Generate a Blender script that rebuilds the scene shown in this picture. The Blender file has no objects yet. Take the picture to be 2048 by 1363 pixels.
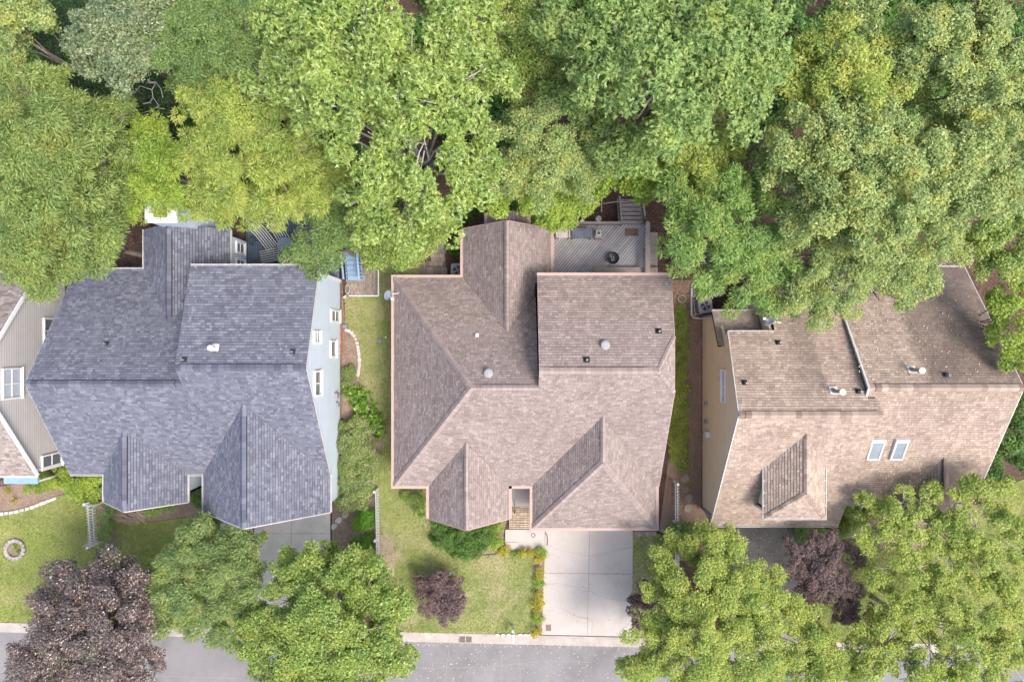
import bpy, math, random
import numpy as np
from mathutils import Vector, Matrix

# ------------------------------------------------------------------ camera, sky, sun, exposure
scene = bpy.context.scene
CAMZ = 40.0
FPX = 1365.33                      # 24 mm lens on a 36 mm wide frame, 2048 px
cam_data = bpy.data.cameras.new("camera")
cam_data.lens = 24.0
cam_data.sensor_width = 36.0
cam_data.clip_start = 0.5
cam_data.clip_end = 2000.0
cam = bpy.data.objects.new("camera", cam_data)
cam.location = (0, 0, CAMZ)
cam.rotation_euler = (0, 0, 0)
scene.collection.objects.link(cam)
scene.camera = cam

SUN_DIR = Vector((0.40, -0.26, 0.88)).normalized()
world = bpy.data.worlds.new("World")
scene.world = world
world.use_nodes = True
wn = world.node_tree
sky = wn.nodes.new("ShaderNodeTexSky")
sky.sky_type = 'NISHITA'
sky.sun_disc = False
sky.sun_elevation = math.asin(SUN_DIR.z)
sky.sun_rotation = math.atan2(SUN_DIR.x, SUN_DIR.y)
sky.air_density = 1.0
sky.dust_density = 5.0
sky.ozone_density = 0.6
wn.nodes["Background"].inputs["Strength"].default_value = 0.15
wn.links.new(sky.outputs[0], wn.nodes["Background"].inputs["Color"])

sl = bpy.data.lights.new("sun", 'SUN')
sl.energy = 1.2
sl.angle = math.radians(18)
sl.color = (1.0, 0.95, 0.89)
sun = bpy.data.objects.new("sun", sl)
sun.rotation_euler = SUN_DIR.to_track_quat('Z', 'Y').to_euler()
sun.location = (20, -14, 60)
scene.collection.objects.link(sun)

scene.view_settings.view_transform = 'Standard'
scene.view_settings.look = 'None'
scene.view_settings.gamma = 1.0
scene.view_settings.use_curve_mapping = False
scene.view_settings.exposure = 1.1

scene.cycles.max_bounces = 5
scene.cycles.diffuse_bounces = 3
scene.cycles.glossy_bounces = 2
scene.cycles.transmission_bounces = 3

rnd = random.Random(7)
rng = np.random.default_rng(7)
COL = scene.collection

# ------------------------------------------------------------------ measuring helpers
def W(u, v, z=0.0):
    """plan position of a point of known height seen at photo pixel (u, v)"""
    return Vector(((u - 1024.0) * (CAMZ - z) / FPX, (681.5 - v) * (CAMZ - z) / FPX, z))

class Plane:
    def __init__(s, p, q, r):
        s.p = Vector(p); s.n = (Vector(q) - s.p).cross(Vector(r) - s.p).normalized()
        if s.n.z < 0: s.n = -s.n
    def hit(s, u, v):
        c = Vector((0, 0, CAMZ)); d = Vector(((u - 1024.0) / FPX, (681.5 - v) / FPX, -1.0))
        t = (s.p - c).dot(s.n) / d.dot(s.n)
        return c + d * t
    def z(s, x, y):
        return s.p.z - (s.n.x * (x - s.p.x) + s.n.y * (y - s.p.y)) / s.n.z
    def at(s, x, y):
        return Vector((x, y, s.z(x, y)))

# ------------------------------------------------------------------ scene-graph helpers
def link(name, data, parent=None):
    """meshes are written in world coordinates; parents are only ever translated"""
    o = bpy.data.objects.new(name, data)
    COL.objects.link(o)
    if parent is not None:
        o.parent = parent
        o.matrix_parent_inverse = Matrix.Translation(-Vector(parent.location))
    return o
def tag(o, label, cat=None, group=None, kind=None):
    if label: o["label"] = label
    if cat: o["category"] = cat
    if group: o["group"] = group
    if kind: o["kind"] = kind
    return o
def empty(name, loc, label, cat, group=None):
    o = bpy.data.objects.new(name, None)
    o.location = loc
    o.empty_display_size = 0.2
    COL.objects.link(o)
    return tag(o, label, cat, group)

class MB:
    """collects faces for one mesh object"""
    def __init__(s): s.v = []; s.f = []
    def face(s, pts):
        n = len(s.v); s.v += [tuple(p) for p in pts]; s.f.append(tuple(range(n, n + len(pts)))); return s
    def raw(s, vs, fs):
        n = len(s.v); s.v += [tuple(p) for p in vs]; s.f += [tuple(i + n for i in f) for f in fs]; return s
    def obox(s, c, ax, ay, az):
        c, ax, ay, az = map(Vector, (c, ax, ay, az))
        vs = [c + i * ax + j * ay + k * az for k in (-1, 1) for j in (-1, 1) for i in (-1, 1)]
        return s.raw(vs, [(0, 2, 3, 1), (4, 5, 7, 6), (0, 1, 5, 4), (2, 6, 7, 3), (0, 4, 6, 2), (1, 3, 7, 5)])
    def box(s, c, size, rz=0.0):
        ca, sa = math.cos(rz), math.sin(rz)
        return s.obox(c, (ca * size[0] / 2, sa * size[0] / 2, 0), (-sa * size[1] / 2, ca * size[1] / 2, 0), (0, 0, size[2] / 2))
    def bar(s, p, q, w, h, up=(0, 0, 1)):
        p, q = Vector(p), Vector(q); d = (q - p); L = d.length; d.normalize()
        up = Vector(up); side = d.cross(up)
        if side.length < 1e-4: side = d.cross(Vector((1, 0, 0)))
        side.normalize(); upp = side.cross(d)
        return s.obox((p + q) / 2, d * L / 2, side * w / 2, upp * h / 2)
    def tube(s, pts, rad, n=8, cap=True):
        pts = [Vector(p) for p in pts]; base = len(s.v)
        for i, p in enumerate(pts):
            d = (pts[min(i + 1, len(pts) - 1)] - pts[max(i - 1, 0)]).normalized()
            a = d.orthogonal().normalized() if abs(d.z) < 0.9 else (Vector((1, 0, 0)) - d * d.x).normalized()
            b = d.cross(a)
            r = rad[i] if isinstance(rad, (list, tuple)) else rad
            for k in range(n):
                t = 2 * math.pi * k / n
                s.v.append(tuple(p + a * (r * math.cos(t)) + b * (r * math.sin(t))))
        for i in range(len(pts) - 1):
            for k in range(n):
                a0 = base + i * n + k; a1 = base + i * n + (k + 1) % n
                s.f.append((a0, a1, a1 + n, a0 + n))
        if cap:
            s.f.append(tuple(base + k for k in reversed(range(n))))
            s.f.append(tuple(base + (len(pts) - 1) * n + k for k in range(n)))
        return s
    def lathe(s, c, prof, n=20):
        c = Vector(c); base = len(s.v)
        for r, z in prof:
            for k in range(n):
                t = 2 * math.pi * k / n
                s.v.append((c.x + r * math.cos(t), c.y + r * math.sin(t), c.z + z))
        for i in range(len(prof) - 1):
            for k in range(n):
                a0 = base + i * n + k; a1 = base + i * n + (k + 1) % n
                s.f.append((a0, a1, a1 + n, a0 + n))
        s.f.append(tuple(base + k for k in reversed(range(n))))
        s.f.append(tuple(base + (len(prof) - 1) * n + k for k in range(n)))
        return s
    def prism(s, poly, z0, z1):
        n = len(poly)
        a = sum(poly[i][0] * poly[(i + 1) % n][1] - poly[(i + 1) % n][0] * poly[i][1] for i in range(n))
        if a < 0: poly = list(reversed(poly))
        vs = [(p[0], p[1], z0) for p in poly] + [(p[0], p[1], z1) for p in poly]
        fs = [tuple(reversed(range(n))), tuple(range(n, 2 * n))] + [(i, (i + 1) % n, (i + 1) % n + n, i + n) for i in range(n)]
        return s.raw(vs, fs)
    def slab(s, pts, th):
        """planar polygon thickened against its normal"""
        pts = [Vector(p) for p in pts]; n = len(pts)
        nn = Vector((0, 0, 0))
        for i in range(n): nn += pts[i].cross(pts[(i + 1) % n])
        nn.normalize()
        vs = pts + [p - nn * th for p in pts]
        fs = [tuple(range(n)), tuple(reversed(range(n, 2 * n)))] + [(i, i + n, (i + 1) % n + n, (i + 1) % n) for i in range(n)]
        return s.raw(vs, fs)
    def mesh(s, name, m, smooth=False):
        me = bpy.data.meshes.new(name)
        me.from_pydata(s.v, [], s.f)
        if m is not None: me.materials.append(m)
        if smooth: me.polygons.foreach_set("use_smooth", [True] * len(me.polygons))
        me.update()
        return me
    def build(s, name, m, parent=None, smooth=False):
        return link(name, s.mesh(name, m, smooth), parent)

def np_tris(name, verts, m):
    """mesh from (N,k,3) fans of triangles: k=3 or 4 (two triangles sharing the 0-2 edge)"""
    n, k, _ = verts.shape
    me = bpy.data.meshes.new(name)
    me.vertices.add(n * k)
    me.vertices.foreach_set("co", verts.astype(np.float32).ravel())
    base = (np.arange(n) * k)[:, None]
    idx = (base + (np.array([[0, 1, 2, 0, 2, 3]]) if k == 4 else np.array([[0, 1, 2]]))).ravel().astype(np.int32)
    nt = len(idx) // 3
    me.loops.add(len(idx))
    me.loops.foreach_set("vertex_index", idx)
    me.polygons.add(nt)
    me.polygons.foreach_set("loop_start", (np.arange(nt) * 3).astype(np.int32))
    me.polygons.foreach_set("loop_total", np.full(nt, 3, np.int32))
    me.materials.append(m)
    me.update(calc_edges=True)
    return me

# ------------------------------------------------------------------ materials
def _nodes(name):
    m = bpy.data.materials.new(name); m.use_nodes = True
    nt = m.node_tree; b = nt.nodes["Principled BSDF"]
    return m, nt, b
def rand_socket(nt):
    oi = nt.nodes.new("ShaderNodeObjectInfo"); ge = nt.nodes.new("ShaderNodeNewGeometry")
    a = nt.nodes.new("ShaderNodeMath"); a.operation = 'ADD'
    nt.links.new(oi.outputs["Random"], a.inputs[0]); nt.links.new(ge.outputs["Random Per Island"], a.inputs[1])
    f = nt.nodes.new("ShaderNodeMath"); f.operation = 'FRACT'
    nt.links.new(a.outputs[0], f.inputs[0])
    return f.outputs[0], ge
def noise(nt, ge, scale, detail=4, rough=0.6, stretch=None):
    n = nt.nodes.new("ShaderNodeTexNoise"); n.inputs["Scale"].default_value = scale
    n.inputs["Detail"].default_value = detail; n.inputs["Roughness"].default_value = rough
    src = ge.outputs["Position"]
    if stretch:
        mp = nt.nodes.new("ShaderNodeMapping"); mp.inputs["Scale"].default_value = stretch
        nt.links.new(src, mp.inputs["Vector"]); src = mp.outputs[0]
    nt.links.new(src, n.inputs["Vector"])
    return n.outputs["Fac"]
def ramp(nt, fac, stops, interp='LINEAR'):
    r = nt.nodes.new("ShaderNodeValToRGB"); r.color_ramp.interpolation = interp
    e = r.color_ramp.elements
    while len(e) < len(stops): e.new(0.5)
    for i, (p, c) in enumerate(stops):
        e[i].position = p; e[i].color = (c[0], c[1], c[2], 1)
    nt.links.new(fac, r.inputs["Fac"])
    return r.outputs["Color"]
def mixc(nt, a, b, fac, mode='MIX'):
    n = nt.nodes.new("ShaderNodeMix"); n.data_type = 'RGBA'; n.blend_type = mode; n.clamp_result = False
    for sock, val in ((n.inputs[0], fac), (n.inputs[6], a), (n.inputs[7], b)):
        if hasattr(val, "links"): nt.links.new(val, sock)
        elif isinstance(val, (int, float)): sock.default_value = val
        else: sock.default_value = (val[0], val[1], val[2], 1)
    return n.outputs[2]
def g(x): return (x, x, x)

def pmat(name, c1, c2=None, scale=3.0, rough=0.8, rand=0.0, fine=0.0, finescale=60.0, bump=0.0, metal=0.0, spec=0.3, stain=None, stain_amt=0.0, stretch=None):
    m, nt, b = _nodes(name)
    rs, ge = rand_socket(nt)
    col = None
    if c2 is not None:
        f = noise(nt, ge, scale, 5, 0.65, stretch)
        col = ramp(nt, f, [(0.32, c1), (0.68, c2)])
    else:
        rgb = nt.nodes.new("ShaderNodeRGB"); rgb.outputs[0].default_value = (*c1, 1); col = rgb.outputs[0]
    if rand > 0:
        col = mixc(nt, col, ramp(nt, rs, [(0, g(1 - rand)), (1, g(1 + rand))]), 1.0, 'MULTIPLY')
    if fine > 0:
        f2 = noise(nt, ge, finescale, 3, 0.7)
        col = mixc(nt, col, ramp(nt, f2, [(0.3, g(1 - fine)), (0.7, g(1 + fine))]), 1.0, 'MULTIPLY')
    if stain is not None:
        f3 = noise(nt, ge, 0.45, 6, 0.68)
        fac = ramp(nt, f3, [(0.48, g(0)), (0.72, g(stain_amt))])
        col = mixc(nt, col, stain, fac)
    nt.links.new(col, b.inputs["Base Color"])
    b.inputs["Roughness"].default_value = rough
    b.inputs["Metallic"].default_value = metal
    b.inputs["Specular IOR Level"].default_value = spec
    if bump > 0:
        bp = nt.nodes.new("ShaderNodeBump"); bp.inputs["Strength"].default_value = bump; bp.inputs["Distance"].default_value = 0.05
        nt.links.new(noise(nt, ge, finescale, 4, 0.7), bp.inputs["Height"]); nt.links.new(bp.outputs[0], b.inputs["Normal"])
    return m

def shingle_mat(name, dark, mid, light, stain=None, stain_amt=0.0, algae=False):
    m, nt, b = _nodes(name)
    rs, ge = rand_socket(nt)
    col = ramp(nt, rs, [(0.0, dark), (0.4, mid), (0.65, mid), (1.0, light)])
    gr = noise(nt, ge, 55.0, 3, 0.8)
    col = mixc(nt, col, ramp(nt, gr, [(0.25, g(0.72)), (0.75, g(1.28))]), 1.0, 'MULTIPLY')
    if stain is not None:
        f3 = noise(nt, ge, 0.55, 6, 0.7, (1.0, 0.45, 1.0))
        fac = ramp(nt, f3, [(0.46, g(0)), (0.74, g(stain_amt))])
        if algae:
            # dark algae on the far back slope, washed clean in streaks running down from the two metal flues
            def mth(op, a, bb=None, c=None):
                n = nt.nodes.new("ShaderNodeMath"); n.operation = op; n.use_clamp = False
                for i, v in enumerate((a, bb, c)):
                    if v is None: continue
                    if hasattr(v, "links"): nt.links.new(v, n.inputs[i])
                    else: n.inputs[i].default_value = v
                return n.outputs[0]
            def sstep(v, lo, hi):
                n = nt.nodes.new("ShaderNodeMapRange"); n.interpolation_type = 'SMOOTHSTEP'
                nt.links.new(v, n.inputs[0]); n.inputs[1].default_value = lo; n.inputs[2].default_value = hi
                return n.outputs[0]
            sp = nt.nodes.new("ShaderNodeSeparateXYZ"); nt.links.new(ge.outputs["Position"], sp.inputs[0])
            wob = mth('MULTIPLY', mth('SUBTRACT', noise(nt, ge, 0.9, 4, 0.6), 0.5), 1.6)
            x = mth('ADD', sp.outputs[0], wob); y = mth('ADD', sp.outputs[1], mth('MULTIPLY', wob, 0.5))
            back = sstep(y, -2.6, -1.6)
            patch = mth('MULTIPLY', mth('MULTIPLY', sstep(x, 19.9, 20.6), back), 0.62)
            patch2 = mth('MULTIPLY', mth('MULTIPLY', mth('MULTIPLY', sstep(x, 13.7, 14.6), mth('SUBTRACT', 1.0, sstep(x, 15.2, 15.7))), back), 0.4)
            low = mth('MULTIPLY', mth('MULTIPLY', sstep(x, 18.6, 20.5), mth('SUBTRACT', 1.0, sstep(y, -7.6, -5.6))), 0.5)
            tot = mth('ADD', mth('ADD', patch, patch2), low)
            f0 = nt.nodes.new("ShaderNodeRGBToBW"); nt.links.new(fac, f0.inputs[0])
            tot = mth('MINIMUM', mth('ADD', mth('MULTIPLY', f0.outputs[0], 0.8), tot), 0.85)
            for (x0, y0) in ((15.8, -2.45), (19.75, -1.43)):
                dx = mth('ABSOLUTE', mth('SUBTRACT', mth('ADD', sp.outputs[0], mth('MULTIPLY', wob, 0.25)), x0))
                clean = mth('MULTIPLY', mth('SUBTRACT', 1.0, sstep(dx, 0.12, 0.42)), sstep(sp.outputs[1], y0 - 0.1, y0 + 0.2))
                tot = mth('MULTIPLY', tot, mth('SUBTRACT', 1.0, mth('MULTIPLY', clean, 0.9)))
            fac = tot
        col = mixc(nt, col, stain, fac)
    nt.links.new(col, b.inputs["Base Color"])
    b.inputs["Roughness"].default_value = 0.92
    b.inputs["Specular IOR Level"].default_value = 0.15
    return m

def leaf_mat(name, cols, tip=None, tip_amt=0.0, tip_scale=0.9, transl=0.35, rough=0.5, spec=0.3, interp='LINEAR', stops=None):
    """cols: dark .. light leaf colours picked leaf by leaf; tip: colour of yellowing sprays"""
    m, nt, b = _nodes(name)
    rs, ge = rand_socket(nt)
    k = len(cols)
    col = ramp(nt, rs, [(stops[i] if stops else i / (k - 1), c) for i, c in enumerate(cols)], interp)
    f = noise(nt, ge, 0.8, 3, 0.6)
    col = mixc(nt, col, ramp(nt, f, [(0.3, (0.74, 0.80, 0.82)), (0.7, (1.22, 1.15, 1.1))]), 1.0, 'MULTIPLY')
    if tip is not None:
        ft = noise(nt, ge, tip_scale, 5, 0.7)
        col = mixc(nt, col, tip, ramp(nt, ft, [(0.5, g(0)), (0.66, g(tip_amt))]))
    nt.links.new(col, b.inputs["Base Color"])
    b.inputs["Roughness"].default_value = rough
    b.inputs["Specular IOR Level"].default_value = spec
    tr = nt.nodes.new("ShaderNodeBsdfTranslucent")
    nt.links.new(mixc(nt, col, (1.15, 1.2, 0.6), 1.0, 'MULTIPLY'), tr.inputs["Color"])
    mx = nt.nodes.new("ShaderNodeMixShader"); mx.inputs[0].default_value = transl
    out = nt.nodes["Material Output"]
    nt.links.new(b.outputs[0], mx.inputs[1]); nt.links.new(tr.outputs[0], mx.inputs[2]); nt.links.new(mx.outputs[0], out.inputs["Surface"])
    return m

M = {}
M['mauve'] = shingle_mat('mauve_shingles', (0.222, 0.179, 0.168), (0.278, 0.230, 0.217), (0.338, 0.284, 0.268), (0.15, 0.122, 0.118), 0.42)
M['slate'] = shingle_mat('slate_blue_shingles', (0.105, 0.110, 0.147), (0.147, 0.157, 0.199), (0.205, 0.220, 0.268), (0.094, 0.097, 0.126), 0.35)
M['tan'] = shingle_mat('tan_shingles', (0.285, 0.220, 0.180), (0.358, 0.285, 0.235), (0.435, 0.355, 0.297), (0.140, 0.109, 0.096), 0.62, algae=True)
M['greybrown'] = shingle_mat('grey_brown_shingles', (0.19, 0.155, 0.14), (0.29, 0.25, 0.235), (0.38, 0.34, 0.32))
M['mauve_cap'] = shingle_mat('mauve_caps_sunlit', (0.29, 0.235, 0.222), (0.335, 0.272, 0.258), (0.38, 0.315, 0.30))  # lighter than the tabs: sunlit look of the folds put into the colour
M['slate_cap'] = shingle_mat('slate_caps', (0.092, 0.097, 0.138), (0.124, 0.132, 0.178), (0.180, 0.191, 0.244))
M['tan_cap'] = shingle_mat('tan_caps', (0.23, 0.17, 0.14), (0.34, 0.265, 0.22), (0.43, 0.35, 0.295))
M['greybrown_cap'] = M['greybrown']
M['felt'] = pmat('roof_felt', (0.045, 0.036, 0.036), (0.06, 0.05, 0.05), 4, 0.95)  # very dark, so the course gaps pass for shadow lines
M['felt_blue'] = pmat('roof_felt_blue', (0.028, 0.029, 0.042), (0.04, 0.042, 0.058), 4, 0.95)  # same dark backing for the painted shadow lines of the blue roof
M['pink'] = pmat('pink_painted_gutter', (0.414, 0.294, 0.262), (0.451, 0.327, 0.290), 1.5, 0.6, fine=0.05)
M['pinkwall'] = pmat('pink_beige_wall', (0.38, 0.28, 0.24), (0.42, 0.31, 0.27), 2, 0.8)
M['white'] = pmat('white_paint', (0.74, 0.74, 0.74), (0.80, 0.80, 0.80), 3, 0.5)
M['trim'] = pmat('weathered_white_trim', (0.50, 0.49, 0.48), (0.58, 0.57, 0.56), 3, 0.6)
M['sheathing_shade'] = pmat('siding_groove_shade', (0.289, 0.272, 0.264), (0.340, 0.323, 0.315), 3, 0.9)  # wall base in a shadow colour; paints the shade lines between boards
M['sheathing_shade_blue'] = pmat('blue_siding_groove_shade', (0.34, 0.41, 0.48), (0.37, 0.44, 0.51), 3, 0.9)  # duller blue painting the shade under each lap
M['sheathing_shade_tan'] = pmat('tan_siding_groove_shade', (0.650, 0.533, 0.364), (0.702, 0.572, 0.390), 3, 0.9)  # slightly darker tan painting the shade under each lap
M['whitemetal'] = pmat('white_metal', (0.62, 0.62, 0.62), (0.74, 0.74, 0.74), 4, 0.4)
M['gutterin'] = pmat('gutter_trough', (0.30, 0.27, 0.25), (0.42, 0.40, 0.38), 6, 0.7)
M['paleblue'] = pmat('pale_blue_siding', (0.50, 0.585, 0.67), (0.545, 0.63, 0.715), 1.2, 0.6, rand=0.03)
M['greysiding'] = pmat('warm_grey_siding', (0.507, 0.484, 0.472), (0.555, 0.531, 0.519), 1.2, 0.6, rand=0.04)
M['tansiding'] = pmat('tan_siding', (0.73, 0.61, 0.42), (0.76, 0.645, 0.45), 1.0, 0.6, rand=0.025)
M['glass'] = pmat('window_glass', (0.10, 0.12, 0.14), (0.16, 0.18, 0.20), 1.5, 0.12, spec=0.6)
M['blind'] = pmat('window_with_blind', (0.42, 0.46, 0.52), (0.48, 0.52, 0.58), 2.0, 0.25, spec=0.5)
M['skyglass'] = pmat('skylight_glass', (0.17, 0.21, 0.24), (0.25, 0.29, 0.32), 1.2, 0.15, spec=0.6)
M['ventgrey'] = pmat('vent_grey_paint', (0.25, 0.26, 0.285), (0.30, 0.31, 0.335), 5, 0.5)
M['brick'] = pmat('red_brick', (0.33, 0.15, 0.095), (0.40, 0.20, 0.13), 6, 0.9, rand=0.2)
M['stepbrick'] = pmat('tan_brick', (0.33, 0.26, 0.19), (0.43, 0.35, 0.27), 6, 0.9, rand=0.2)
M['mortar'] = pmat('mortar', (0.22, 0.18, 0.15), (0.28, 0.24, 0.2), 10, 0.95)
M['concrete'] = pmat('pale_concrete', (0.418, 0.384, 0.359), (0.484, 0.449, 0.423), 0.9, 0.9, fine=0.09, finescale=25, stain=(0.301, 0.268, 0.240), stain_amt=0.6)
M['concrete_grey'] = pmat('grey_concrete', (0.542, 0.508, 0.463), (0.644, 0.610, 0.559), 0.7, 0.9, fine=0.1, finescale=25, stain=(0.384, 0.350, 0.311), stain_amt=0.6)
M['concrete_dark'] = pmat('dark_concrete', (0.17, 0.155, 0.14), (0.28, 0.26, 0.24), 0.5, 0.92, fine=0.12, finescale=25, stain=(0.10, 0.09, 0.08), stain_amt=0.7)  # darker, blotchier concrete than the other drives
M['joint'] = pmat('joint_dirt', (0.150, 0.128, 0.105), (0.225, 0.195, 0.165), 8, 0.95)
M['crack'] = pmat('crack_dirt', (0.24, 0.21, 0.19), (0.34, 0.30, 0.275), 8, 0.95)
M['asphalt'] = pmat('weathered_asphalt', (0.18, 0.176, 0.185), (0.235, 0.23, 0.238), 0.3, 0.9, fine=0.2, finescale=38, bump=0.3, stain=(0.13, 0.122, 0.13), stain_amt=0.75)
M['kerb'] = pmat('kerb_concrete', (0.33, 0.30, 0.275), (0.43, 0.395, 0.365), 1.6, 0.9, fine=0.1, finescale=30, stain=(0.25, 0.22, 0.20), stain_amt=0.6)
M['ground'] = pmat('leaf_litter_soil', (0.06, 0.040, 0.030), (0.115, 0.072, 0.054), 2.2, 0.95, fine=0.35, finescale=22, bump=0.6)
M['mulch'] = pmat('pale_mulch_soil', (0.20, 0.145, 0.11), (0.29, 0.22, 0.175), 2.0, 0.95, fine=0.25, finescale=25, bump=0.6)
M['clay'] = pmat('red_clay_soil', (0.30, 0.195, 0.14), (0.235, 0.165, 0.125), 1.1, 0.95, fine=0.25, finescale=20, bump=0.4)
M['lawn'] = pmat('lawn_turf', (0.17, 0.22, 0.065), (0.29, 0.30, 0.125), 0.5, 0.95, fine=0.25, finescale=14, bump=0.5, stain=(0.42, 0.35, 0.235), stain_amt=0.9)
M['lawn_lush'] = pmat('lush_lawn_turf', (0.165, 0.215, 0.055), (0.275, 0.31, 0.09), 0.55, 0.95, fine=0.25, finescale=14, bump=0.5, stain=(0.38, 0.33, 0.19), stain_amt=0.7)
M['blade'] = leaf_mat('grass_blades', [(0.13, 0.195, 0.045), (0.21, 0.285, 0.07), (0.30, 0.34, 0.11), (0.43, 0.39, 0.20)], (0.38, 0.31, 0.19), 0.75, 0.42, 0.2, 0.7, 0.1)
M['chip'] = pmat('bark_chips', (0.12, 0.065, 0.045), (0.20, 0.115, 0.08), 2, 0.95, rand=0.6)
M['chip_pale'] = pmat('pale_bark_chips', (0.25, 0.185, 0.145), (0.34, 0.265, 0.215), 2, 0.95, rand=0.5)
M['bare'] = pmat('bare_pale_soil', (0.36, 0.285, 0.215), (0.43, 0.345, 0.265), 1.5, 0.95, fine=0.2, finescale=20, bump=0.4)
M['petal'] = pmat('fallen_leaf_bits', (0.55, 0.47, 0.36), (0.44, 0.36, 0.2), 2, 0.9, rand=0.4)
M['deck'] = pmat('weathered_grey_deck', (0.378, 0.363, 0.375), (0.484, 0.470, 0.481), 2.5, 0.85, rand=0.14, fine=0.1, stretch=(1, 1, 1))
M['deck_rail'] = pmat('weathered_rail_wood', (0.26, 0.225, 0.205), (0.34, 0.295, 0.27), 3, 0.85, rand=0.1, fine=0.1)
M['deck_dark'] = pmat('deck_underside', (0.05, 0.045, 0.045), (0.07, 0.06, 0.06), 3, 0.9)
M['bluedeck'] = pmat('slate_blue_deck_paint', (0.065, 0.095, 0.135), (0.09, 0.125, 0.175), 2, 0.7, rand=0.12)
M['bluerail'] = pmat('blue_rail_paint', (0.21, 0.33, 0.47), (0.26, 0.385, 0.53), 2, 0.6, rand=0.06)
M['paver'] = pmat('grey_brown_paver', (0.23, 0.19, 0.16), (0.31, 0.26, 0.22), 4, 0.9, rand=0.22, fine=0.1)
M['stone'] = pmat('pale_edging_stone', (0.42, 0.385, 0.36), (0.55, 0.52, 0.49), 3, 0.9, rand=0.15, fine=0.1)
M['sandstone'] = pmat('stepping_stone', (0.26, 0.22, 0.17), (0.36, 0.31, 0.25), 2.5, 0.9, rand=0.12, fine=0.12)
M['black'] = pmat('black_metal', (0.018, 0.018, 0.022), (0.03, 0.03, 0.034), 5, 0.4, spec=0.5)
M['blackplastic'] = pmat('black_rubber', (0.02, 0.02, 0.02), (0.035, 0.035, 0.035), 5, 0.6)
M['greymetal'] = pmat('grey_metal', (0.26, 0.265, 0.28), (0.34, 0.345, 0.36), 3, 0.45, metal=0.3)
M['dishgrey'] = pmat('grey_dish_paint', (0.16, 0.20, 0.27), (0.20, 0.24, 0.31), 3, 0.5)
M['dishpaint'] = pmat('pale_dish_paint', (0.36, 0.38, 0.42), (0.42, 0.44, 0.48), 3, 0.5)
M['ringstone'] = pmat('grey_ring_stone', (0.29, 0.27, 0.255), (0.38, 0.36, 0.34), 3, 0.9, rand=0.15)
M['acgrey'] = pmat('condenser_grey', (0.34, 0.335, 0.36), (0.40, 0.395, 0.42), 3, 0.5)
M['acblack'] = pmat('condenser_fins', (0.06, 0.06, 0.065), (0.10, 0.10, 0.105), 8, 0.6)
M['beige'] = pmat('beige_cushion', (0.52, 0.47, 0.43), (0.60, 0.55, 0.51), 5, 0.9)
M['slatefabric'] = pmat('slate_blue_fabric', (0.12, 0.135, 0.175), (0.20, 0.215, 0.265), 3, 0.8)
M['rust'] = pmat('rusty_cap', (0.22, 0.085, 0.055), (0.30, 0.13, 0.09), 6, 0.8)
M['mat'] = pmat('brown_doormat', (0.17, 0.105, 0.075), (0.24, 0.155, 0.11), 6, 0.95)
M['bark'] = pmat('grey_bark', (0.16, 0.125, 0.10), (0.30, 0.255, 0.225), 6, 0.95, fine=0.2, finescale=20)
M['palebark'] = pmat('pale_grey_bark', (0.34, 0.31, 0.29), (0.46, 0.43, 0.41), 6, 0.95)
M['twig'] = pmat('dry_twigs', (0.32, 0.25, 0.175), (0.44, 0.36, 0.27), 6, 0.95, rand=0.3)
M['yellowhose'] = pmat('pale_hose', (0.55, 0.52, 0.36), (0.60, 0.57, 0.42), 6, 0.5)
M['grate'] = pmat('cast_iron', (0.075, 0.065, 0.06), (0.12, 0.10, 0.09), 6, 0.7)
M['rusty'] = pmat('rust_brown_plate', (0.22, 0.15, 0.12), (0.30, 0.22, 0.18), 6, 0.8)
# foliage
M['l_light'] = leaf_mat('pale_green_leaves', [(0.150, 0.258, 0.048), (0.242, 0.370, 0.080), (0.335, 0.459, 0.112), (0.554, 0.616, 0.287)], (0.381, 0.470, 0.106), 0.5, rough=0.4, spec=0.5)
M['l_mid'] = leaf_mat('mid_green_leaves', [(0.082, 0.155, 0.049), (0.148, 0.247, 0.076), (0.218, 0.322, 0.107), (0.316, 0.408, 0.165)], (0.295, 0.380, 0.101), 0.5)
M['l_greygreen'] = leaf_mat('grey_green_leaves', [(0.086, 0.144, 0.069), (0.161, 0.230, 0.109), (0.247, 0.316, 0.161), (0.437, 0.471, 0.287)], rough=0.4, spec=0.5)
M['l_yellow'] = leaf_mat('yellow_green_leaves', [(0.160, 0.244, 0.039), (0.271, 0.371, 0.072), (0.372, 0.466, 0.111), (0.490, 0.532, 0.195)], (0.468, 0.476, 0.117), 0.75)
M['l_lime'] = leaf_mat('lime_green_leaves', [(0.134, 0.241, 0.028), (0.224, 0.353, 0.050), (0.325, 0.448, 0.078), (0.426, 0.515, 0.134)], (0.448, 0.493, 0.078), 0.5)
M['l_bluegreen'] = leaf_mat('blue_green_leaves', [(0.132, 0.242, 0.069), (0.215, 0.342, 0.105), (0.309, 0.443, 0.153), (0.441, 0.530, 0.223)], (0.416, 0.495, 0.127), 0.6)
M['l_olive'] = leaf_mat('olive_oak_leaves', [(0.132, 0.211, 0.071), (0.230, 0.327, 0.113), (0.344, 0.445, 0.167), (0.494, 0.556, 0.250)], (0.482, 0.492, 0.130), 0.85, 1.1)
M['l_cedar'] = leaf_mat('cedar_needles', [(0.080, 0.146, 0.034), (0.156, 0.239, 0.059), (0.236, 0.327, 0.093), (0.331, 0.400, 0.136)], (0.284, 0.312, 0.078), 0.5, 0.5, 0.2)
M['l_cypress'] = leaf_mat('cypress_sprays', [(0.081, 0.184, 0.039), (0.151, 0.279, 0.066), (0.234, 0.374, 0.101), (0.336, 0.446, 0.134)], (0.326, 0.379, 0.089), 0.7, 0.6, 0.25)
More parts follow.
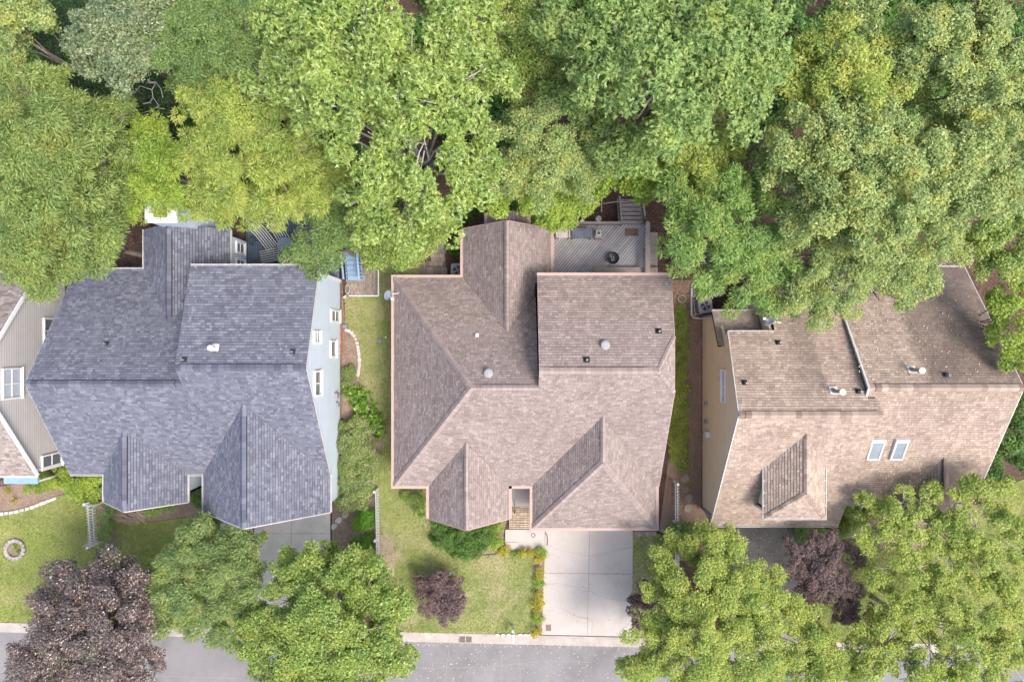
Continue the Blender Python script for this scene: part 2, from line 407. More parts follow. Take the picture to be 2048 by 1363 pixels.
M['l_dark'] = leaf_mat('dark_green_leaves', [(0.022, 0.055, 0.022), (0.05, 0.10, 0.038), (0.085, 0.145, 0.055)], None)
M['l_ivy'] = leaf_mat('ivy_leaves', [(0.050, 0.127, 0.029), (0.105, 0.215, 0.044), (0.182, 0.303, 0.072)], None)
M['l_bright'] = leaf_mat('bright_green_leaves', [(0.101, 0.190, 0.032), (0.184, 0.293, 0.052), (0.284, 0.397, 0.086), (0.450, 0.517, 0.172)], (0.426, 0.460, 0.092), 0.55, rough=0.4, spec=0.5)
M['l_pine'] = leaf_mat('soft_grey_green_needles', [(0.094, 0.170, 0.059), (0.163, 0.252, 0.092), (0.244, 0.340, 0.120), (0.402, 0.466, 0.175)], (0.376, 0.416, 0.110), 0.45)
M['l_purple'] = leaf_mat('purple_brown_leaves', [(0.062, 0.044, 0.042), (0.107, 0.076, 0.073), (0.164, 0.121, 0.113), (0.329, 0.265, 0.243)], (0.097, 0.112, 0.056), 0.5, 0.7, 0.12, 0.3, 0.7)
M['l_maple'] = leaf_mat('plum_maple_leaves', [(0.078, 0.050, 0.056), (0.125, 0.085, 0.088), (0.18, 0.125, 0.125), (0.25, 0.18, 0.17)], None, transl=0.15)
M['l_hosta'] = leaf_mat('hosta_leaves', [(0.085, 0.20, 0.016), (0.165, 0.33, 0.03), (0.25, 0.41, 0.055), (0.40, 0.50, 0.15)], None, rough=0.35, spec=0.5)
M['l_box'] = leaf_mat('boxwood_leaves', [(0.07, 0.19, 0.02), (0.14, 0.32, 0.035), (0.23, 0.42, 0.06)], None)
M['l_azalea'] = leaf_mat('azalea_leaves_and_spent_flowers', [(0.13, 0.23, 0.05), (0.21, 0.34, 0.08), (0.31, 0.43, 0.12), (0.66, 0.50, 0.41), (0.76, 0.60, 0.51)], None, interp='CONSTANT', stops=[0.0, 0.28, 0.55, 0.82, 0.93])
M['l_gold'] = leaf_mat('golden_shrub_leaves', [(0.26, 0.27, 0.03), (0.44, 0.40, 0.05), (0.56, 0.48, 0.10)], None)
M['l_grass'] = leaf_mat('groundcover_blades', [(0.204, 0.300, 0.060), (0.372, 0.468, 0.102), (0.540, 0.600, 0.168)], None)

# ------------------------------------------------------------------ courses: shingles and lap boards cut to a planar polygon
def frame(poly):
    n = Vector((0, 0, 0))
    for i in range(len(poly)): n += poly[i].cross(poly[(i + 1) % len(poly)])
    n.normalize()
    if n.z < -1e-6: n = -n
    d = Vector((0, 0, -1)); d = (d - n * d.dot(n)).normalized()
    a = d.cross(n).normalized()
    return n, d, a
def courses(poly, exposure, widths=None, n=None):
    """trapezoids (b0, b1, al0, ar0, al1, ar1) in the plane's own axes, eave course first"""
    nn, d, a = frame(poly)
    if n is not None and nn.dot(n) < 0: nn = -nn; a = d.cross(nn).normalized()
    P = [(p.dot(a), p.dot(d)) for p in poly]; h = poly[0].dot(nn)
    bmax = max(p[1] for p in P); bmin = min(p[1] for p in P)
    out = []
    k = 0
    while bmax - k * exposure > bmin + 0.03:
        b1 = bmax - k * exposure; b0 = max(b1 - exposure, bmin); bm = (b0 + b1) / 2
        xs = []
        for i in range(len(P)):
            (x0, y0), (x1, y1) = P[i], P[(i + 1) % len(P)]
            if (y0 <= bm) != (y1 <= bm):
                def fx(b, x0=x0, y0=y0, x1=x1, y1=y1):
                    t = min(1.0, max(0.0, (b - y0) / (y1 - y0))); return x0 + t * (x1 - x0)
                xs.append((fx(bm), fx))
        xs.sort(key=lambda e: e[0])
        for j in range(0, len(xs) - 1, 2):
            L, R = xs[j][1], xs[j + 1][1]
            cuts = []
            if widths:
                x = xs[j][0] - rnd.random() * widths[-1]
                while True:
                    x += rnd.choice(widths)
                    if x > xs[j + 1][0] - 0.08: break
                    if x > max(L(b0), L(b1)) + 0.02 and x < min(R(b0), R(b1)) - 0.02: cuts.append(x)
            fs = [L] + [(lambda b, x=x: x) for x in cuts] + [R]
            for q in range(len(fs) - 1):
                rect = widths is not None and 0 < q < len(fs) - 2
                out.append((b0, b1, fs[q](b0), fs[q + 1](b0), fs[q](b1), fs[q + 1](b1), rect))
        k += 1
    return out, (nn, d, a, h)
CGAP = 0.026  # strip of dark felt left open below each course, painting its shadow line
TABF = [(0, 1, 2, 3), (3, 2, 5, 4), (0, 3, 4), (1, 5, 2), (0, 4, 5, 1)]
def tab_verts(fr, t, th, gap=0.004):
    nn, d, a, h = fr
    b0, b1, l0, r0, l1, r1 = t[:6]
    def P(x, b, e): return a * x + d * b + nn * (h + e)
    lap = 0.0; b1 = b1 - CGAP
    return [P(l0 + gap, b0 - lap, 0.003), P(r0 - gap, b0 - lap, 0.003), P(r1 - gap, b1, th), P(l1 + gap, b1, th), P(l1 + gap, b1, -0.004), P(r1 - gap, b1, -0.004)]

_tabmesh = {}
class Roof:
    """all shingled planes of one house; the 300 tabs that show largest are objects, the rest one joined part"""
    def __init__(s, house, m, felt, exposure=0.145, widths=(0.15, 0.2, 0.26), nsingle=300):
        s.house, s.m, s.felt, s.e, s.w, s.ns = house, m, felt, exposure, widths, nsingle
        s.capm = M[[k for k, v in M.items() if v == m][0] + '_cap']; s.deck = MB(); s.tabs = []; s.caps = []; s.parts = []
    def plane(s, poly, th=0.16):
        poly = [Vector(p) for p in poly]
        n = Vector((0, 0, 0))
        for i in range(len(poly)): n += poly[i].cross(poly[(i + 1) % len(poly)])
        if n.z < 0: poly.reverse()
        s.deck.slab(poly, th)
        ts, fr = courses(poly, s.e, s.w)
        for t in ts: s.tabs.append((t, fr))
    def ridge(s, p, q, d1, d2, half=0.17, lift=0.03, vent=None, step=0.24, cm=None):
        """overlapping cap pieces along p-q; d1, d2 run down the two slopes; vent=(t0,t1) a raised ridge vent below"""
        p, q = Vector(p), Vector(q); t = (q - p); L = t.length; t.normalize()
        s.caps.append((p, q, t, L, Vector(d1).normalized(), Vector(d2).normalized(), half, lift, vent, step))
    def finish(s):
        roof = s.deck.build('roof', s.felt, s.house)
        order = []
        for i, (t, fr) in enumerate(s.tabs):
            if t[6]:
                c = fr[2] * ((t[2] + t[3]) / 2) + fr[1] * ((t[0] + t[1]) / 2) + fr[0] * fr[3]
                view = (Vector((0, 0, CAMZ)) - c); dist = view.length
                u = 1024 + FPX * c.x / (CAMZ - c.z)
                if -10 < u < 2058:
                    order.append((-(t[3] - t[2]) * s.e * abs(fr[0].dot(view)) / dist ** 3 * (0.97 + 0.06 * rnd.random()), i))
        order.sort(); single = set(i for _, i in order[:s.ns])
        mb = MB()
        for i, (t, fr) in enumerate(s.tabs):
            th = rnd.choice((0.014, 0.018, 0.024, 0.030))
            if i in single:
                w = t[3] - t[2]; key = (s.m.name, round(w, 2), th)
                if key not in _tabmesh:
                    f0 = (Vector((0, 0, 1)), Vector((0, -1, 0)), Vector((1, 0, 0)), 0.0)
                    _tabmesh[key] = MB().raw(tab_verts(f0, (-s.e / 2, s.e / 2, -w / 2, w / 2, -w / 2, w / 2), th), TABF).mesh('shingle', s.m)
                nn, d, a, h = fr
                c = a * ((t[2] + t[3]) / 2) + d * ((t[0] + t[1]) / 2) + nn * h
                o = link('shingle', _tabmesh[key], roof)
                R = Matrix((a, -d, nn)).transposed().to_4x4()
                R.translation = c
                o.matrix_basis = R
            else:
                mb.raw(tab_verts(fr, t, th), TABF)
        o = mb.build('shingles', s.m, roof); o["kind"] = "stuff"
        for (p, q, t, L, d1, d2, half, lift, vent, step) in s.caps:
            up = -(d1 + d2); up = (up - t * up.dot(t)).normalized()
            if vent:
                v0 = p + t * L * vent[0]; v1 = p + t * L * vent[1]
                vm = MB()
                for d in (d1, d2):
                    vm.obox((v0 + v1) / 2 + d * half * 0.57 + up * 0.03, (v1 - v0) / 2, d * half * 0.57, up * 0.025)
                vm.build('ridge_vent', M['blackplastic'], roof)
            n = max(1, int(round(L / step))); st = L / n
            meshes = {}
            for k in range(n):
                mid = (k + 0.5) / n
                raised = vent and vent[0] < mid < vent[1]
                e = lift + 0.025 + (0.05 if raised else 0.0)
                hw = half * 1.06
                key = (raised, k % 2)
                if key not in meshes:
                    m2 = MB()
                    x0, x1 = -st / 2 + 0.004, st / 2 - 0.004
                    rz0, rz1 = e, e + 0.012 + 0.006 * (k % 2)
                    A = [t * x0 + d1 * hw + up * rz0, t * x0 + up * (rz0 + 0.02), t * x0 + d2 * hw + up * rz0]
                    B = [t * x1 + d1 * hw + up * rz1, t * x1 + up * (rz1 + 0.02), t * x1 + d2 * hw + up * rz1]
                    lo = [v - up * 0.016 for v in A + B]
                    vs = A + B + lo
                    fs = [(0, 1, 4, 3), (1, 2, 5, 4), (3, 4, 10, 9), (4, 5, 11, 10), (0, 3, 9, 6), (2, 8, 11, 5), (6, 9, 10, 7), (7, 10, 11, 8), (0, 6, 7, 1), (1, 7, 8, 2)]
                    meshes[key] = m2.raw(vs, fs).mesh('ridge_cap', s.capm)
                o = link('ridge_cap', meshes[key], roof)
                o.location = p + t * (st * (k + 0.5))
        return roof

def gutter(parent, p, q, out, m, name='gutter', w=0.095, h=0.10, closed=False, brackets=0.0):
    p, q, out = Vector(p), Vector(q), Vector(out).normalized()
    up = Vector((0, 0, 1))
    if closed:
        mb = MB(); c = (p + q) / 2 + out * w / 2 - up * (h / 2 - 0.01)
        mb.obox(c, (q - p) / 2, out * w / 2, up * h / 2)
        return mb.build(name, m, parent)
    prof = [(0.0, 0.0), (0.0, -h), (w, -h), (w, 0.012), (w - 0.03, 0.012), (w - 0.03, -h + 0.02), (0.02, -h + 0.02), (0.02, 0.0)]
    mb = MB(); n = len(prof)
    vs = [p + out * a + up * b for a, b in prof] + [q + out * a + up * b for a, b in prof]
    mb.raw(vs, [(i, (i + 1) % n, (i + 1) % n + n, i + n) for i in range(n)] + [(0, 1, 6, 7), (1, 2, 5, 6), (2, 3, 4, 5), (n, n + 7, n + 6, n + 1), (n + 1, n + 6, n + 5, n + 2), (n + 2, n + 5, n + 4, n + 3)])
    o = mb.build(name, m, parent)
    tr = MB(); c = (p + q) / 2 + out * (w / 2 - 0.005) - up * (h - 0.025)
    tr.obox(c, (q - p) / 2 * 0.998, out * (w / 2 - 0.028), up * 0.003); tr.build('trough_bottom', M['gutterin'], o)
    if brackets:
        L = (q - p).length; k = int(L / brackets)
        bm = MB().obox((0, 0, 0), (q - p).normalized() * 0.025, out * w * 0.5, up * 0.008).mesh('bracket', m)
        for i in range(1, k + 1):
            b = link('bracket', bm, o); b.location = p + (q - p) * (i / (k + 1)) + out * w * 0.5 + up * 0.012
    return o
def trim(parent, pts, w, h, m, name='rake_board'):
    mb = MB()
    for a, b in zip(pts[:-1], pts[1:]): mb.bar(a, b, w, h)
    return mb.build(name, m, parent)
def wall(parent, pts, m, th=0.12, name='wall'):
    return MB().slab(pts, th).build(name, m, parent)
def boards(wallobj, pts, m, exposure, normal, name='siding_board', th=0.011, bgap=0.026):
    """lap siding: each board one object"""
    pts = [Vector(p) for p in pts]
    ts, fr = courses(pts, exposure, None, Vector(normal))
    fr = (fr[0], fr[1], fr[2], fr[3] + 0.004)
    for t in ts:
        MB().raw(tab_verts(fr, (t[0], t[1] + CGAP - bgap) + t[2:], th, 0.0), TABF).build(name, m, wallobj)
def window_x(parent, x, y0, y1, z0, z1, sgn, panes_y=1, panes_z=1, gm='glass', fm='white', fw=0.09):
    """window on a wall that faces +x or -x"""
    x = x + 0.035 * sgn
    mb = MB(); yc, zc = (y0 + y1) / 2, (z0 + z1) / 2
    for yy in (y0, y1): mb.box((x + 0.03 * sgn, yy, zc), (0.09, fw, z1 - z0 + fw))
    for zz in (z0, z1): mb.box((x + 0.032 * sgn, yc, zz), (0.095, y1 - y0 - fw, fw))
    fr = mb.build('window', M[fm], parent)
    MB().box((x + 0.05 * sgn, yc, z0 - fw * 0.7), (0.14, y1 - y0 + fw * 1.6, 0.04)).build('sill', M[fm], fr)
    for i in range(panes_y):
        for j in range(panes_z):
            a0 = y0 + fw / 2 + (y1 - y0 - fw) * i / panes_y; a1 = y0 + fw / 2 + (y1 - y0 - fw) * (i + 1) / panes_y
            c0 = z0 + fw / 2 + (z1 - z0 - fw) * j / panes_z; c1 = z0 + fw / 2 + (z1 - z0 - fw) * (j + 1) / panes_z
            MB().box((x + 0.01 * sgn, (a0 + a1) / 2, (c0 + c1) / 2), (0.02, a1 - a0 - 0.05, c1 - c0 - 0.05)).build('pane', M[gm], fr)
    mm = MB()
    for i in range(1, panes_y): mm.box((x + 0.025 * sgn, y0 + (y1 - y0) * i / panes_y, zc), (0.05, 0.06, z1 - z0 - fw))
    for j in range(1, panes_z): mm.box((x + 0.022 * sgn, yc, z0 + (z1 - z0) * j / panes_z), (0.045, y1 - y0 - fw, 0.06))
    if mm.v: mm.build('glazing_bar', M[fm], fr)
    return fr
def vent_pipe(parent, base, r=0.05, h=0.35, m='blackplastic', flash=0.3, nrm=Vector((0, 0, 1)), dome=None):
    base = Vector(base)
    mb = MB(); t = nrm.orthogonal().normalized(); b = nrm.cross(t)
    d = Vector((0, 0, -1)); d = (d - nrm * d.dot(nrm)).normalized(); a = d.cross(nrm)
    mb.obox(base + nrm * 0.026, a * flash / 2, d * flash / 2, nrm * 0.008)
    mb.lathe(base, [(r * 1.8, -0.05), (r * 1.5, 0.08), (r * 1.05, 0.12)], 12)
    o = mb.build('vent_flashing', M[m], parent)
    MB().lathe(base, [(r, 0.0), (r, h), (r * 0.75, h), (r * 0.75, h - 0.05)], 12).build('pipe', M['greymetal' if dome is None else dome], o)
    return o

# ================================================================== HOUSE IN THE MIDDLE (mauve hip roof)
def house_middle():
    H = empty('house', (1.0, -3.0, 0), 'middle house with mauve brown shingle hip roof and pink gutters', 'house')
    E = 3.0; m = M['mauve']
    xL = W(788, 0, E).x; yB = W(0, 555, E).y; yF = W(0, 971, E).y
    r1 = W(942, 775, 7.7)
    F = Plane((0, yF, E), (1, yF, E), r1)
    xs = 1.25
    r1R = Vector((xs, r1.y, r1.z))
    r2y = F.hit(1200, 741)
    r2L = Vector((xs, r2y.y, r2y.z)); r2R = Vector((F.hit(1316, 741).x, r2y.y, r2y.z))
    E2 = 5.8; yB2 = W(0, 551, E2).y
    B2 = Plane((0, yB2, E2), (1, yB2, E2), r2L)
    zj = 7.5
    yJ1 = r2y.y + (r2y.z - zj) / ((r2y.z - E2) / (yB2 - r2y.y)); yJ2 = yF + (zj - E) / (r1.z - E) * (r1.y - yF)
    J1 = Vector((7.74, yJ1, zj)); J2 = Vector((7.74, yJ2, zj))
    xRf = W(1318, 0, E).x; xRb = W(1342, 0, E2).x
    B = Plane((0, yB, E), (1, yB, E), r1)
    # back wing
    wL = W(926, 0, E).x; wR = W(1102, 0, E).x; wx = (wL + wR) / 2
    wt = B.hit(1013, 662); wt.x = wx; wt = B.at(wx, wt.y); wz = wt.z; wy = W(0, 442, wz).y
    we = Vector((wx, wy, wz))
    WR = Plane(we, wt, (wR, wy, E)); WL = Plane(we, wt, (wL, wy, E))
    zc = WR.z(xs, 0); yc = yB - (zc - E) / (r1.z - E) * (yB - r1.y)
    vR = Vector((xs, yc, zc))
    # front gable and garage hip
    gL = W(858, 0, E).x; gR = W(1018, 0, E).x; gx = (gL + gR) / 2
    gt = F.hit(935, 885); gt = F.at(gx, gt.y); gy = -9.62; ge = Vector((gx, gy, gt.z))
    hL = W(1065, 0, E).x; hR = W(1312, 0, E).x; hx = (hL + hR) / 2
    ht = F.hit(1203, 833); ht = F.at(hx, ht.y); hy = W(0, 1055, E).y
    he = Vector((hx, W(0, 925, ht.z).y, ht.z))
    R = Roof(H, m, M['felt'])
    R.plane([(xL, yB, E), (xL, yF, E), r1])
    R.plane([(xL, yB, E), r1, r1R, vR, wt, (wL, yB, E)])
    R.plane([(xL, yF, E), (gL, yF, E), gt, (gR, yF, E), (hL, yF, E), ht, (hR, yF, E), (xRf, yF, E), J2, r2R, r2L, r1R, r1])
    R.plane([r2L, r2R, J1, (xRb, yB2, E2), (xs, yB2, E2)])
    R.plane([r2R, J2, J1])
    R.plane([we, wt, (wL, yB, E), (wL, wy, E)])
    R.plane([we, wt, vR, (xs, yB2 - 0.2, zc), (wR, yB2 - 0.2, E), (wR, wy, E)])
    R.plane([ge, gt, (gL, yF, E), (gL, gy, E)])
    R.plane([ge, gt, (gR, yF, E), (gR, gy, E)])
    R.plane([ht, he, (hL, hy, E), (hL, yF, E)])
    R.plane([ht, he, (hR, hy, E), (hR, yF, E)])
    R.plane([he, (hL, hy, E), (hR, hy, E)])
    # bump-out roof behind the wing
    bL = W(974, 0, 2.7).x; bR = W(1056, 0, 2.7).x; by = W(0, 424, 2.9).y
    R.plane([(wx, wy - 0.3, 3.5), (wx, by, 3.5), (bL, by, 2.7), (bL, wy - 0.3, 2.7)])
    R.plane([(wx, wy - 0.3, 3.5), (wx, by, 3.5), (bR, by, 2.7), (bR, wy - 0.3, 2.7)])
    def dn(pl):
        d = Vector((0, 0, -1)); return (d - pl.n * d.dot(pl.n)).normalized()
    dF, dB, dB2 = dn(F), dn(B), dn(B2)
    LH = Plane((xL, yB, E), (xL, yF, E), r1)
    R.ridge(r1, r1R, dF, dB, 0.17, vent=(0.17, 0.9))
    R.ridge(r2L, r2R, dF, dB2, 0.17, vent=(0.1, 0.93))
    nb = (Vector((xL, yB, E)) - r1); nf = (Vector((xL, yF, E)) - r1)
    def hip(p, q, P1, P2, half=0.15):
        t = (Vector(q) - Vector(p)).normalized()
        a = P1.n.cross(t); b = P2.n.cross(t)
        if a.dot(dn(P1)) < 0: a = -a
        if b.dot(dn(P2)) < 0: b = -b
        if a.z > 0: a = -a
        if b.z > 0: b = -b
        # keep the one that leaves the hip line into its own slope
        R.ridge(p, q, a, b, half, lift=0.02, step=0.2)
    def side(p, q, P1, into):
        t = (Vector(q) - Vector(p)).normalized(); a = P1.n.cross(t).normalized()
        return a if a.dot(Vector(into) - Vector(p)) > 0 else -a
    def hip2(p, q, P1, i1, P2, i2, half=0.18):
        R.ridge(p, q, side(p, q, P1, i1), side(p, q, P2, i2), half, lift=0.02, step=0.2)
    cB = Vector((xL, yB, E)); cF = Vector((xL, yF, E))
    hip2(cB, r1, LH, cF, B, wt); hip2(cF, r1, LH, cB, F, gt)
    HL = Plane(ht, he, (hL, hy, E)); HR = Plane(ht, he, (hR, hy, E)); HF = Plane(he, (hL, hy, E), (hR, hy, E))
    c1 = Vector((hL, hy, E)); c2 = Vector((hR, hy, E))
    hip2(c1, he, HL, ht, HF, c2); hip2(c2, he, HR, ht, HF, c1)
    R.ridge(ht, he, dn(HL), dn(HR), 0.15, vent=(0.3, 0.78))
    GL = Plane(ge, gt, (gL, gy, E)); GR = Plane(ge, gt, (gR, gy, E))
    R.ridge(gt, ge, dn(GL), dn(GR), 0.15, vent=(0.14, 0.7))
    R.ridge(we, wt, dn(WL), dn(WR), 0.16, vent=(0.08, 0.9))
    JP = Plane(r2R, J2, J1)
    R.ridge(J1, r2R, side(J1, r2R, JP, J2), side(J1, r2R, B2, r2L), 0.1, lift=0.015); R.ridge(J2, r2R, side(J2, r2R, JP, J1), side(J2, r2R, F, r2L), 0.1, lift=0.015)
    roof = R.finish()
    # gutters with pink covers
    gw = 0.15
    P = M['pink']
    for p, q, o in (((xL - gw, yB, E), (wL - gw, yB, E), (0, 1, 0)), ((xL, yF, E), (xL, yB, E), (-1, 0, 0)), ((xL - gw, yF, E), (gL - gw, yF, E), (0, -1, 0)),
                    ((gL, yF, E), (gL, gy, E), (-1, 0, 0)), ((gR, yF, E), (gR, gy, E), (1, 0, 0)), ((gR, yF, E), (hL, yF, E), (0, -1, 0)),
                    ((hL, yF - gw, E), (hL, hy - gw, E), (-1, 0, 0)), ((hL, hy, E), (hR, hy, E), (0, -1, 0)), ((hR, hy - gw, E), (hR, yF, E), (1, 0, 0)),
                    ((wL, yB, E), (wL, wy, E), (-1, 0, 0)), ((wR, yB2 + 0.2, E), (wR, wy, E), (1, 0, 0)), ((xs, yB2, E2), (xRb, yB2, E2), (0, 1, 0)),
                    ((bL, wy, 2.7), (bL, by, 2.7), (-1, 0, 0)), ((bR, wy, 2.7), (bR, by, 2.7), (1, 0, 0))):
        gutter(H, p, q, o, P, w=gw, h=0.13, closed=True)
    trim(H, [(xRb, yB2, E2 - 0.1), J1 - Vector((0, 0, 0.1)), J2 - Vector((0, 0, 0.1)), (xRf, yF, E - 0.1)], 0.05, 0.16, P)
    trim(H, [(wL, wy + 0.03, E - 0.1), (wx, wy + 0.03, wz - 0.1), (wR, wy + 0.03, E - 0.1)], 0.05, 0.16, P)
    trim(H, [(gL, gy - 0.03, E - 0.1), (gx, gy - 0.03, gt.z - 0.1), (gR, gy - 0.03, E - 0.1)], 0.05, 0.16, P)
    # walls
    q = M['pinkwall']; i = 0.35; top = E - 0.22
    wall(H, [(xL + i, yB - i, 0), (xL + i, yF + i, 0), (xL + i, yF + i, top), (xL + i, yB - i, top)], q)
    wall(H, [(wL, yB - i, 0), (xL + i, yB - i, 0), (xL + i, yB - i, top), (wL, yB - i, top)], q)
    wall(H, [(xL + i, yF + i, 0), (gL, yF + i, 0), (gL, yF + i, top), (xL + i, yF + i, top)], q)
    wall(H, [(gL + i, yF + i, 0), (gL + i, gy + i, 0), (gL + i, gy + i, top), (gL + i, yF + i, top)], q)
    wall(H, [(gR - i, gy + i, 0), (gR - i, yF + i, 0), (gR - i, yF + i, top), (gR - i, gy + i, top)], q)
    wall(H, [(gL + i, gy + i, 0), (gR - i, gy + i, 0), (gR - i, gy + i, top), (gx, gy + i, gt.z - 0.4), (gL + i, gy + i, top)], q)
    wall(H, [(gR - i, yF + i, 0), (hL + i, yF + i, 0), (hL + i, yF + i, top), (gR - i, yF + i, top)], q)
    wall(H, [(hL + i, yF + i, 0), (hL + i, hy + i, 0), (hL + i, hy + i, top), (hL + i, yF + i, top)], q)
    wall(H, [(hL + i, hy + i, 0), (hR - i, hy + i, 0), (hR - i, hy + i, top), (hL + i, hy + i, top)], q)
    wall(H, [(hR - i, hy + i, 0), (hR - i, yB2 - i, 0), (hR - i, yB2 - i, E2 - 0.3), (hR - i, J1.y, zj - 0.4), (hR - i, J2.y, zj - 0.4), (hR - i, yF + i, top), (hR - i, hy + i, top)], q)
    wall(H, [(hR - i, yB2 - i, 0), (xs + 0.12, yB2 - i, 0), (xs + 0.12, yB2 - i, E2 - 0.3), (hR - i, yB2 - i, E2 - 0.3)], q)
    wall(H, [(xs + 0.12, yB2 - i, 3.0), (xs + 0.12, r1.y, 7.0), (xs + 0.12, r2y.y, r2y.z - 0.35), (xs + 0.12, yB2 - i, E2 - 0.2)], q)
    wall(H, [(wL + i, wy - i, 0), (wL + i, yB - i, 0), (wL + i, yB - i, top), (wL + i, wy - i, top)], q)
    wall(H, [(wR - i, yB2 - i, 0), (wR - i, wy - i, 0), (wR - i, wy - i, top), (wR - i, yB2 - i, top)], q)
    wall(H, [(wR - i, wy - i, 0), (wL + i, wy - i, 0), (wL + i, wy - i, top), (wx, wy - i, wz - 0.45), (wR - i, wy - i, top)], q)
    MB().box(((bL + bR) / 2, (wy + by) / 2 - 0.2, 1.22), (bR - bL - 0.3, by - wy, 2.44)).build('fireplace_bump_out', q, H)
    MB().box((hx, hy + i - 0.03, 1.1), (4.9, 0.06, 2.2)).build('garage_door', M['white'], H)
    MB().box(((gR + hL) / 2, yF + i - 0.03, 1.2), (0.95, 0.06, 2.05)).build('front_door', M['rust'], H)
    # roof fittings
    for (u, v, PL) in ((974, 748, B), (1214, 692, B2)):
        b = PL.hit(u + (3 if u < 1024 else -4), v - 2)
        o = MB().lathe(b, [(0.19, -0.12), (0.19, 0.12), (0.2, 0.13)], 24).build('attic_fan', M['ventgrey'], roof)
        MB().lathe(b + Vector((0, 0, 0.13)), [(0.225, 0), (0.22, 0.04), (0.15, 0.07), (0.04, 0.08)], 24).build('fan_dome', M['ventgrey'], o)
    for (u, v, PL) in ((1173, 719, B2), (1317, 662, B2)):
        vent_pipe(roof, PL.hit(u, v), nrm=PL.n)
    b = B.hit(954, 671)
    o = MB().obox(b + B.n * 0.05, (0.09, 0, 0), (0, 0.07, -0.05), B.n * 0.04).build('roof_vent', M['white'], roof)
    MB().lathe(b, [(0.04, 0), (0.04, 0.3)], 10).build('pipe', M['white'], o)
    b = F.hit(830, 825)
    # porch floor and brick steps in the entry recess
    return dict(H=H, gR=gR, hL=hL, yF=yF, hy=hy, i=i, xL=xL, yB=yB, wL=wL, hR=hR, LH=LH)
HM = house_middle()

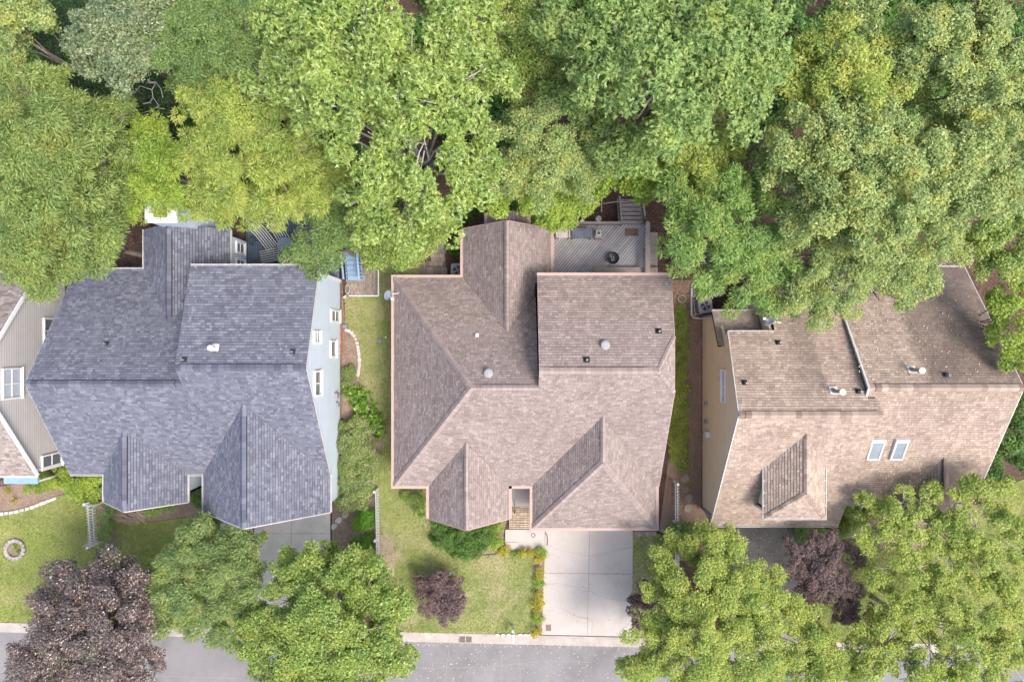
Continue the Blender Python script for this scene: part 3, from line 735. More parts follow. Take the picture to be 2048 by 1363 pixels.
# ================================================================== BLUE-SHINGLED HOUSE
def house_blue():
    H = empty('house', (-16.5, -3.0, 0), 'pale blue house with slate blue shingle roof left of the middle house', 'house')
    E = 3.2; m = M['slate']
    yF = W(0, 948, E).y; yB = W(0, 538, E).y
    r2y = W(0, 735, 7.9)
    F = Plane((0, yF, E), (1, yF, E), (0, r2y.y, r2y.z))
    r1y = F.hit(200, 767)
    xLp = W(50, 0, r1y.z).x; xLf = W(140, 0, E).x; xLb = W(152, 0, E).x
    E2 = 6.0; yB2 = W(0, 531, E2).y
    xsT = W(350, 0, 7.9).x; xsB = W(381, 0, E2).x; xRT = W(612, 0, 7.9).x; xRB = W(638, 0, E2).x; xRF = W(660, 0, E).x
    r1L = Vector((xLp, r1y.y, r1y.z)); r1R = Vector((xsT, r1y.y, r1y.z))
    r2L = Vector((xsT, r2y.y, 7.9)); r2R = Vector((xRT, r2y.y, 7.9))
    B = Plane((0, yB, E), (1, yB, E), r1L); B2 = Plane((0, yB2, E2), (1, yB2, E2), r2L)
    wL = W(288, 0, E).x; wR = W(460, 0, E).x; wx = (wL + wR) / 2
    wt = B.hit(337, 644); wt = B.at(wx, wt.y); wz = wt.z; wy = W(0, 446, wz).y; we = Vector((wx, wy, wz))
    WR = Plane(we, wt, (wR, wy, E)); WL = Plane(we, wt, (wL, wy, E))
    xs = xsB + 0.1
    zc = WR.z(xs, 0); yc = yB - (zc - E) / (r1y.z - E) * (yB - r1y.y); vR = Vector((xs, yc, zc))
    gL = W(208, 0, E).x; gR = W(375, 0, E).x; gx = (gL + gR) / 2
    gt = F.hit(252, 860); gt = F.at(gx, gt.y); gy = -8.68; ge = Vector((gx, gy, gt.z))
    hL = W(407, 0, E).x; hR = xRF; hx = (hL + hR) / 2
    ht = F.hit(490, 808); ht = F.at(hx, ht.y); hy = -9.22; he = Vector((hx, hy, ht.z))
    R = Roof(H, m, M['felt_blue'], widths=(0.12, 0.16, 0.21, 0.30))
    R.plane([(xLb, yB, E), r1L, r1R, (xs, r1y.y + 0.01, B.z(xs, r1y.y)), vR, wt, (wL, yB, E)])
    R.plane([(xLf, yF, E), (gL, yF, E), gt, (gR, yF, E), (hL, yF, E), ht, (hR, yF, E), r2R, r2L, r1R, r1L])
    R.plane([r2L, r2R, (xRB, yB2, E2), (xsB, yB2, E2)])
    R.plane([we, wt, (wL, yB, E), (wL, wy, E)])
    R.plane([we, wt, vR, (xs, yB2 - 0.2, zc), (wR, yB2 - 0.2, E), (wR, wy, E)])
    R.plane([ge, gt, (gL, yF, E), (gL, gy, E)]); R.plane([ge, gt, (gR, yF, E), (gR, gy, E)])
    R.plane([he, ht, (hL, yF, E), (hL, hy, E)]); R.plane([he, ht, (hR, yF, E), (hR, hy, E)])
    def dn(pl):
        d = Vector((0, 0, -1)); return (d - pl.n * d.dot(pl.n)).normalized()
    R.ridge(r1L, r1R, dn(F), dn(B), 0.18, vent=(0.05, 0.97), step=0.3)
    R.ridge(r2L, r2R, dn(F), dn(B2), 0.18, vent=(0.03, 0.93), step=0.3)
    R.ridge(we, wt, dn(WL), dn(WR), 0.18, vent=(0.08, 0.95), step=0.3)
    GL = Plane(ge, gt, (gL, gy, E)); GR = Plane(ge, gt, (gR, gy, E)); HL = Plane(he, ht, (hL, hy, E)); HR = Plane(he, ht, (hR, hy, E))
    R.ridge(gt, ge, dn(GL), dn(GR), 0.18, vent=(0.08, 0.9), step=0.3)
    R.ridge(ht, he, dn(HL), dn(HR), 0.18, vent=(0.1, 0.93), step=0.3)
    roof = R.finish()
    w = M['white']; tw = M['trim']
    for p, q, o in (((xLb, yB, E), (wL, yB, E), (0, 1, 0)), ((wL, yB, E), (wL, wy, E), (-1, 0, 0)), ((wR, yB2 + 0.1, E), (wR, wy, E), (1, 0, 0)), ((xsB, yB2, E2), (xRB, yB2, E2), (0, 1, 0)),
                    ((xLf, yF, E), (gL, yF, E), (0, -1, 0)), ((gL, yF, E), (gL, gy, E), (-1, 0, 0)), ((gR, yF, E), (gR, gy, E), (1, 0, 0)), ((gR, yF, E), (hL, yF, E), (0, -1, 0)),
                    ((hL, yF, E), (hL, hy, E), (-1, 0, 0)), ((hR, hy, E), (hR, yF, E), (1, 0, 0))):
        gutter(H, p, q, o, tw, w=0.085, brackets=0.62 if p[2] == E2 or o[1] == 1 else 0.0)
    dz = Vector((0, 0, 0.09))
    trim(H, [Vector((xRB, yB2, E2)) - dz, r2R - dz, Vector((xRF, yF, E)) - dz], 0.04, 0.14, tw)
    trim(H, [Vector((xLb, yB, E)) - dz, r1L - dz, Vector((xLf, yF, E)) - dz], 0.04, 0.14, tw)
    trim(H, [Vector((xsB, yB2, E2)) - dz, r2L - dz], 0.05, 0.14, M['slate'])
    trim(H, [Vector((gL, gy - 0.03, E)) - dz, ge + Vector((0, -0.03, 0)) - dz, Vector((gR, gy - 0.03, E)) - dz], 0.04, 0.12, tw)
    trim(H, [Vector((hL, hy - 0.03, E)) - dz, he + Vector((0, -0.03, 0)) - dz, Vector((hR, hy - 0.03, E)) - dz], 0.04, 0.12, tw)
    q = M['paleblue']; X = -9.98; top = E - 0.2; i = 0.3
    bx = X - 0.25
    poly = [(X, hy + 0.4, 0.45), (X, yB2 - 0.25, 0.45), (X, yB2 - 0.25, E2 - 0.25), (X, r2y.y, 7.6), (X, yF, E - 0.2), (X, hy + 0.4, E - 0.2)]
    wr = wall(H, poly, M['sheathing_shade_blue'])
    boards(wr, poly, q, 0.155, (1, 0, 0))
    MB().bar((X + 0.03, yB2 - 0.25, 0.4), (X + 0.03, yB2 - 0.25, E2 - 0.3), 0.1, 0.14, (0, 1, 0)).build('corner_board', w, H)
    # brick base course under the siding
    bb = MB().box((X - 0.08, (hy + 0.4 + yB2 - 0.25) / 2, 0.2), (0.16, yB2 - hy - 0.65, 0.44)).build('foundation', M['mortar'], H)
    bm = MB().box((0, 0, 0), (0.10, 0.20, 0.065)).mesh('brick', M['brick'])
    y0 = W(0, 705, 0).y; y1 = W(0, 618, 0).y
    for r in range(5):
        yy = y0 + (0.11 if r % 2 else 0.0)
        while yy < y1:
            o = link('brick', bm, bb); o.location = (X + 0.015, yy, 0.05 + r * 0.078); yy += 0.215
    wall(H, [(xLf + 0.3, yB - i, 0), (xLf + 0.3, yF + i, 0), (xLf + 0.3, yF + i, top), (xLf + 0.3, r1y.y, r1y.z - 0.35), (xLf + 0.3, yB - i, top)], q)
    wall(H, [(wL, yB - i, 0), (xLf + 0.3, yB - i, 0), (xLf + 0.3, yB - i, top), (wL, yB - i, top)], q)
    wall(H, [(xLf + 0.3, yF + i, 0), (gL, yF + i, 0), (gL, yF + i, top), (xLf + 0.3, yF + i, top)], q)
    wall(H, [(gL + i, yF, 0), (gL + i, gy + i, 0), (gL + i, gy + i, top), (gL + i, yF, top)], q)
    wall(H, [(gR - i, gy + i, 0), (gR - i, yF, 0), (gR - i, yF, top), (gR - i, gy + i, top)], q)
    wall(H, [(gL + i, gy + i, 0), (gR - i, gy + i, 0), (gR - i, gy + i, top), (gx, gy + i, gt.z - 0.4), (gL + i, gy + i, top)], q)
    nw = [(gR - i, yF + 0.1, 0), (hL + i, yF + 0.1, 0), (hL + i, yF + 0.1, top), (gR - i, yF + 0.1, top)]
    boards(wall(H, nw, M['sheathing_shade_blue']), nw, q, 0.155, (0, -1, 0))
    wall(H, [(hL + i, yF, 0), (hL + i, hy + i, 0), (hL + i, hy + i, top), (hL + i, yF, top)], q)
    wall(H, [(hL + i, hy + i, 0), (X, hy + i, 0), (X, hy + i, top), (hx, hy + i, ht.z - 0.4), (hL + i, hy + i, top)], q)
    MB().box((hx + 0.1, hy + i - 0.03, 1.1), (4.7, 0.06, 2.2)).build('garage_door', w, H)
    wall(H, [(X, yB2 - 0.25, 0), (xs + 0.12, yB2 - 0.25, 0), (xs + 0.12, yB2 - 0.25, E2 - 0.2), (X, yB2 - 0.25, E2 - 0.2)], q)
    wall(H, [(xs + 0.12, yB2 - i, 3.0), (xs + 0.12, r1y.y, 7.0), (xs + 0.12, r2y.y, 7.6), (xs + 0.12, yB2 - i, E2 - 0.2)], q)
    # back wing walls; the side toward the deck shows siding and two windows
    xw = wR - 0.10
    wp = [(xw, yB2 - 0.25, 0), (xw, wy - i, 0), (xw, wy - i, top), (xw, yB2 - 0.25, top)]
    boards(wall(H, wp, M['sheathing_shade_blue']), wp, q, 0.155, (1, 0, 0))
    wall(H, [(wL + i, wy - i, 0), (wL + i, yB - i, 0), (wL + i, yB - i, top), (wL + i, wy - i, top)], q)
    wall(H, [(xw, wy - i, 0), (wL + i, wy - i, 0), (wL + i, wy - i, top), (wx, wy - i, wz - 0.4), (xw, wy - i, top)], q)
    for v0, v1 in ((484, 505), (518, 540)):
        window_x(H, xw, W(0, v1, 2).y, W(0, v0, 2).y, 1.15, 2.25, 1, 1, 2)
    # chimney chase on the gable end of the wing
    cx0, cx1 = W(292, 0, 6.6).x, W(351, 0, 6.6).x; cy0, cy1 = W(0, 443, 6.6).y + 0.02, W(0, 415, 6.6).y + 0.2
    c = MB().box(((cx0 + cx1) / 2, (cy0 + cy1) / 2, 3.25), (cx1 - cx0, cy1 - cy0, 6.5)).build('chimney', q, H)
    cp = [(cx1, cy0, 3.0), (cx1, cy1, 3.0), (cx1, cy1, 6.45), (cx1, cy0, 6.45)]
    boards(c, cp, q, 0.155, (1, 0, 0))
    MB().box(((cx0 + cx1) / 2, (cy0 + cy1) / 2, 6.54), (cx1 - cx0 + 0.16, cy1 - cy0 + 0.16, 0.09)).build('chimney_cap', w, c)
    fl = W(318, 426, 6.8)
    MB().box((fl.x, fl.y + 0.05, 6.66), (0.58, 0.42, 0.16)).build('flue_cover', M['rust'], c)
    # windows of the side wall
    for (u0, u1, v0, v1, z0, pz, py) in ((660, 677, 621, 643, 1.7, 2, 1), (626, 638, 663, 685, 4.6, 2, 1), (659, 670, 682, 713, 2.0, 1, 1), (627, 640, 742, 790, 4.3, 1, 2)):
        zt = CAMZ - (-X) * FPX / (1024 - u0); zb = CAMZ - (-X) * FPX / (1024 - u1)
        zm = (zt + zb) / 2
        window_x(H, X, W(0, v1, zm).y, W(0, v0, zm).y, zb + 0.05, zt - 0.02, 1, py, pz)
    # electric meter and conduit
    p = W(676, 790, 1.4)
    mt = MB().box((X + 0.1, p.y, 1.5), (0.16, 0.28, 0.42)).build('electric_meter', M['greymetal'], H)
    MB().tube([(X + 0.1, p.y, 1.3), (X + 0.1, p.y, 0.1)], 0.03).build('conduit', M['greymetal'], mt)
    MB().box((X + 0.08, p.y - 0.55, 1.2), (0.12, 0.26, 0.3)).build('cable_box', M['greymetal'], H)
    # roof fittings
    b = B2.hit(431, 695)
    o = MB().obox(b + B2.n * 0.03, (0.17, 0, 0), B2.n.cross(Vector((1, 0, 0))) * 0.17, B2.n * 0.012).build('vent_flashing', M['whitemetal'], roof)
    MB().tube([b - Vector((0, 0, 0.1)), b + Vector((0, 0, 0.55))], 0.075, 12).build('flue_pipe', M['whitemetal'], o)
    MB().lathe(b + Vector((0, 0, 0.5)), [(0.12, 0), (0.14, 0.04), (0.13, 0.12), (0.05, 0.16)], 16).build('flue_cap', M['white'], o)
    for (u, v, PL) in ((369, 719, B2), (586, 703, B2), (213, 687, B)):
        vent_pipe(roof, PL.hit(u, v), 0.05, 0.25, nrm=PL.n, m='felt_blue', flash=0.26)
    return dict(H=H, X=X, yB2=yB2, wR=wR, wy=wy, hL=hL, hy=hy)
HB = house_blue()

# ================================================================== GREY HOUSE AT THE LEFT EDGE
def house_grey():
    H = empty('house', (-31.0, -2.0, 0), 'warm grey sided house at the left edge of the photo', 'house')
    X = -26.2; m = M['greybrown']; xr = -25.95
    ef = W(72, 951, 2.7); eb = W(66, 548, 2.9); E = 2.7
    yF = ef.y; yB = eb.y + 0.1
    ry = (yF + yB) / 2 + 0.05; rz = 7.05
    R = Roof(H, m, M['felt'], nsingle=260)
    xl = -37.0
    R.plane([(xr, yF, E), (xr, ry, rz), (xl, ry, rz), (xl, yF, E)])
    R.plane([(xr, yB, E), (xr, ry, rz), (xl, ry, rz), (xl, yB, E)])
    d1 = Vector((0, yF - ry, E - rz)).normalized(); d2 = Vector((0, yB - ry, E - rz)).normalized()
    R.ridge((xr, ry, rz), (xl, ry, rz), d1, d2)
    R.finish()
    w = M['white']; dz = Vector((0, 0, 0.08))
    trim(H, [Vector((xr, yB, E)) - dz, Vector((xr, ry, rz)) - dz, Vector((xr, yF, E)) - dz], 0.06, 0.2, w)
    gutter(H, (xl, yF, E), (xr, yF, E), (0, -1, 0), w); gutter(H, (xl, yB, E), (xr, yB, E), (0, 1, 0), w)
    poly = [(X, yF + 0.25, 0), (X, yB - 0.25, 0), (X, yB - 0.25, E - 0.1), (X, ry, rz - 0.2), (X, yF + 0.25, E - 0.1)]
    q = M['greysiding']
    boards(wall(H, poly, M['sheathing_shade']), poly, q, 0.17, (1, 0, 0), bgap=0.042)
    MB().bar((X + 0.03, yF + 0.25, 0), (X + 0.03, yF + 0.25, E - 0.1), 0.12, 0.14, (0, 1, 0)).build('corner_board', w, H)
    wall(H, [(xl, yF + 0.25, 0), (X, yF + 0.25, 0), (X, yF + 0.25, E - 0.1), (xl, yF + 0.25, E - 0.1)], q)
    wall(H, [(X, yB - 0.25, 0), (xl, yB - 0.25, 0), (xl, yB - 0.25, E - 0.1), (X, yB - 0.25, E - 0.1)], q)
    zt = CAMZ - 26.2 * FPX / 1024.0
    zm = 4.6
    def zz(u): return CAMZ - 26.2 * FPX / (1024.0 - u)
    window_x(H, X, W(0, 796, zz(22)).y, W(0, 737, zz(22)).y, zz(40), zz(3), 1, 2, 2, 'blind')
    window_x(H, X, W(0, 686, zz(98)).y, W(0, 637, zz(98)).y, zz(112), zz(86), 1, 2, 1, 'glass')
    window_x(H, X, W(0, 935, zz(100)).y, W(0, 908, zz(100)).y, zz(121), zz(82), 1, 1, 2, 'glass')
    MB().box((X - 1.2, yF - 0.35, 1.9), (1.9, 0.5, 0.06)).build('porch_awning', M['bluerail'], H)
    for k in range(2): MB().box((X - 0.4 - 1.6 * k, yF - 0.5, 0.94), (0.1, 0.1, 1.87)).build('awning_post', M['white'], H)
house_grey()

# ================================================================== TAN HOUSE ON THE RIGHT
def house_tan():
    H = empty('house', (17.5, -4.0, 0), 'tan sided house with brown shingle roof, dormer and skylights on the right', 'house')
    m = M['tan']; EF = 2.6
    yF = W(0, 1050, EF).y
    r1y = W(0, 829, 7.3)
    F = Plane((0, yF, EF), (1, yF, EF), r1y)
    EB = 4.9; yB = W(0, 664, EB).y
    B = Plane((0, yB, EB), (1, yB, EB), r1y)
    xT = W(1478, 0, 7.3).x; xF = W(1421, 0, EF).x; xB = W(1456, 0, EB).x
    xe = W(1766, 0, 7.3).x; xef = W(1677, 0, EF).x
    xk = W(1550, 0, EB).x
    # right part
    ZR = 6.95; r2 = W(1738, 775, ZR); xq = r2.x; xr = 24.8
    s2 = 0.69
    EB2 = 2.6; yB2 = r2.y + (ZR - EB2) / s2
    sf = 0.565
    F2 = Plane((0, r2.y, ZR), (1, r2.y, ZR), (0, r2.y - 1, ZR - sf))
    yF2 = F2.hit(1720, 1007).y; EF2 = F2.z(0, yF2)
    B2 = Plane((0, r2.y, ZR), (1, r2.y, ZR), (0, yB2, EB2))
    R = Roof(H, m, M['felt'])
    pt = lambda x, y, P: Vector((x, y, P.z(x, y)))
    R.plane([(xT, r1y.y, 7.3), (xe, r1y.y, 7.3), (xef, yF, EF), (xF, yF, EF)])
    yb3 = yB + 3.0
    R.plane([(xT, r1y.y, 7.3), (xB, yB, EB), (xk, yB, EB), pt(xk, yb3, B), pt(xq, yb3, B), (xq, r1y.y, 7.3)])
    R.plane([(xq, r1y.y, 7.3), (xe, r1y.y, 7.3), pt(xe, r1y.y + 0.75, B), pt(xq, r1y.y + 0.75, B)])
    R.plane([(xq, r2.y, ZR), (xr, r2.y, ZR), (xr, yB2, EB2), (xq, yB2, EB2)])
    R.plane([(xq, r2.y, ZR), (xr, r2.y, ZR), (xr, yF2, EF2), (xq, yF2, EF2)])
    # low roof at the back left
    zl = 3.0; lx0, lx1 = W(1424, 0, zl).x, W(1513, 0, zl).x; ly1 = W(0, 622, zl).y; ly0 = W(0, 690, 3.9).y
    R.plane([(lx0, ly0, 4.15), (lx1, ly0, 4.15), (lx1, ly1, zl), (lx0, ly1, zl)])
    # hipped dormer
    DZ = 5.2
    dt = F.hit(1607, 868); dL, dR = W(1529, 0, DZ).x, W(1649, 0, DZ).x; dx = (dL + dR) / 2
    dt = F.at(dx, dt.y); dy = W(0, 1035, DZ).y; de = Vector((dx, dy + 1.55, dt.z))
    yd = (DZ - EF) / (7.3 - EF) * (r1y.y - yF) + yF
    R.plane([dt, de, (dL, dy, DZ), (dL, yd, DZ)]); R.plane([dt, de, (dR, dy, DZ), (dR, yd, DZ)]); R.plane([de, (dL, dy, DZ), (dR, dy, DZ)])
    # porch hip on the right front
    px0, px1 = W(1795, 0, 3.2).x, W(1905, 0, 3.2).x; pyf = W(0, 1003, 3.2).y - 0.02; pxm = (px0 + px1) / 2
    pz = 4.9; py = F2.p.y - (ZR - pz) / sf
    pt0 = Vector((pxm, py, pz)); pyb = F2.p.y - (ZR - 3.2) / sf
    pe = Vector((pxm, pyf - 0.6 + 1.7, pz)); pyf2 = pyf - 0.6
    R.plane([pt0, pe, (px0, pyf2, 3.2), (px0, pyb, 3.2)]); R.plane([pt0, pe, (px1, pyf2, 3.2), (px1, pyb, 3.2)]); R.plane([pe, (px0, pyf2, 3.2), (px1, pyf2, 3.2)])
    def dn(pl):
        d = Vector((0, 0, -1)); return (d - pl.n * d.dot(pl.n)).normalized()
    def side(p, q, P1, into):
        t = (Vector(q) - Vector(p)).normalized(); a = P1.n.cross(t).normalized()
        return a if a.dot(Vector(into) - Vector(p)) > 0 else -a
    R.ridge((xT, r1y.y, 7.3), (xe, r1y.y, 7.3), dn(F), dn(B), 0.2, vent=(0.03, 0.97), step=0.3)
    R.ridge((xq, r2.y, ZR), (xr, r2.y, ZR), dn(F2), dn(B2), 0.2, vent=(0.03, 0.97), step=0.3)
    DLp = Plane(dt, de, (dL, dy, DZ)); DRp = Plane(dt, de, (dR, dy, DZ)); DFp = Plane(de, (dL, dy, DZ), (dR, dy, DZ))
    c1 = Vector((dL, dy, DZ)); c2 = Vector((dR, dy, DZ))
    R.ridge(c1, de, side(c1, de, DLp, dt), side(c1, de, DFp, c2), 0.13, lift=0.02); R.ridge(c2, de, side(c2, de, DRp, dt), side(c2, de, DFp, c1), 0.13, lift=0.02)
    R.ridge(dt, de, dn(DLp), dn(DRp), 0.12)
    roof = R.finish()
    w = M['trim']
    gutter(H, (xF, yF, EF), (xef, yF, EF), (0, -1, 0), w, brackets=0.9)
    gutter(H, (xef, yF2, EF2), (px0, yF2, EF2), (0, -1, 0), w, brackets=0.9); gutter(H, (px0, pyf2, 3.2), (px1, pyf2, 3.2), (0, -1, 0), w)
    gutter(H, (xB, yB, EB), (xk, yB, EB), (0, 1, 0), w, brackets=0.9)
    gutter(H, (lx0, ly1, zl), (lx1 + 0.25, ly1, zl), (0, 1, 0), w, brackets=1.0)
    gutter(H, (xq, yB2, EB2), (xr, yB2, EB2), (0, 1, 0), w)
    gutter(H, (dL, yd, DZ), (dL, dy, DZ), (-1, 0, 0), w, brackets=0.7); gutter(H, (dR, dy, DZ), (dR, yd, DZ), (1, 0, 0), w, brackets=0.7); gutter(H, (dL - 0.12, dy, DZ), (dR + 0.12, dy, DZ), (0, -1, 0), w, brackets=0.8)
    dz = Vector((0, 0, 0.08))
    trim(H, [Vector((xB, yB, EB)) - dz, Vector((xT, r1y.y, 7.3)) - dz, Vector((xF, yF, EF)) - dz], 0.05, 0.16, w)
    up = Vector((0, 0, 0.02))
    trim(H, [Vector((xq - 0.03, yB2, EB2)) + up, Vector((xq - 0.03, r2.y, ZR)) + up, F2.at(xq - 0.03, r2.y - 0.7) + up], 0.09, 0.12, w)
    trim(H, [Vector((xr, yB2, EB2)) - dz, Vector((xr, r2.y, ZR)) - dz, Vector((xr, yF2, EF2)) - dz], 0.05, 0.16, w)
    q = M['tansiding']; X = W(1405, 0, 0).x
    yb = W(0, 640, 0).y
    wy1 = ly1 - 0.2
    poly = [(X, wy1, 0), (X, yF + 0.35, 0), (X, yF + 0.35, EF - 0.15), (X, r1y.y, 7.05), (X, yB - 0.1, EB - 0.1), (X, yB - 0.1, 4.0), (X, wy1, zl - 0.1)]
    boards(wall(H, poly, M['sheathing_shade_tan']), poly, q, 0.16, (-1, 0, 0))
    MB().bar((X - 0.03, yF + 0.35, 0), (X - 0.03, yF + 0.35, EF - 0.15), 0.12, 0.14, (0, 1, 0)).build('corner_board', M['dishgrey'], H)
    MB().bar((X - 0.03, wy1, 0), (X - 0.03, wy1, zl - 0.1), 0.12, 0.14, (0, 1, 0)).build('corner_board', M['dishgrey'], H)
    wall(H, [(X, yF + 0.35, 0), (xef - 0.3, yF + 0.35, 0), (xef - 0.3, yF + 0.35, EF - 0.15), (X, yF + 0.35, EF - 0.15)], q)
    MB().box((X + 3.2, yF + 0.32, 1.05), (4.8, 0.06, 2.1)).build('garage_door', w, H)
    wall(H, [(xef - 0.3, yF + 0.35, 0), (xef - 0.3, r1y.y, 0), (xef - 0.3, r1y.y, 6.6), (xef - 0.3, yF + 0.35, EF - 0.15)], q)
    wall(H, [(xef - 0.3, yF2 + 0.35, 0), (xr - 0.3, yF2 + 0.35, 0), (xr - 0.3, yF2 + 0.35, EF2 - 0.15), (xef - 0.3, yF2 + 0.35, EF2 - 0.15)], q)
    wall(H, [(xr - 0.3, yF2 + 0.35, 0), (xr - 0.3, yB2 - 0.35, 0), (xr - 0.3, yB2 - 0.35, EB2 - 0.1), (xr - 0.3, r2.y, ZR - 0.3), (xr - 0.3, yF2 + 0.35, EF2 - 0.15)], q)
    wall(H, [(xr - 0.3, yB2 - 0.35, 0), (xq + 0.1, yB2 - 0.35, 0), (xq + 0.1, yB2 - 0.35, EB2 - 0.15), (xr - 0.3, yB2 - 0.35, EB2 - 0.15)], q)
    wall(H, [(xq + 0.1, yB2 - 0.35, 0), (xq + 0.1, r1y.y, 0), (xq + 0.1, r2.y, ZR - 0.3), (xq + 0.1, yB2 - 0.35, EB2 - 0.15)], q)
    wall(H, [(xq, yb3 - 0.3, 0), (lx1 + 0.2, yb3 - 0.3, 0), (lx1 + 0.2, yb3 - 0.3, B.z(0, yb3) - 0.3), (xq, yb3 - 0.3, B.z(0, yb3) - 0.3)], q)
    kw = [(lx1 + 0.1, yb3 - 0.3, 0), (lx1 + 0.1, yB - 0.1, 0), (lx1 + 0.1, yB - 0.1, EB - 0.1), (lx1 + 0.1, yb3 - 0.3, B.z(0, yb3) - 0.2)]
    boards(wall(H, kw, M['sheathing_shade_tan']), kw, q, 0.16, (-1, 0, 0))
    wall(H, [(lx1 + 0.1, yB - 0.1, 3.0), (X, yB - 0.1, 3.0), (X, yB - 0.1, EB - 0.15), (lx1 + 0.1, yB - 0.1, EB - 0.15)], q)
    wall(H, [(lx1, wy1, 0), (X, wy1, 0), (X, wy1, zl - 0.1), (lx1, wy1, zl - 0.1)], q)
    ww = W(1431, 765, 4.3)
    window_x(H, X, W(0, 803, 4.3).y, W(0, 741, 4.3).y, 3.95, 4.45, -1, 2, 1, 'blind')
    d = MB()
    wall(H, [(dL + 0.2, yd, 4.6), (dL + 0.2, dy + 0.3, 3.2), (dL + 0.2, dy + 0.3, DZ - 0.1), (dL + 0.2, yd, DZ - 0.1)], q, name='dormer_wall')
    wall(H, [(dR - 0.2, dy + 0.3, 3.2), (dR - 0.2, yd, 4.6), (dR - 0.2, yd, DZ - 0.1), (dR - 0.2, dy + 0.3, DZ - 0.1)], q, name='dormer_wall')
    wall(H, [(dL + 0.2, dy + 0.3, 3.2), (dR - 0.2, dy + 0.3, 3.2), (dR - 0.2, dy + 0.3, DZ - 0.1), (dL + 0.2, dy + 0.3, DZ - 0.1)], q, name='dormer_wall')
    MB().bar((dL + 0.17, dy + 0.27, 3.3), (dL + 0.17, dy + 0.27, DZ - 0.1), 0.12, 0.12, (0, 1, 0)).build('dormer_corner_board', w, H)
    # skylights lying on the right front slope
    ax = Vector((1, 0, 0)); ay = dn(F2)
    for (ua, ub) in ((1743, 1767), (1791, 1814)):
        pa = F2.hit(ua, 879); pb = F2.hit(ua - 20, 915)
        L = (pb - pa).dot(ay); wd = (F2.hit(ub, 879) - pa).x
        c = pa + ax * wd / 2 + ay * L / 2
        o = MB()
        for sx in (-1, 1): o.obox(c + ax * sx * wd / 2 + F2.n * 0.07, ax * 0.035, ay * L / 2, F2.n * 0.1)
        o.obox(c - ay * (L / 2 + 0.02) + F2.n * 0.075, ax * (wd / 2 + 0.05), ay * 0.09, F2.n * 0.11); o.obox(c + ay * L / 2 + F2.n * 0.066, ax * wd / 2, ay * 0.035, F2.n * 0.09)
        fr = o.build('skylight', M['whitemetal'], roof)
        MB().obox(c + F2.n * 0.13, ax * (wd / 2 - 0.05), ay * (L / 2 - 0.05), F2.n * 0.012).build('pane', M['skyglass'], fr)
    # vents and flues
    for (u, v, PL) in ((1489, 765, B), (1556, 685, B), (1716, 782, B), (1890, 749, B2), (1736, 805, F2)):
        vent_pipe(roof, PL.hit(u, v), 0.055, 0.4, nrm=PL.n, flash=0.28)
    for (u, v, PL, h) in ((1667, 781, B, 0.85), (1823, 739, B2, 0.8)):
        b = PL.hit(u, v); o = MB().obox(b + PL.n * 0.028, (0.2, 0, 0), dn(PL) * 0.2, PL.n * 0.01).build('vent_flashing', M['whitemetal'], roof)
        MB().lathe(b, [(0.16, -0.1), (0.1, 0.2), (0.085, h)], 14).build('flue_pipe', M['greymetal'], o)
        MB().lathe(b + Vector((0, 0, h)), [(0.13, 0), (0.15, 0.04), (0.15, 0.10), (0.05, 0.15)], 16).build('flue_cap', M['white'], o)
    # meter, brackets and boxes on the side wall
    p = W(1408, 868, 1.3)
    mt = MB().box((X - 0.12, p.y, 1.3), (0.2, 0.32, 0.5)).build('electric_meter', M['whitemetal'], H)
    MB().tube([(X - 0.1, p.y, 1.1), (X - 0.1, p.y, 0.05)], 0.03).build('conduit', M['greymetal'], mt)
    for v in (842, 806):
        MB().box((X - 0.1, W(0, v, 1).y, 1.0), (0.14, 0.2, 0.24)).build('utility_box', M['greymetal'], H)
    for v, z in ((690, 4.0), (757, 3.6)):
        MB().box((X - 0.08, W(0, v, z).y, z), (0.1, 0.16, 0.22)).build('wall_vent', w, H)
    y1 = wy1 - 0.1
    dp = MB().tube([(X - 0.12, y1, zl - 0.1), (X - 0.12, y1, 0.2)], 0.05)
    dp.build('downspout', w, H)
    return dict(H=H, X=X, F=F, B=B, B2=B2, F2=F2, EF2=EF2, wy1=wy1, ly1=ly1, lx1=lx1, yF=yF)
HT = house_tan()

# ================================================================== GROUND, STREET, LAWNS, PAVING
GZ = -0.13                                    # street level; yards lie at 0
def st(o, kind='structure', label=None):
    o["kind"] = kind
    if label: o["label"] = label
    return o
st(MB().face([(-400, -400, GZ - 0.02), (400, -400, GZ - 0.02), (400, 400, GZ - 0.02), (-400, 400, GZ - 0.02)]).build('ground', M['lawn']))
KP = [(-3000, 1190), (-400, 1233), (0, 1244), (400, 1254), (820, 1263), (1100, 1270), (1265, 1274), (1700, 1284), (2400, 1292), (5000, 1300)]
KW = [W(u, v, 0) for u, v in KP]
def kerb_off(d): return [Vector((p.x, p.y - d, 0)) for p in KW]
def kerb_y(x):
    for a, b in zip(KW[:-1], KW[1:]):
        if a.x <= x <= b.x: return a.y + (b.y - a.y) * (x - a.x) / (b.x - a.x)
    return KW[-1].y
yard = [(p.x, p.y) for p in KW] + [(KW[-1].x, 150), (KW[0].x, 150)]
st(MB().prism(yard, -0.6, 0.0).build('yard', M['ground']))
def strip(d0, d1, z0, z1, name, m, parent=None):
    A, B = kerb_off(d0), kerb_off(d1)
    mb = MB()
    for i in range(len(A) - 1):
        q = [A[i], A[i + 1], B[i + 1], B[i]]
        mb.prism([(p.x, p.y) for p in q], z0, z1)
    return mb.build(name, m, parent)
st(strip(0.62, 8.6, -0.5, GZ, 'street', M['asphalt']))
k = st(strip(0.005, 0.155, -0.5, -0.01, 'kerb', M['joint']))
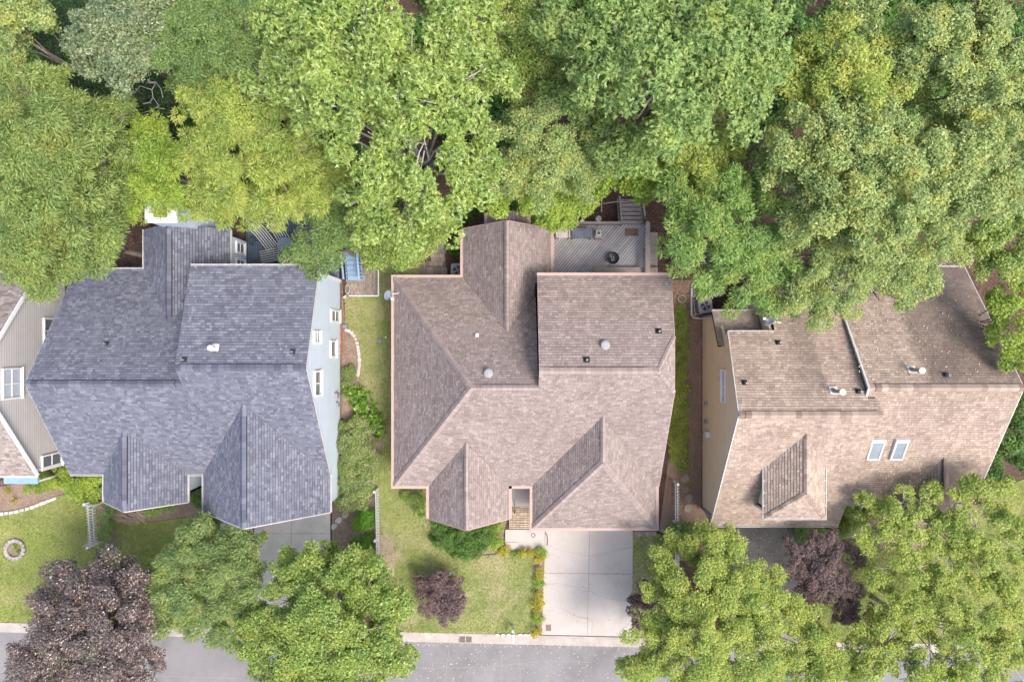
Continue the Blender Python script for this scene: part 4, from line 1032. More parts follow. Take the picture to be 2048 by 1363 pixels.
def kerb_run(d0, d1, z, name, m, parent, x0=-34.0, x1=36.0, step=2.6):
    x = x0
    while x < x1:
        xe = min(x + step, x1); g_ = 0.009
        MB().prism([(x + g_, kerb_y(x) - d0), (xe - g_, kerb_y(xe) - d0), (xe - g_, kerb_y(xe) - d1), (x + g_, kerb_y(x) - d1)], -0.4, z + rnd.uniform(-.003, .003)).build(name, m, parent)
        x = xe
kerb_run(0.0, 0.16, 0.012, 'kerb_section', M['kerb'], k)
st(strip(0.16, 0.62, -0.5, GZ + 0.006, 'gutter_pan', M['kerb']))
st(strip(8.6, 9.2, -0.5, GZ + 0.006, 'gutter_pan', M['kerb']))
st(strip(9.2, 9.36, -0.5, 0.012, 'kerb', M['kerb']))
st(strip(9.36, 60, -0.5, 0.0, 'verge', M['lawn']))

LAWNS = []
def lawn(pts, m='lawn', z=0.02):
    pl = [(W(u, v).x, W(u, v).y) for u, v in pts]
    LAWNS.append((pl, m))
    return st(MB().prism(pl, -0.2, z).build('lawn', M[m]))
def bed(pts, m, name, z=0.012):
    pl = [(W(u, v).x, W(u, v).y) for u, v in pts]
    return st(MB().prism(pl, -0.2, z).build(name, M[m]))
lawn([(-120, 1032), (0, 1028), (60, 1016), (118, 990), (160, 985), (186, 1004), (203, 1060), (212, 1110), (240, 1248), (-120, 1240)], 'lawn_lush')
lawn([(236, 1046), (300, 1044), (400, 1030), (440, 1036), (506, 1046), (506, 1254), (262, 1249), (238, 1160), (230, 1100)], 'lawn_lush')
lawn([(690, 594), (756, 594), (759, 545), (770, 520), (850, 515), (850, 560), (800, 600), (800, 970), (862, 972), (862, 1030), (880, 1090), (930, 1112), (990, 1108), (1010, 1100), (1068, 1104), (1070, 1255), (1058, 1268), (762, 1261), (757, 1135), (755, 985), (748, 950), (768, 880), (752, 830), (722, 765), (722, 700), (708, 668), (690, 655)])
lawn([(1266, 1062), (1318, 1066), (1335, 1075), (1335, 1120), (1305, 1170), (1290, 1273), (1264, 1272)])
lawn([(1690, 1075), (1800, 1110), (1870, 1090), (1930, 1040), (1990, 980), (2200, 900), (2200, 1288), (1640, 1281), (1640, 1200)], 'lawn_lush')
bed([(684, 560), (690, 655), (708, 668), (722, 700), (722, 765), (752, 830), (768, 880), (748, 950), (755, 985), (757, 1135), (664, 1135), (664, 1020), (680, 940)], 'mulch', 'planting_bed')
bed([(0, 1024), (-60, 1025), (-60, 985), (40, 965), (135, 950), (205, 960), (205, 1000), (160, 983), (118, 988), (60, 1014)], 'mulch', 'planting_bed')
bed([(186, 1004), (205, 1000), (380, 1000), (420, 1030), (400, 1029), (300, 1043), (236, 1045), (229, 1100), (237, 1160), (262, 1248), (242, 1247), (213, 1110)], 'mulch', 'planting_bed')
bed([(1340, 560), (1403, 560), (1403, 1010), (1425, 1060), (1400, 1120), (1336, 1120), (1336, 1070), (1318, 1062), (1340, 900)], 'clay', 'dirt_strip')
bed([(757, 1070), (774, 1066), (786, 1085), (790, 1120), (788, 1150), (770, 1165), (758, 1140)], 'bare', 'bare_patch', 0.03)
bed([(858, 975), (1030, 975), (1008, 1062), (1006, 1098), (988, 1106), (930, 1110), (882, 1088), (864, 1030)], 'mulch', 'planting_bed')
bed([(1068, 1102), (1008, 1099), (1008, 1097), (1090, 1096), (1084, 1264), (1070, 1262), (1071, 1255)], 'mulch', 'planting_bed')
bed([(1600, 1056), (1690, 1055), (1760, 1010), (1900, 1005), (1990, 980), (1930, 1040), (1870, 1088), (1800, 1108), (1690, 1073), (1640, 1198), (1600, 1150)], 'mulch', 'planting_bed')

def slabs(name, outline, joints_u, joints_v, m, z=0.035):
    """concrete drive: joint bed plus one object per slab; rows interpolated between the outline's four corners"""
    c = [W(u, v) for u, v in outline]
    base = MB().prism([(p.x, p.y) for p in c], -0.2, z - 0.02).build(name, M['joint'])
    st(base)
    def pt(s, t):
        a = c[0].lerp(c[1], s); b = c[3].lerp(c[2], s); return a.lerp(b, t)
    for i in range(len(joints_u) - 1):
        for j in range(len(joints_v) - 1):
            s0, s1, t0, t1 = joints_u[i], joints_u[i + 1], joints_v[j], joints_v[j + 1]
            q = [pt(s0, t0), pt(s1, t0), pt(s1, t1), pt(s0, t1)]
            cc = sum(q, Vector()) / 4
            q = [p + (cc - p).normalized() * 0.014 for p in q]
            MB().prism([(p.x, p.y) for p in q], -0.15, z + rnd.uniform(-0.003, 0.003)).build('concrete_slab', M[m], base)
    return base
DW = slabs('driveway', [(1091, 1052), (1266, 1052), (1264, 1272), (1083, 1268)], [0, 0.505, 1], [0, 0.43, 1.0], 'concrete')
slabs('driveway', [(508, 1018), (661, 1016), (661, 1262), (508, 1256)], [0, 0.49, 1], [0, 0.2, 0.5, 0.78, 1.0], 'concrete_grey')
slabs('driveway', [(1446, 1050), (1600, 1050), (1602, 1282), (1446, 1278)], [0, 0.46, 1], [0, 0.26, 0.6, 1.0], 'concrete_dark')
slabs('front_walk', [(440, 1030), (505, 1030), (505, 1060), (440, 1058)], [0, 1], [0, 1], 'concrete_grey')
FW = slabs('front_walk', [(1010, 1058), (1090, 1058), (1090, 1097), (1010, 1099)], [0, 1], [0, 1], 'concrete', 0.04)
MB().box((*W(1024, 1090).xy, 0.06), (0.75, 0.42, 0.04)).build('stepping_slab', M['concrete'], FW)
def crack(parent, pts, z, w=0.014):
    pts = [W(u, v) for u, v in pts]; mb = MB(); fine = []
    for a, b in zip(pts[:-1], pts[1:]):
        n = max(2, int((b - a).length / 0.15))
        for i in range(n): fine.append(a.lerp(b, i / n) + Vector((rnd.uniform(-.025, .025), rnd.uniform(-.025, .025), 0)))
    fine.append(pts[-1])
    for a, b in zip(fine[:-1], fine[1:]):
        d = (b - a).normalized(); s = Vector((-d.y, d.x, 0)) * w * rnd.uniform(0.3, 0.7)
        mb.face([(a.x - s.x, a.y - s.y, z), (b.x - s.x, b.y - s.y, z), (b.x + s.x, b.y + s.y, z), (a.x + s.x, a.y + s.y, z)])
    return mb.build('crack', M['crack'], parent)
for pts in ([(1094, 1062), (1096, 1088), (1112, 1096), (1128, 1101), (1150, 1105), (1173, 1110)], [(1176, 1111), (1200, 1109), (1230, 1099), (1262, 1094)],
            [(1092, 1168), (1112, 1166), (1140, 1170), (1160, 1174), (1172, 1170)], [(1160, 1183), (1180, 1180), (1192, 1188), (1220, 1196), (1260, 1201)],
            [(1092, 1220), (1108, 1219)], [(1122, 1215), (1150, 1230), (1185, 1238), (1183, 1268)], [(1262, 1242), (1244, 1256), (1234, 1272)]):
    crack(DW, pts, 0.045)
STREET = bpy.data.objects['street']
for pts in ([(898, 1298), (894, 1330), (888, 1380)], [(1003, 1302), (1002, 1340), (1004, 1400)], [(1036, 1312), (1040, 1340), (1042, 1400)], [(840, 1338), (960, 1335), (1100, 1322), (1180, 1325)], [(300, 1352), (400, 1356), (480, 1358)]):
    c = crack(STREET, pts, GZ + 0.005, 0.025)

# storm drain in the gutter, small drain on the driveway, mailbox
def box_frame(mb, c, sx, sy, t, h):
    mb.box((c[0] - sx / 2, c[1], c[2]), (t, sy + t, h)); mb.box((c[0] + sx / 2, c[1], c[2]), (t, sy + t, h))
    mb.box((c[0], c[1] - sy / 2, c[2]), (sx - t, t, h)); mb.box((c[0], c[1] + sy / 2, c[2]), (sx - t, t, h))
c = W(931, 1276, GZ)
d = empty('storm_drain', (c.x, c.y, GZ), 'dark cast iron storm drain grate in the kerb gutter', 'drain')
mb = MB(); box_frame(mb, (c.x, c.y, GZ + 0.02), 0.78, 0.44, 0.05, 0.05); mb.box((c.x, c.y, GZ + 0.021), (0.05, 0.39, 0.045)); mb.build('frame', M['kerb'], d)
MB().box((c.x, c.y, GZ + 0.002), (0.73, 0.39, 0.006)).build('pit', M['blackplastic'], d)
for s in (-1, 1):
    for k in range(7):
        p = Vector((c.x + s * 0.19 - 0.15 + k * 0.05, c.y, GZ + 0.024))
        MB().bar(p + Vector((-0.02, -0.18, 0)), p + Vector((0.02, 0.18, 0)), 0.022, 0.03).build('grate_bar', M['grate'], d)
c = W(1097, 1254)
d = empty('area_drain', (c.x, c.y, 0.03), 'small square brown drain plate near the foot of the middle driveway', 'drain')
MB().box((c.x, c.y, 0.05), (0.3, 0.36, 0.02)).build('plate', M['rusty'], d)
for k in range(5): MB().box((c.x - 0.11 + k * 0.055, c.y, 0.064), (0.018, 0.3, 0.012)).build('grate_bar', M['grate'], d)
c = W(1026, 1249)
d = empty('mailbox', (c.x, c.y, 0), 'white mailbox on a post beside the kerb', 'mailbox')
MB().box((c.x, c.y, 0.52), (0.1, 0.1, 1.04)).build('post', M['white'], d)
MB().box((c.x, c.y - 0.2, 0.98), (0.1, 0.62, 0.06)).build('arm', M['white'], d)
mb = MB(); n = 10; prof = [(-0.09, 0), (0.09, 0)] + [(0.09 * math.cos(t * math.pi / n), 0.13 + 0.09 * math.sin(t * math.pi / n)) for t in range(n + 1)]
vs = [(c.x + a, c.y - 0.05, 1.01 + b) for a, b in prof] + [(c.x + a, c.y - 0.55, 1.01 + b) for a, b in prof]; N = len(prof)
mb.raw(vs, [tuple(range(N)), tuple(reversed(range(N, 2 * N)))] + [(i, i + N, (i + 1) % N + N, (i + 1) % N) for i in range(N)]).build('box', M['white'], d)
MB().box((c.x + 0.1, c.y - 0.4, 1.2), (0.01, 0.14, 0.05)).build('flag', M['rust'], d)

# fallen stone edging at the kerb, rock by the maple
for u, ll in ((995, 'flat pale edging stone at the kerb, farthest left of the mailbox'), (1006, 'flat pale edging stone at the kerb, second left of the mailbox'), (1017, 'flat pale edging stone at the kerb just left of the mailbox'), (1040, 'flat pale edging stone at the kerb just right of the mailbox'), (1051, 'flat pale edging stone at the kerb, second right of the mailbox'), (1061, 'flat pale edging stone at the kerb nearest the driveway shrub')):
    c = W(u, 1267.5); tag(MB().prism([(c.x + 0.15 * math.cos(t) * (0.8 + 0.3 * rnd.random()), c.y + 0.08 * math.sin(t)) for t in [j * math.pi / 4 for j in range(8)]], 0.0, 0.1).build('edging_stone', M['stone']),
        ll, 'stone', 'edging stones by the mailbox')
def rock(name, u, v, rx, ry, h, m, label, cat='rock', group=None):
    c = W(u, v); n = 11; mb = MB(); rings = []
    for k, (s, z) in enumerate(((1.0, -0.03), (1.02, h * 0.45), (0.8, h * 0.85), (0.4, h))):
        rings.append([(c.x + rx * s * math.cos(2 * math.pi * i / n) * rnd.uniform(.85, 1.12), c.y + ry * s * math.sin(2 * math.pi * i / n) * rnd.uniform(.85, 1.12), z) for i in range(n)])
    vs = sum(rings, []); fs = [((k * n + i), (k * n + (i + 1) % n), ((k + 1) * n + (i + 1) % n), ((k + 1) * n + i)) for k in range(3) for i in range(n)] + [tuple(range(3 * n, 4 * n))]
    return tag(mb.raw(vs, fs).build(name, m), label, cat, group)
rock('rock', 888, 1146, 0.5, 0.16, 0.22, M['stone'], 'long pale rock behind the plum maple on the front lawn')
# stepping stones
def flag(u, v, rx, ry, rot, m, label, group):
    c = W(u, v); n = 7; ph = rnd.random() * 6
    pl = []
    for i in range(n):
        t = 2 * math.pi * i / n + ph; a, b = rx * math.cos(t) * rnd.uniform(.85, 1.1), ry * math.sin(t) * rnd.uniform(.85, 1.1)
        pl.append((c.x + a * math.cos(rot) - b * math.sin(rot), c.y + a * math.sin(rot) + b * math.cos(rot)))
    tag(MB().prism(pl, -0.05, 0.045).build('stepping_stone', m), label, 'stepping stone', group)
for (u, v, l) in ((707, 1016, 'pale stepping stone nearest the azalea, upper end of its row'), (691, 1028, 'pale stepping stone second from the azalea'), (677, 1040, 'pale long stepping stone third from the azalea'), (669, 1051, 'pale small stepping stone nearest the blue house driveway')):
    flag(u, v, 0.27, 0.17, 0.9, M['stone'], l, 'stepping stones beside the blue house')
for (u, v, l) in ((1370, 957, 'round brown stepping stone farthest from the street beside the tan house'), (1370, 976, 'round brown stepping stone second from the green strip'), (1377, 995, 'round brown stepping stone third from the green strip'), (1376, 1015, 'round brown stepping stone nearest the street beside the right fence')):
    flag(u, v, 0.27, 0.24, 0.3, M['sandstone'], l, 'stepping stones beside the tan house')

# curved edging of set stones
def edging(name, pts, label, size, m='stone'):
    P = [W(u, v) for u, v in pts]
    root = empty(name, P[0], label, 'edging')
    L = 0.0
    seg = []
    for a, b in zip(P[:-1], P[1:]):
        n = max(1, int(round((b - a).length / size)))
        for i in range(n): seg.append((a.lerp(b, (i + 0.5) / n), math.atan2(b.y - a.y, b.x - a.x)))
    for c, r in seg:
        MB().box((c.x, c.y, 0.05), (size * rnd.uniform(0.86, 0.95), 0.17 * rnd.uniform(0.85, 1.15), 0.13), r + rnd.uniform(-.1, .1)).build('edging_block', M[m], root)
edging('stone_edging', [(690, 659), (702, 663), (711, 674), (716, 690), (719, 710), (720, 728), (716, 752)], 'curved row of pale edging stones round the bed beside the blue house', 0.2)
edging('stone_edging', [(-40, 1030), (0, 1027), (30, 1023), (62, 1015), (90, 1004), (114, 995)], 'curved row of white edging blocks round the bed at the left edge', 0.28)
c = W(33, 1097)
d = empty('fire_pit', (c.x, c.y, 0), 'round grey stone ring with plants on the left lawn', 'fire pit')
for k in range(15):
    t = 2 * math.pi * k / 15
    MB().box((c.x + 0.52 * math.cos(t), c.y + 0.52 * math.sin(t), 0.1), (0.2, 0.2, 0.2), t + math.pi / 2).build('ring_stone', M['ringstone'], d)
MB().lathe((c.x, c.y, 0), [(0.42, 0.0), (0.42, 0.06)], 20).build('soil', M['mulch'], d)

# ------------------------------------------------------------------ entry recess of the middle house: porch slab and brick steps
h = HM; x0, x1 = h['gR'] - 0.02, h['hL'] + 0.3
pz = 0.48; pyA = h['yF'] + 0.3; pyB = W(0, 1012, pz).y
porch = st(MB().box(((x0 + x1) / 2, (pyA + pyB) / 2, pz / 2), (x1 - x0 - 0.05, pyA - pyB, pz)).build('porch', M['concrete']))
steps = empty('brick_steps', ((x0 + x1) / 2, pyB - 0.7, 0), 'tan brick steps in the entry recess of the middle house', 'steps')
yEnd = W(0, 1057, 0.1).y; nst = 3; dep = (pyB - yEnd) / nst
bmesh_ = MB().box((0, 0, 0), (0.19, 0.085, 0.06)).mesh('brick', M['stepbrick'])
for s in range(nst):
    ztop = pz - 0.02 - s * 0.15; ya = pyB - s * dep
    xx0 = x0 + 0.0; xx1 = x1 - 0.32 if s else x1 - 0.3
    t = MB().box(((xx0 + xx1) / 2, ya - dep / 2, (ztop - 0.05) / 2), (xx1 - xx0, dep, ztop - 0.05)).build('step', M['mortar'], steps)
    nx = int((xx1 - xx0) / 0.203); ny = int(dep / 0.099)
    for i in range(nx):
        for j in range(ny):
            b = link('brick', bmesh_, t); b.location = (xx0 + (xx1 - xx0) * (i + 0.5) / nx, ya - dep * (j + 0.5) / ny, ztop - 0.035)
    # riser trim
def ringo(name, c, r, tr, m, parent=None, n=20, sq=1.0):
    mb = MB(); k = 6
    vs = []; fs = []
    for i in range(n):
        t = 2 * math.pi * i / n
        for j in range(k):
            a = 2 * math.pi * j / k
            vs.append((c[0] + (r + tr * math.cos(a)) * math.cos(t), c[1] + (r + tr * math.cos(a)) * math.sin(t) * sq, c[2] + tr * math.sin(a)))
    for i in range(n):
        for j in range(k): fs.append((i * k + j, ((i + 1) % n) * k + j, ((i + 1) % n) * k + (j + 1) % k, i * k + (j + 1) % k))
    return mb.raw(vs, fs).build(name, m, parent, True)
c = W(1029, 1014, 0.9)
hr = empty('handrail', (c.x, c.y, 0), 'black curved handrail at the top of the brick steps', 'handrail')
MB().tube([(c.x, c.y - 0.35, 0.3), (c.x, c.y - 0.35, 0.95), (c.x + 0.04, c.y - 0.2, 1.12), (c.x, c.y + 0.25, 1.2), (c.x - 0.02, c.y + 0.3, 0.48)], 0.025, 8).build('rail', M['black'], hr)
c = W(1066, 1064)
tag(ringo('hose_bracket', (c.x, c.y - 0.02, 0.5), 0.11, 0.018, M['blackplastic']), 'black hose ring on the garage wall corner of the middle house', 'bracket')
tag(MB().tube([W(1090, 1064, 0.05), W(1094, 1070, 0.05), W(1095, 1080, 0.05), W(1094, 1090, 0.05)], 0.018).build('garden_hose', M['blackplastic']), 'dark hose lying on the walk by the garage', 'hose')
c = W(1010, 1062)
tag(MB().tube([(c.x, c.y + 0.1, 0.0), (c.x, c.y, 0.9), (c.x, c.y - 0.25, 0.95), (c.x, c.y - 0.3, 0.1)], 0.022).build('handrail', M['black']), 'short black handrail at the foot of the brick steps', 'handrail')
c0 = W(1290, 1066)
ps = st(MB().box((c0.x, c0.y + 0.0, 0.03), (1.3, 0.28, 0.06)).build('paver_edge', M['mortar']))
for i in range(6): MB().box((c0.x - 0.54 + i * 0.215, c0.y, 0.07), (0.2, 0.24, 0.05)).build('paver', M['paver'], ps)

# ------------------------------------------------------------------ decks
def clip_poly(poly, a, b, c):      # keep ax+by<=c
    out = []
    for i in range(len(poly)):
        p, q = poly[i], poly[(i + 1) % len(poly)]; fp = a * p[0] + b * p[1] - c; fq = a * q[0] + b * q[1] - c
        if fp <= 0: out.append(p)
        if fp * fq < 0:
            t = fp / (fp - fq); out.append((p[0] + t * (q[0] - p[0]), p[1] + t * (q[1] - p[1])))
    return out
def planks(parent, rect, ang, wd, z, th, m, name='plank', gap=0.022):
    x0, x1, y0, y1 = rect
    base = [(x0, y0), (x1, y0), (x1, y1), (x0, y1)]
    nx, ny = -math.sin(ang), math.cos(ang)
    ds = [nx * p[0] + ny * p[1] for p in base]; d = min(ds)
    while d < max(ds):
        q = clip_poly(clip_poly(base, nx, ny, d + wd - gap), -nx, -ny, -(d + 0.001))
        if len(q) >= 3: MB().prism(q, z - th, z).build(name, m, parent)
        d += wd
# middle house deck
DZ_ = 0.85
dx0 = W(1100, 0, DZ_).x; dx1 = W(1291, 0, DZ_).x; dy0 = W(0, 552, DZ_).y - 0.3; dy1 = W(0, 449, DZ_).y
deck = empty('deck', ((dx0 + dx1) / 2, (dy0 + dy1) / 2, 0), 'weathered grey wooden deck with diagonal planks behind the middle house', 'deck')
MB().box(((dx0 + dx1) / 2, (dy0 + dy1) / 2, 0.36), (dx1 - dx0 - 0.1, dy1 - dy0 - 0.1, 0.66)).build('joists', M['deck_dark'], deck)
planks(deck, (dx0, dx1, dy0, dy1), math.radians(50), 0.142, DZ_, 0.04, M['deck'])
# back rail, right rail
def railing(parent, p, q, z0, h, m, spacing=0.13, capw=0.14, mb_=None):
    p, q = Vector(p), Vector(q); L = (q - p).length; d = (q - p).normalized()
    MB().bar(p + Vector((0, 0, z0 + h)), q + Vector((0, 0, z0 + h)), capw, 0.04).build('rail_cap', m, parent)
    MB().bar(p + Vector((0, 0, z0 + 0.1)), q + Vector((0, 0, z0 + 0.1)), 0.05, 0.08).build('bottom_rail', m, parent)
    bal = MB().box((0, 0, z0 + h / 2), (0.036, 0.036, h - 0.05)).mesh('baluster', m)
    for i in range(int(L / spacing)):
        o = link('baluster', bal, parent); o.location = p + d * (i + 0.5) * spacing
    post = MB().box((0, 0, (z0 + h) / 2), (0.1, 0.1, z0 + h - 0.03)).mesh('post', m)
    for i in range(int(L / 1.8) + 2):
        o = link('post', post, parent); o.location = p + d * min(L, i * L / (int(L / 1.8) + 1))
sx0 = W(1241, 0, DZ_).x; sx1 = W(1283, 0, DZ_).x
railing(deck, (dx0, dy1 - 0.05, 0), (sx0, dy1 - 0.05, 0), DZ_, 0.9, M['deck_rail'])
railing(deck, (dx1 - 0.05, dy1, 0), (dx1 - 0.05, dy0 + 0.3, 0), DZ_, 0.9, M['deck_rail'], capw=0.26)
# stairs running down to the yard
nt = 6
for k in range(nt):
    z = DZ_ - 0.02 - 0.13 * k
    yy = dy1 + 0.02 + 0.27 * k
    MB().box(((sx0 + sx1) / 2 + 0.02, yy + 0.12, z - 0.025), (sx1 - sx0, 0.205, 0.05)).build('stair_tread', M['deck_rail'], deck)
    MB().box(((sx0 + sx1) / 2 + 0.02, yy + 0.01, z - 0.08), (sx1 - sx0 - 0.04, 0.02, 0.1)).build('stair_riser', M['deck_dark'], deck)
for x in (sx0 - 0.06, sx1 + 0.06):
    MB().bar((x, dy1, DZ_ - 0.1), (x, dy1 + 0.27 * nt, DZ_ - 0.1 - 0.13 * nt), 0.05, 0.24).build('stair_stringer', M['deck_rail'], deck)
    MB().bar((x, dy1, DZ_ + 0.85), (x, dy1 + 0.27 * nt, DZ_ + 0.85 - 0.13 * nt), 0.1, 0.05).build('stair_rail', M['deck_rail'], deck)
    for k in range(7):
        f = (k + 0.5) / 7; MB().box((x, dy1 + 0.27 * nt * f, DZ_ + 0.36 - 0.13 * nt * f), (0.036, 0.036, 0.95)).build('baluster', M['deck_rail'], deck)
# bench in front of the house wall
bx0, bx1 = W(1188, 0, 1.3).x, dx1 - 0.15; by_ = W(0, 541, 1.3).y
for k in range(4): MB().box(((bx0 + bx1) / 2, by_ + 0.13 - 0.13 * k, DZ_ + 0.45), (bx1 - bx0, 0.12, 0.04)).build('bench_slat', M['deck_rail'], deck)
for k in range(3): MB().box((bx0 + 0.1 + (bx1 - bx0 - 0.2) * k / 2, by_ - 0.06, DZ_ + 0.215), (0.09, 0.4, 0.42)).build('bench_leg', M['deck_rail'], deck)
# lower side walk
lw = empty('boardwalk', (*W(1306, 520, 0.3).xy, 0), 'low plank walk between the grey deck and the cypress', 'walkway')
wx0, wx1 = W(1297, 0, 0.3).x, W(1316, 0, 0.3).x
MB().box(((wx0 + wx1) / 2, (dy0 + dy1) / 2 - 0.2, 0.1), (wx1 - wx0 - 0.05, dy1 - dy0 - 0.7, 0.2)).build('joists', M['deck_dark'], lw)
for k in range(4): MB().box((wx0 + 0.07 + 0.135 * k, (dy0 + dy1) / 2 - 0.1, 0.25), (0.125, dy1 - dy0 - 0.5, 0.04)).build('plank', M['deck_rail'], lw)
MB().box(((wx0 + wx1) / 2 + 0.15, dy0 + 0.9, 0.33), (wx1 - wx0 + 0.3, 0.05, 0.1)).build('cross_board', M['deck_dark'], lw)
# things on the deck
def soft_box(mb, c, sx, sy, sz, r=0.06, n=3):
    ys = []
    prof = [(-sz / 2, 0.9), (-sz / 2 + r, 1.0), (sz / 2 - r, 1.0), (sz / 2, 0.9)]
    pl = []
    for (cx, cy, a0) in ((sx / 2 - r, sy / 2 - r, 0), (-sx / 2 + r, sy / 2 - r, 90), (-sx / 2 + r, -sy / 2 + r, 180), (sx / 2 - r, -sy / 2 + r, 270)):
        for i in range(n + 1):
            t = math.radians(a0 + 90 * i / n); pl.append((cx + r * math.cos(t), cy + r * math.sin(t)))
    N = len(pl); vs = []
    for z, s in prof: vs += [(c[0] + x * s, c[1] + y * s, c[2] + z) for x, y in pl]
    fs = [tuple(reversed(range(N))), tuple(range(3 * N, 4 * N))] + [(k * N + i, k * N + (i + 1) % N, (k + 1) * N + (i + 1) % N, (k + 1) * N + i) for k in range(3) for i in range(N)]
    return mb.raw(vs, fs)
c = W(1126, 465, 1.5)
ch = empty('armchair', (c.x, c.y, DZ_), 'deck armchair with a beige cushion beside the slate table', 'chair')
soft_box(MB(), (c.x, c.y, DZ_ + 0.46), 0.66, 0.56, 0.18, 0.1).build('cushion', M['beige'], ch, True)
soft_box(MB(), (c.x, c.y + 0.27, DZ_ + 0.68), 0.7, 0.16, 0.55, 0.07).build('back_cushion', M['beige'], ch, True)
for s in (-1, 1): soft_box(MB(), (c.x + s * 0.36, c.y, DZ_ + 0.56), 0.1, 0.56, 0.12, 0.04).build('armrest', M['beige'], ch, True)
for sx in (-1, 1):
    for sy in (-1, 1): MB().box((c.x + sx * 0.32, c.y + sy * 0.24, DZ_ + 0.19), (0.05, 0.05, 0.38)).build('leg', M['black'], ch)
c = W(1164, 466, 1.6)
tb = empty('patio_table', (c.x, c.y, DZ_), 'rectangular slate blue table on the grey deck', 'table')
soft_box(MB(), (c.x, c.y, DZ_ + 0.7), 1.15, 0.58, 0.05, 0.03).build('table_top', M['slatefabric'], tb)
for sx in (-1, 1):
    for sy in (-1, 1): MB().box((c.x + sx * 0.5, c.y + sy * 0.23, DZ_ + 0.335), (0.05, 0.05, 0.67)).build('leg', M['black'], tb)
c = W(1197, 468, 1.4)
pc = empty('patio_chair', (c.x, c.y, DZ_), 'small grey patio chair at the end of the slate table', 'chair')
soft_box(MB(), (c.x, c.y - 0.02, DZ_ + 0.4), 0.44, 0.5, 0.06, 0.08).build('seat', M['deck'], pc)
MB().tube([(c.x + 0.2, c.y - 0.28, DZ_ + 0.4), (c.x + 0.1, c.y - 0.36, DZ_ + 0.8), (c.x - 0.1, c.y - 0.36, DZ_ + 0.8), (c.x - 0.2, c.y - 0.28, DZ_ + 0.4)], 0.02).build('backrest', M['greymetal'], pc)
for sx in (-1, 1):
    for sy in (-1, 1): MB().tube([(c.x + sx * 0.18, c.y + sy * 0.2, DZ_ + 0.38), (c.x + sx * 0.21, c.y + sy * 0.24, DZ_)], 0.015).build('leg', M['greymetal'], pc)
pt_ = empty('plant_pot', (c.x, c.y + 0.02, DZ_ + 0.43), 'square white pot with green plant on the grey patio chair', 'pot')
mb = MB(); box_frame(mb, (c.x, c.y + 0.05, DZ_ + 0.56), 0.22, 0.22, 0.04, 0.24); mb.build('pot', M['white'], pt_)
MB().box((c.x, c.y + 0.05, DZ_ + 0.6), (0.18, 0.18, 0.1)).build('plant', M['l_box'], pt_)
c = W(1263, 464, DZ_)
dm = tag(MB().box((c.x, c.y, DZ_ + 0.008), (0.76, 0.43, 0.016)).build('doormat', M['mat']), 'brown doormat on the deck at the top of the stairs', 'doormat')
c = W(1226, 516, 1.2)
fb = empty('fire_bowl', (c.x, c.y, DZ_), 'round black fire bowl standing on the grey deck', 'fire bowl')
MB().lathe((c.x, c.y, DZ_), [(0.16, 0.22), (0.30, 0.30), (0.335, 0.42), (0.345, 0.42), (0.33, 0.40), (0.28, 0.33), (0.12, 0.28)], 28).build('bowl', M['black'], fb, False)
for k in range(3):
    t = k * 2.1 + 0.4; MB().tube([(c.x + 0.26 * math.cos(t), c.y + 0.26 * math.sin(t), DZ_ + 0.3), (c.x + 0.3 * math.cos(t), c.y + 0.3 * math.sin(t), DZ_)], 0.018).build('leg', M['black'], fb)
mb = MB()
for k in range(8): t = rnd.random() * 6; r = rnd.random() * 0.13; mb.bar((c.x + r * math.cos(t), c.y + r * math.sin(t), DZ_ + 0.33), (c.x + r * math.cos(t) + 0.1 * math.cos(t * 3), c.y + r * math.sin(t) + 0.1 * math.sin(t * 3), DZ_ + 0.38), 0.03, 0.03)
mb.build('ash_and_logs', M['stone'], fb)
c = W(1197, 441, 1.75)
o = empty('bird_feeder', (c.x, c.y, 0), 'round pale ornament on the back rail of the deck', 'ornament')
MB().lathe((c.x, c.y + 0.1, 1.72), [(0.05, 0), (0.16, 0.05), (0.17, 0.08), (0.08, 0.06), (0.04, 0.02)], 16).build('dish', M['deck_rail'], o)
MB().bar((c.x, dy1 - 0.04, 1.77), (c.x, c.y + 0.1, 1.72), 0.05, 0.04).build('arm', M['stone'], o)
c = W(1164, 443, 1.75)
tag(soft_box(MB(), (c.x, c.y + 0.02, 1.84), 0.26, 0.12, 0.12, 0.05).build('ornament', M['stone']), 'small white ornament on the deck back rail', 'ornament')
c = W(1203, 430)
tag(MB().tube([W(1203, 392, 0.03), W(1203, 410, 0.03), W(1203, 424, 0.03)], 0.03).build('white_pipe', M['stone']), 'thin pale pipe lying on red mulch behind the deck', 'pipe')
c = W(1280, 440, 1.0)
kt = empty('lamp_bracket', (sx1 + 0.06, c.y, 0.4), 'black planter hook at the head of the deck stairs', 'hook')
MB().tube([(sx1 + 0.06, dy1 + 0.2, 1.6), (sx1 + 0.0, dy1 + 0.25, 1.95), (sx1 - 0.08, dy1 + 0.3, 1.85)], 0.025).build('hook', M['black'], kt)
soft_box(MB(), (sx1 + 0.0, dy1 + 0.05, 1.8), 0.14, 0.2, 0.16, 0.04).build('basket', M['black'], kt)

# paver path behind the middle house
pp = st(bed([(868, 455), (884, 455), (890, 500), (892, 548), (835, 548), (835, 530), (862, 520), (862, 480)], 'joint', 'paver_path'))
for r in range(9):
    for cidx in range(3):
        v = 462 + r * 8.2; u = 866 + cidx * 9.5 + (r % 2) * 3 + max(0, r - 5) * -1.0
        if u > 890: continue
        c = W(u, v); MB().box((c.x, c.y, 0.03), (0.25, 0.22, 0.05), rnd.uniform(-.06, .06)).build('paver', M['paver'], pp)
for cidx in range(4):
    c = W(846 + cidx * 14, 542); MB().box((c.x, c.y, 0.03), (0.38, 0.4, 0.05)).build('paver', M['paver'], pp)

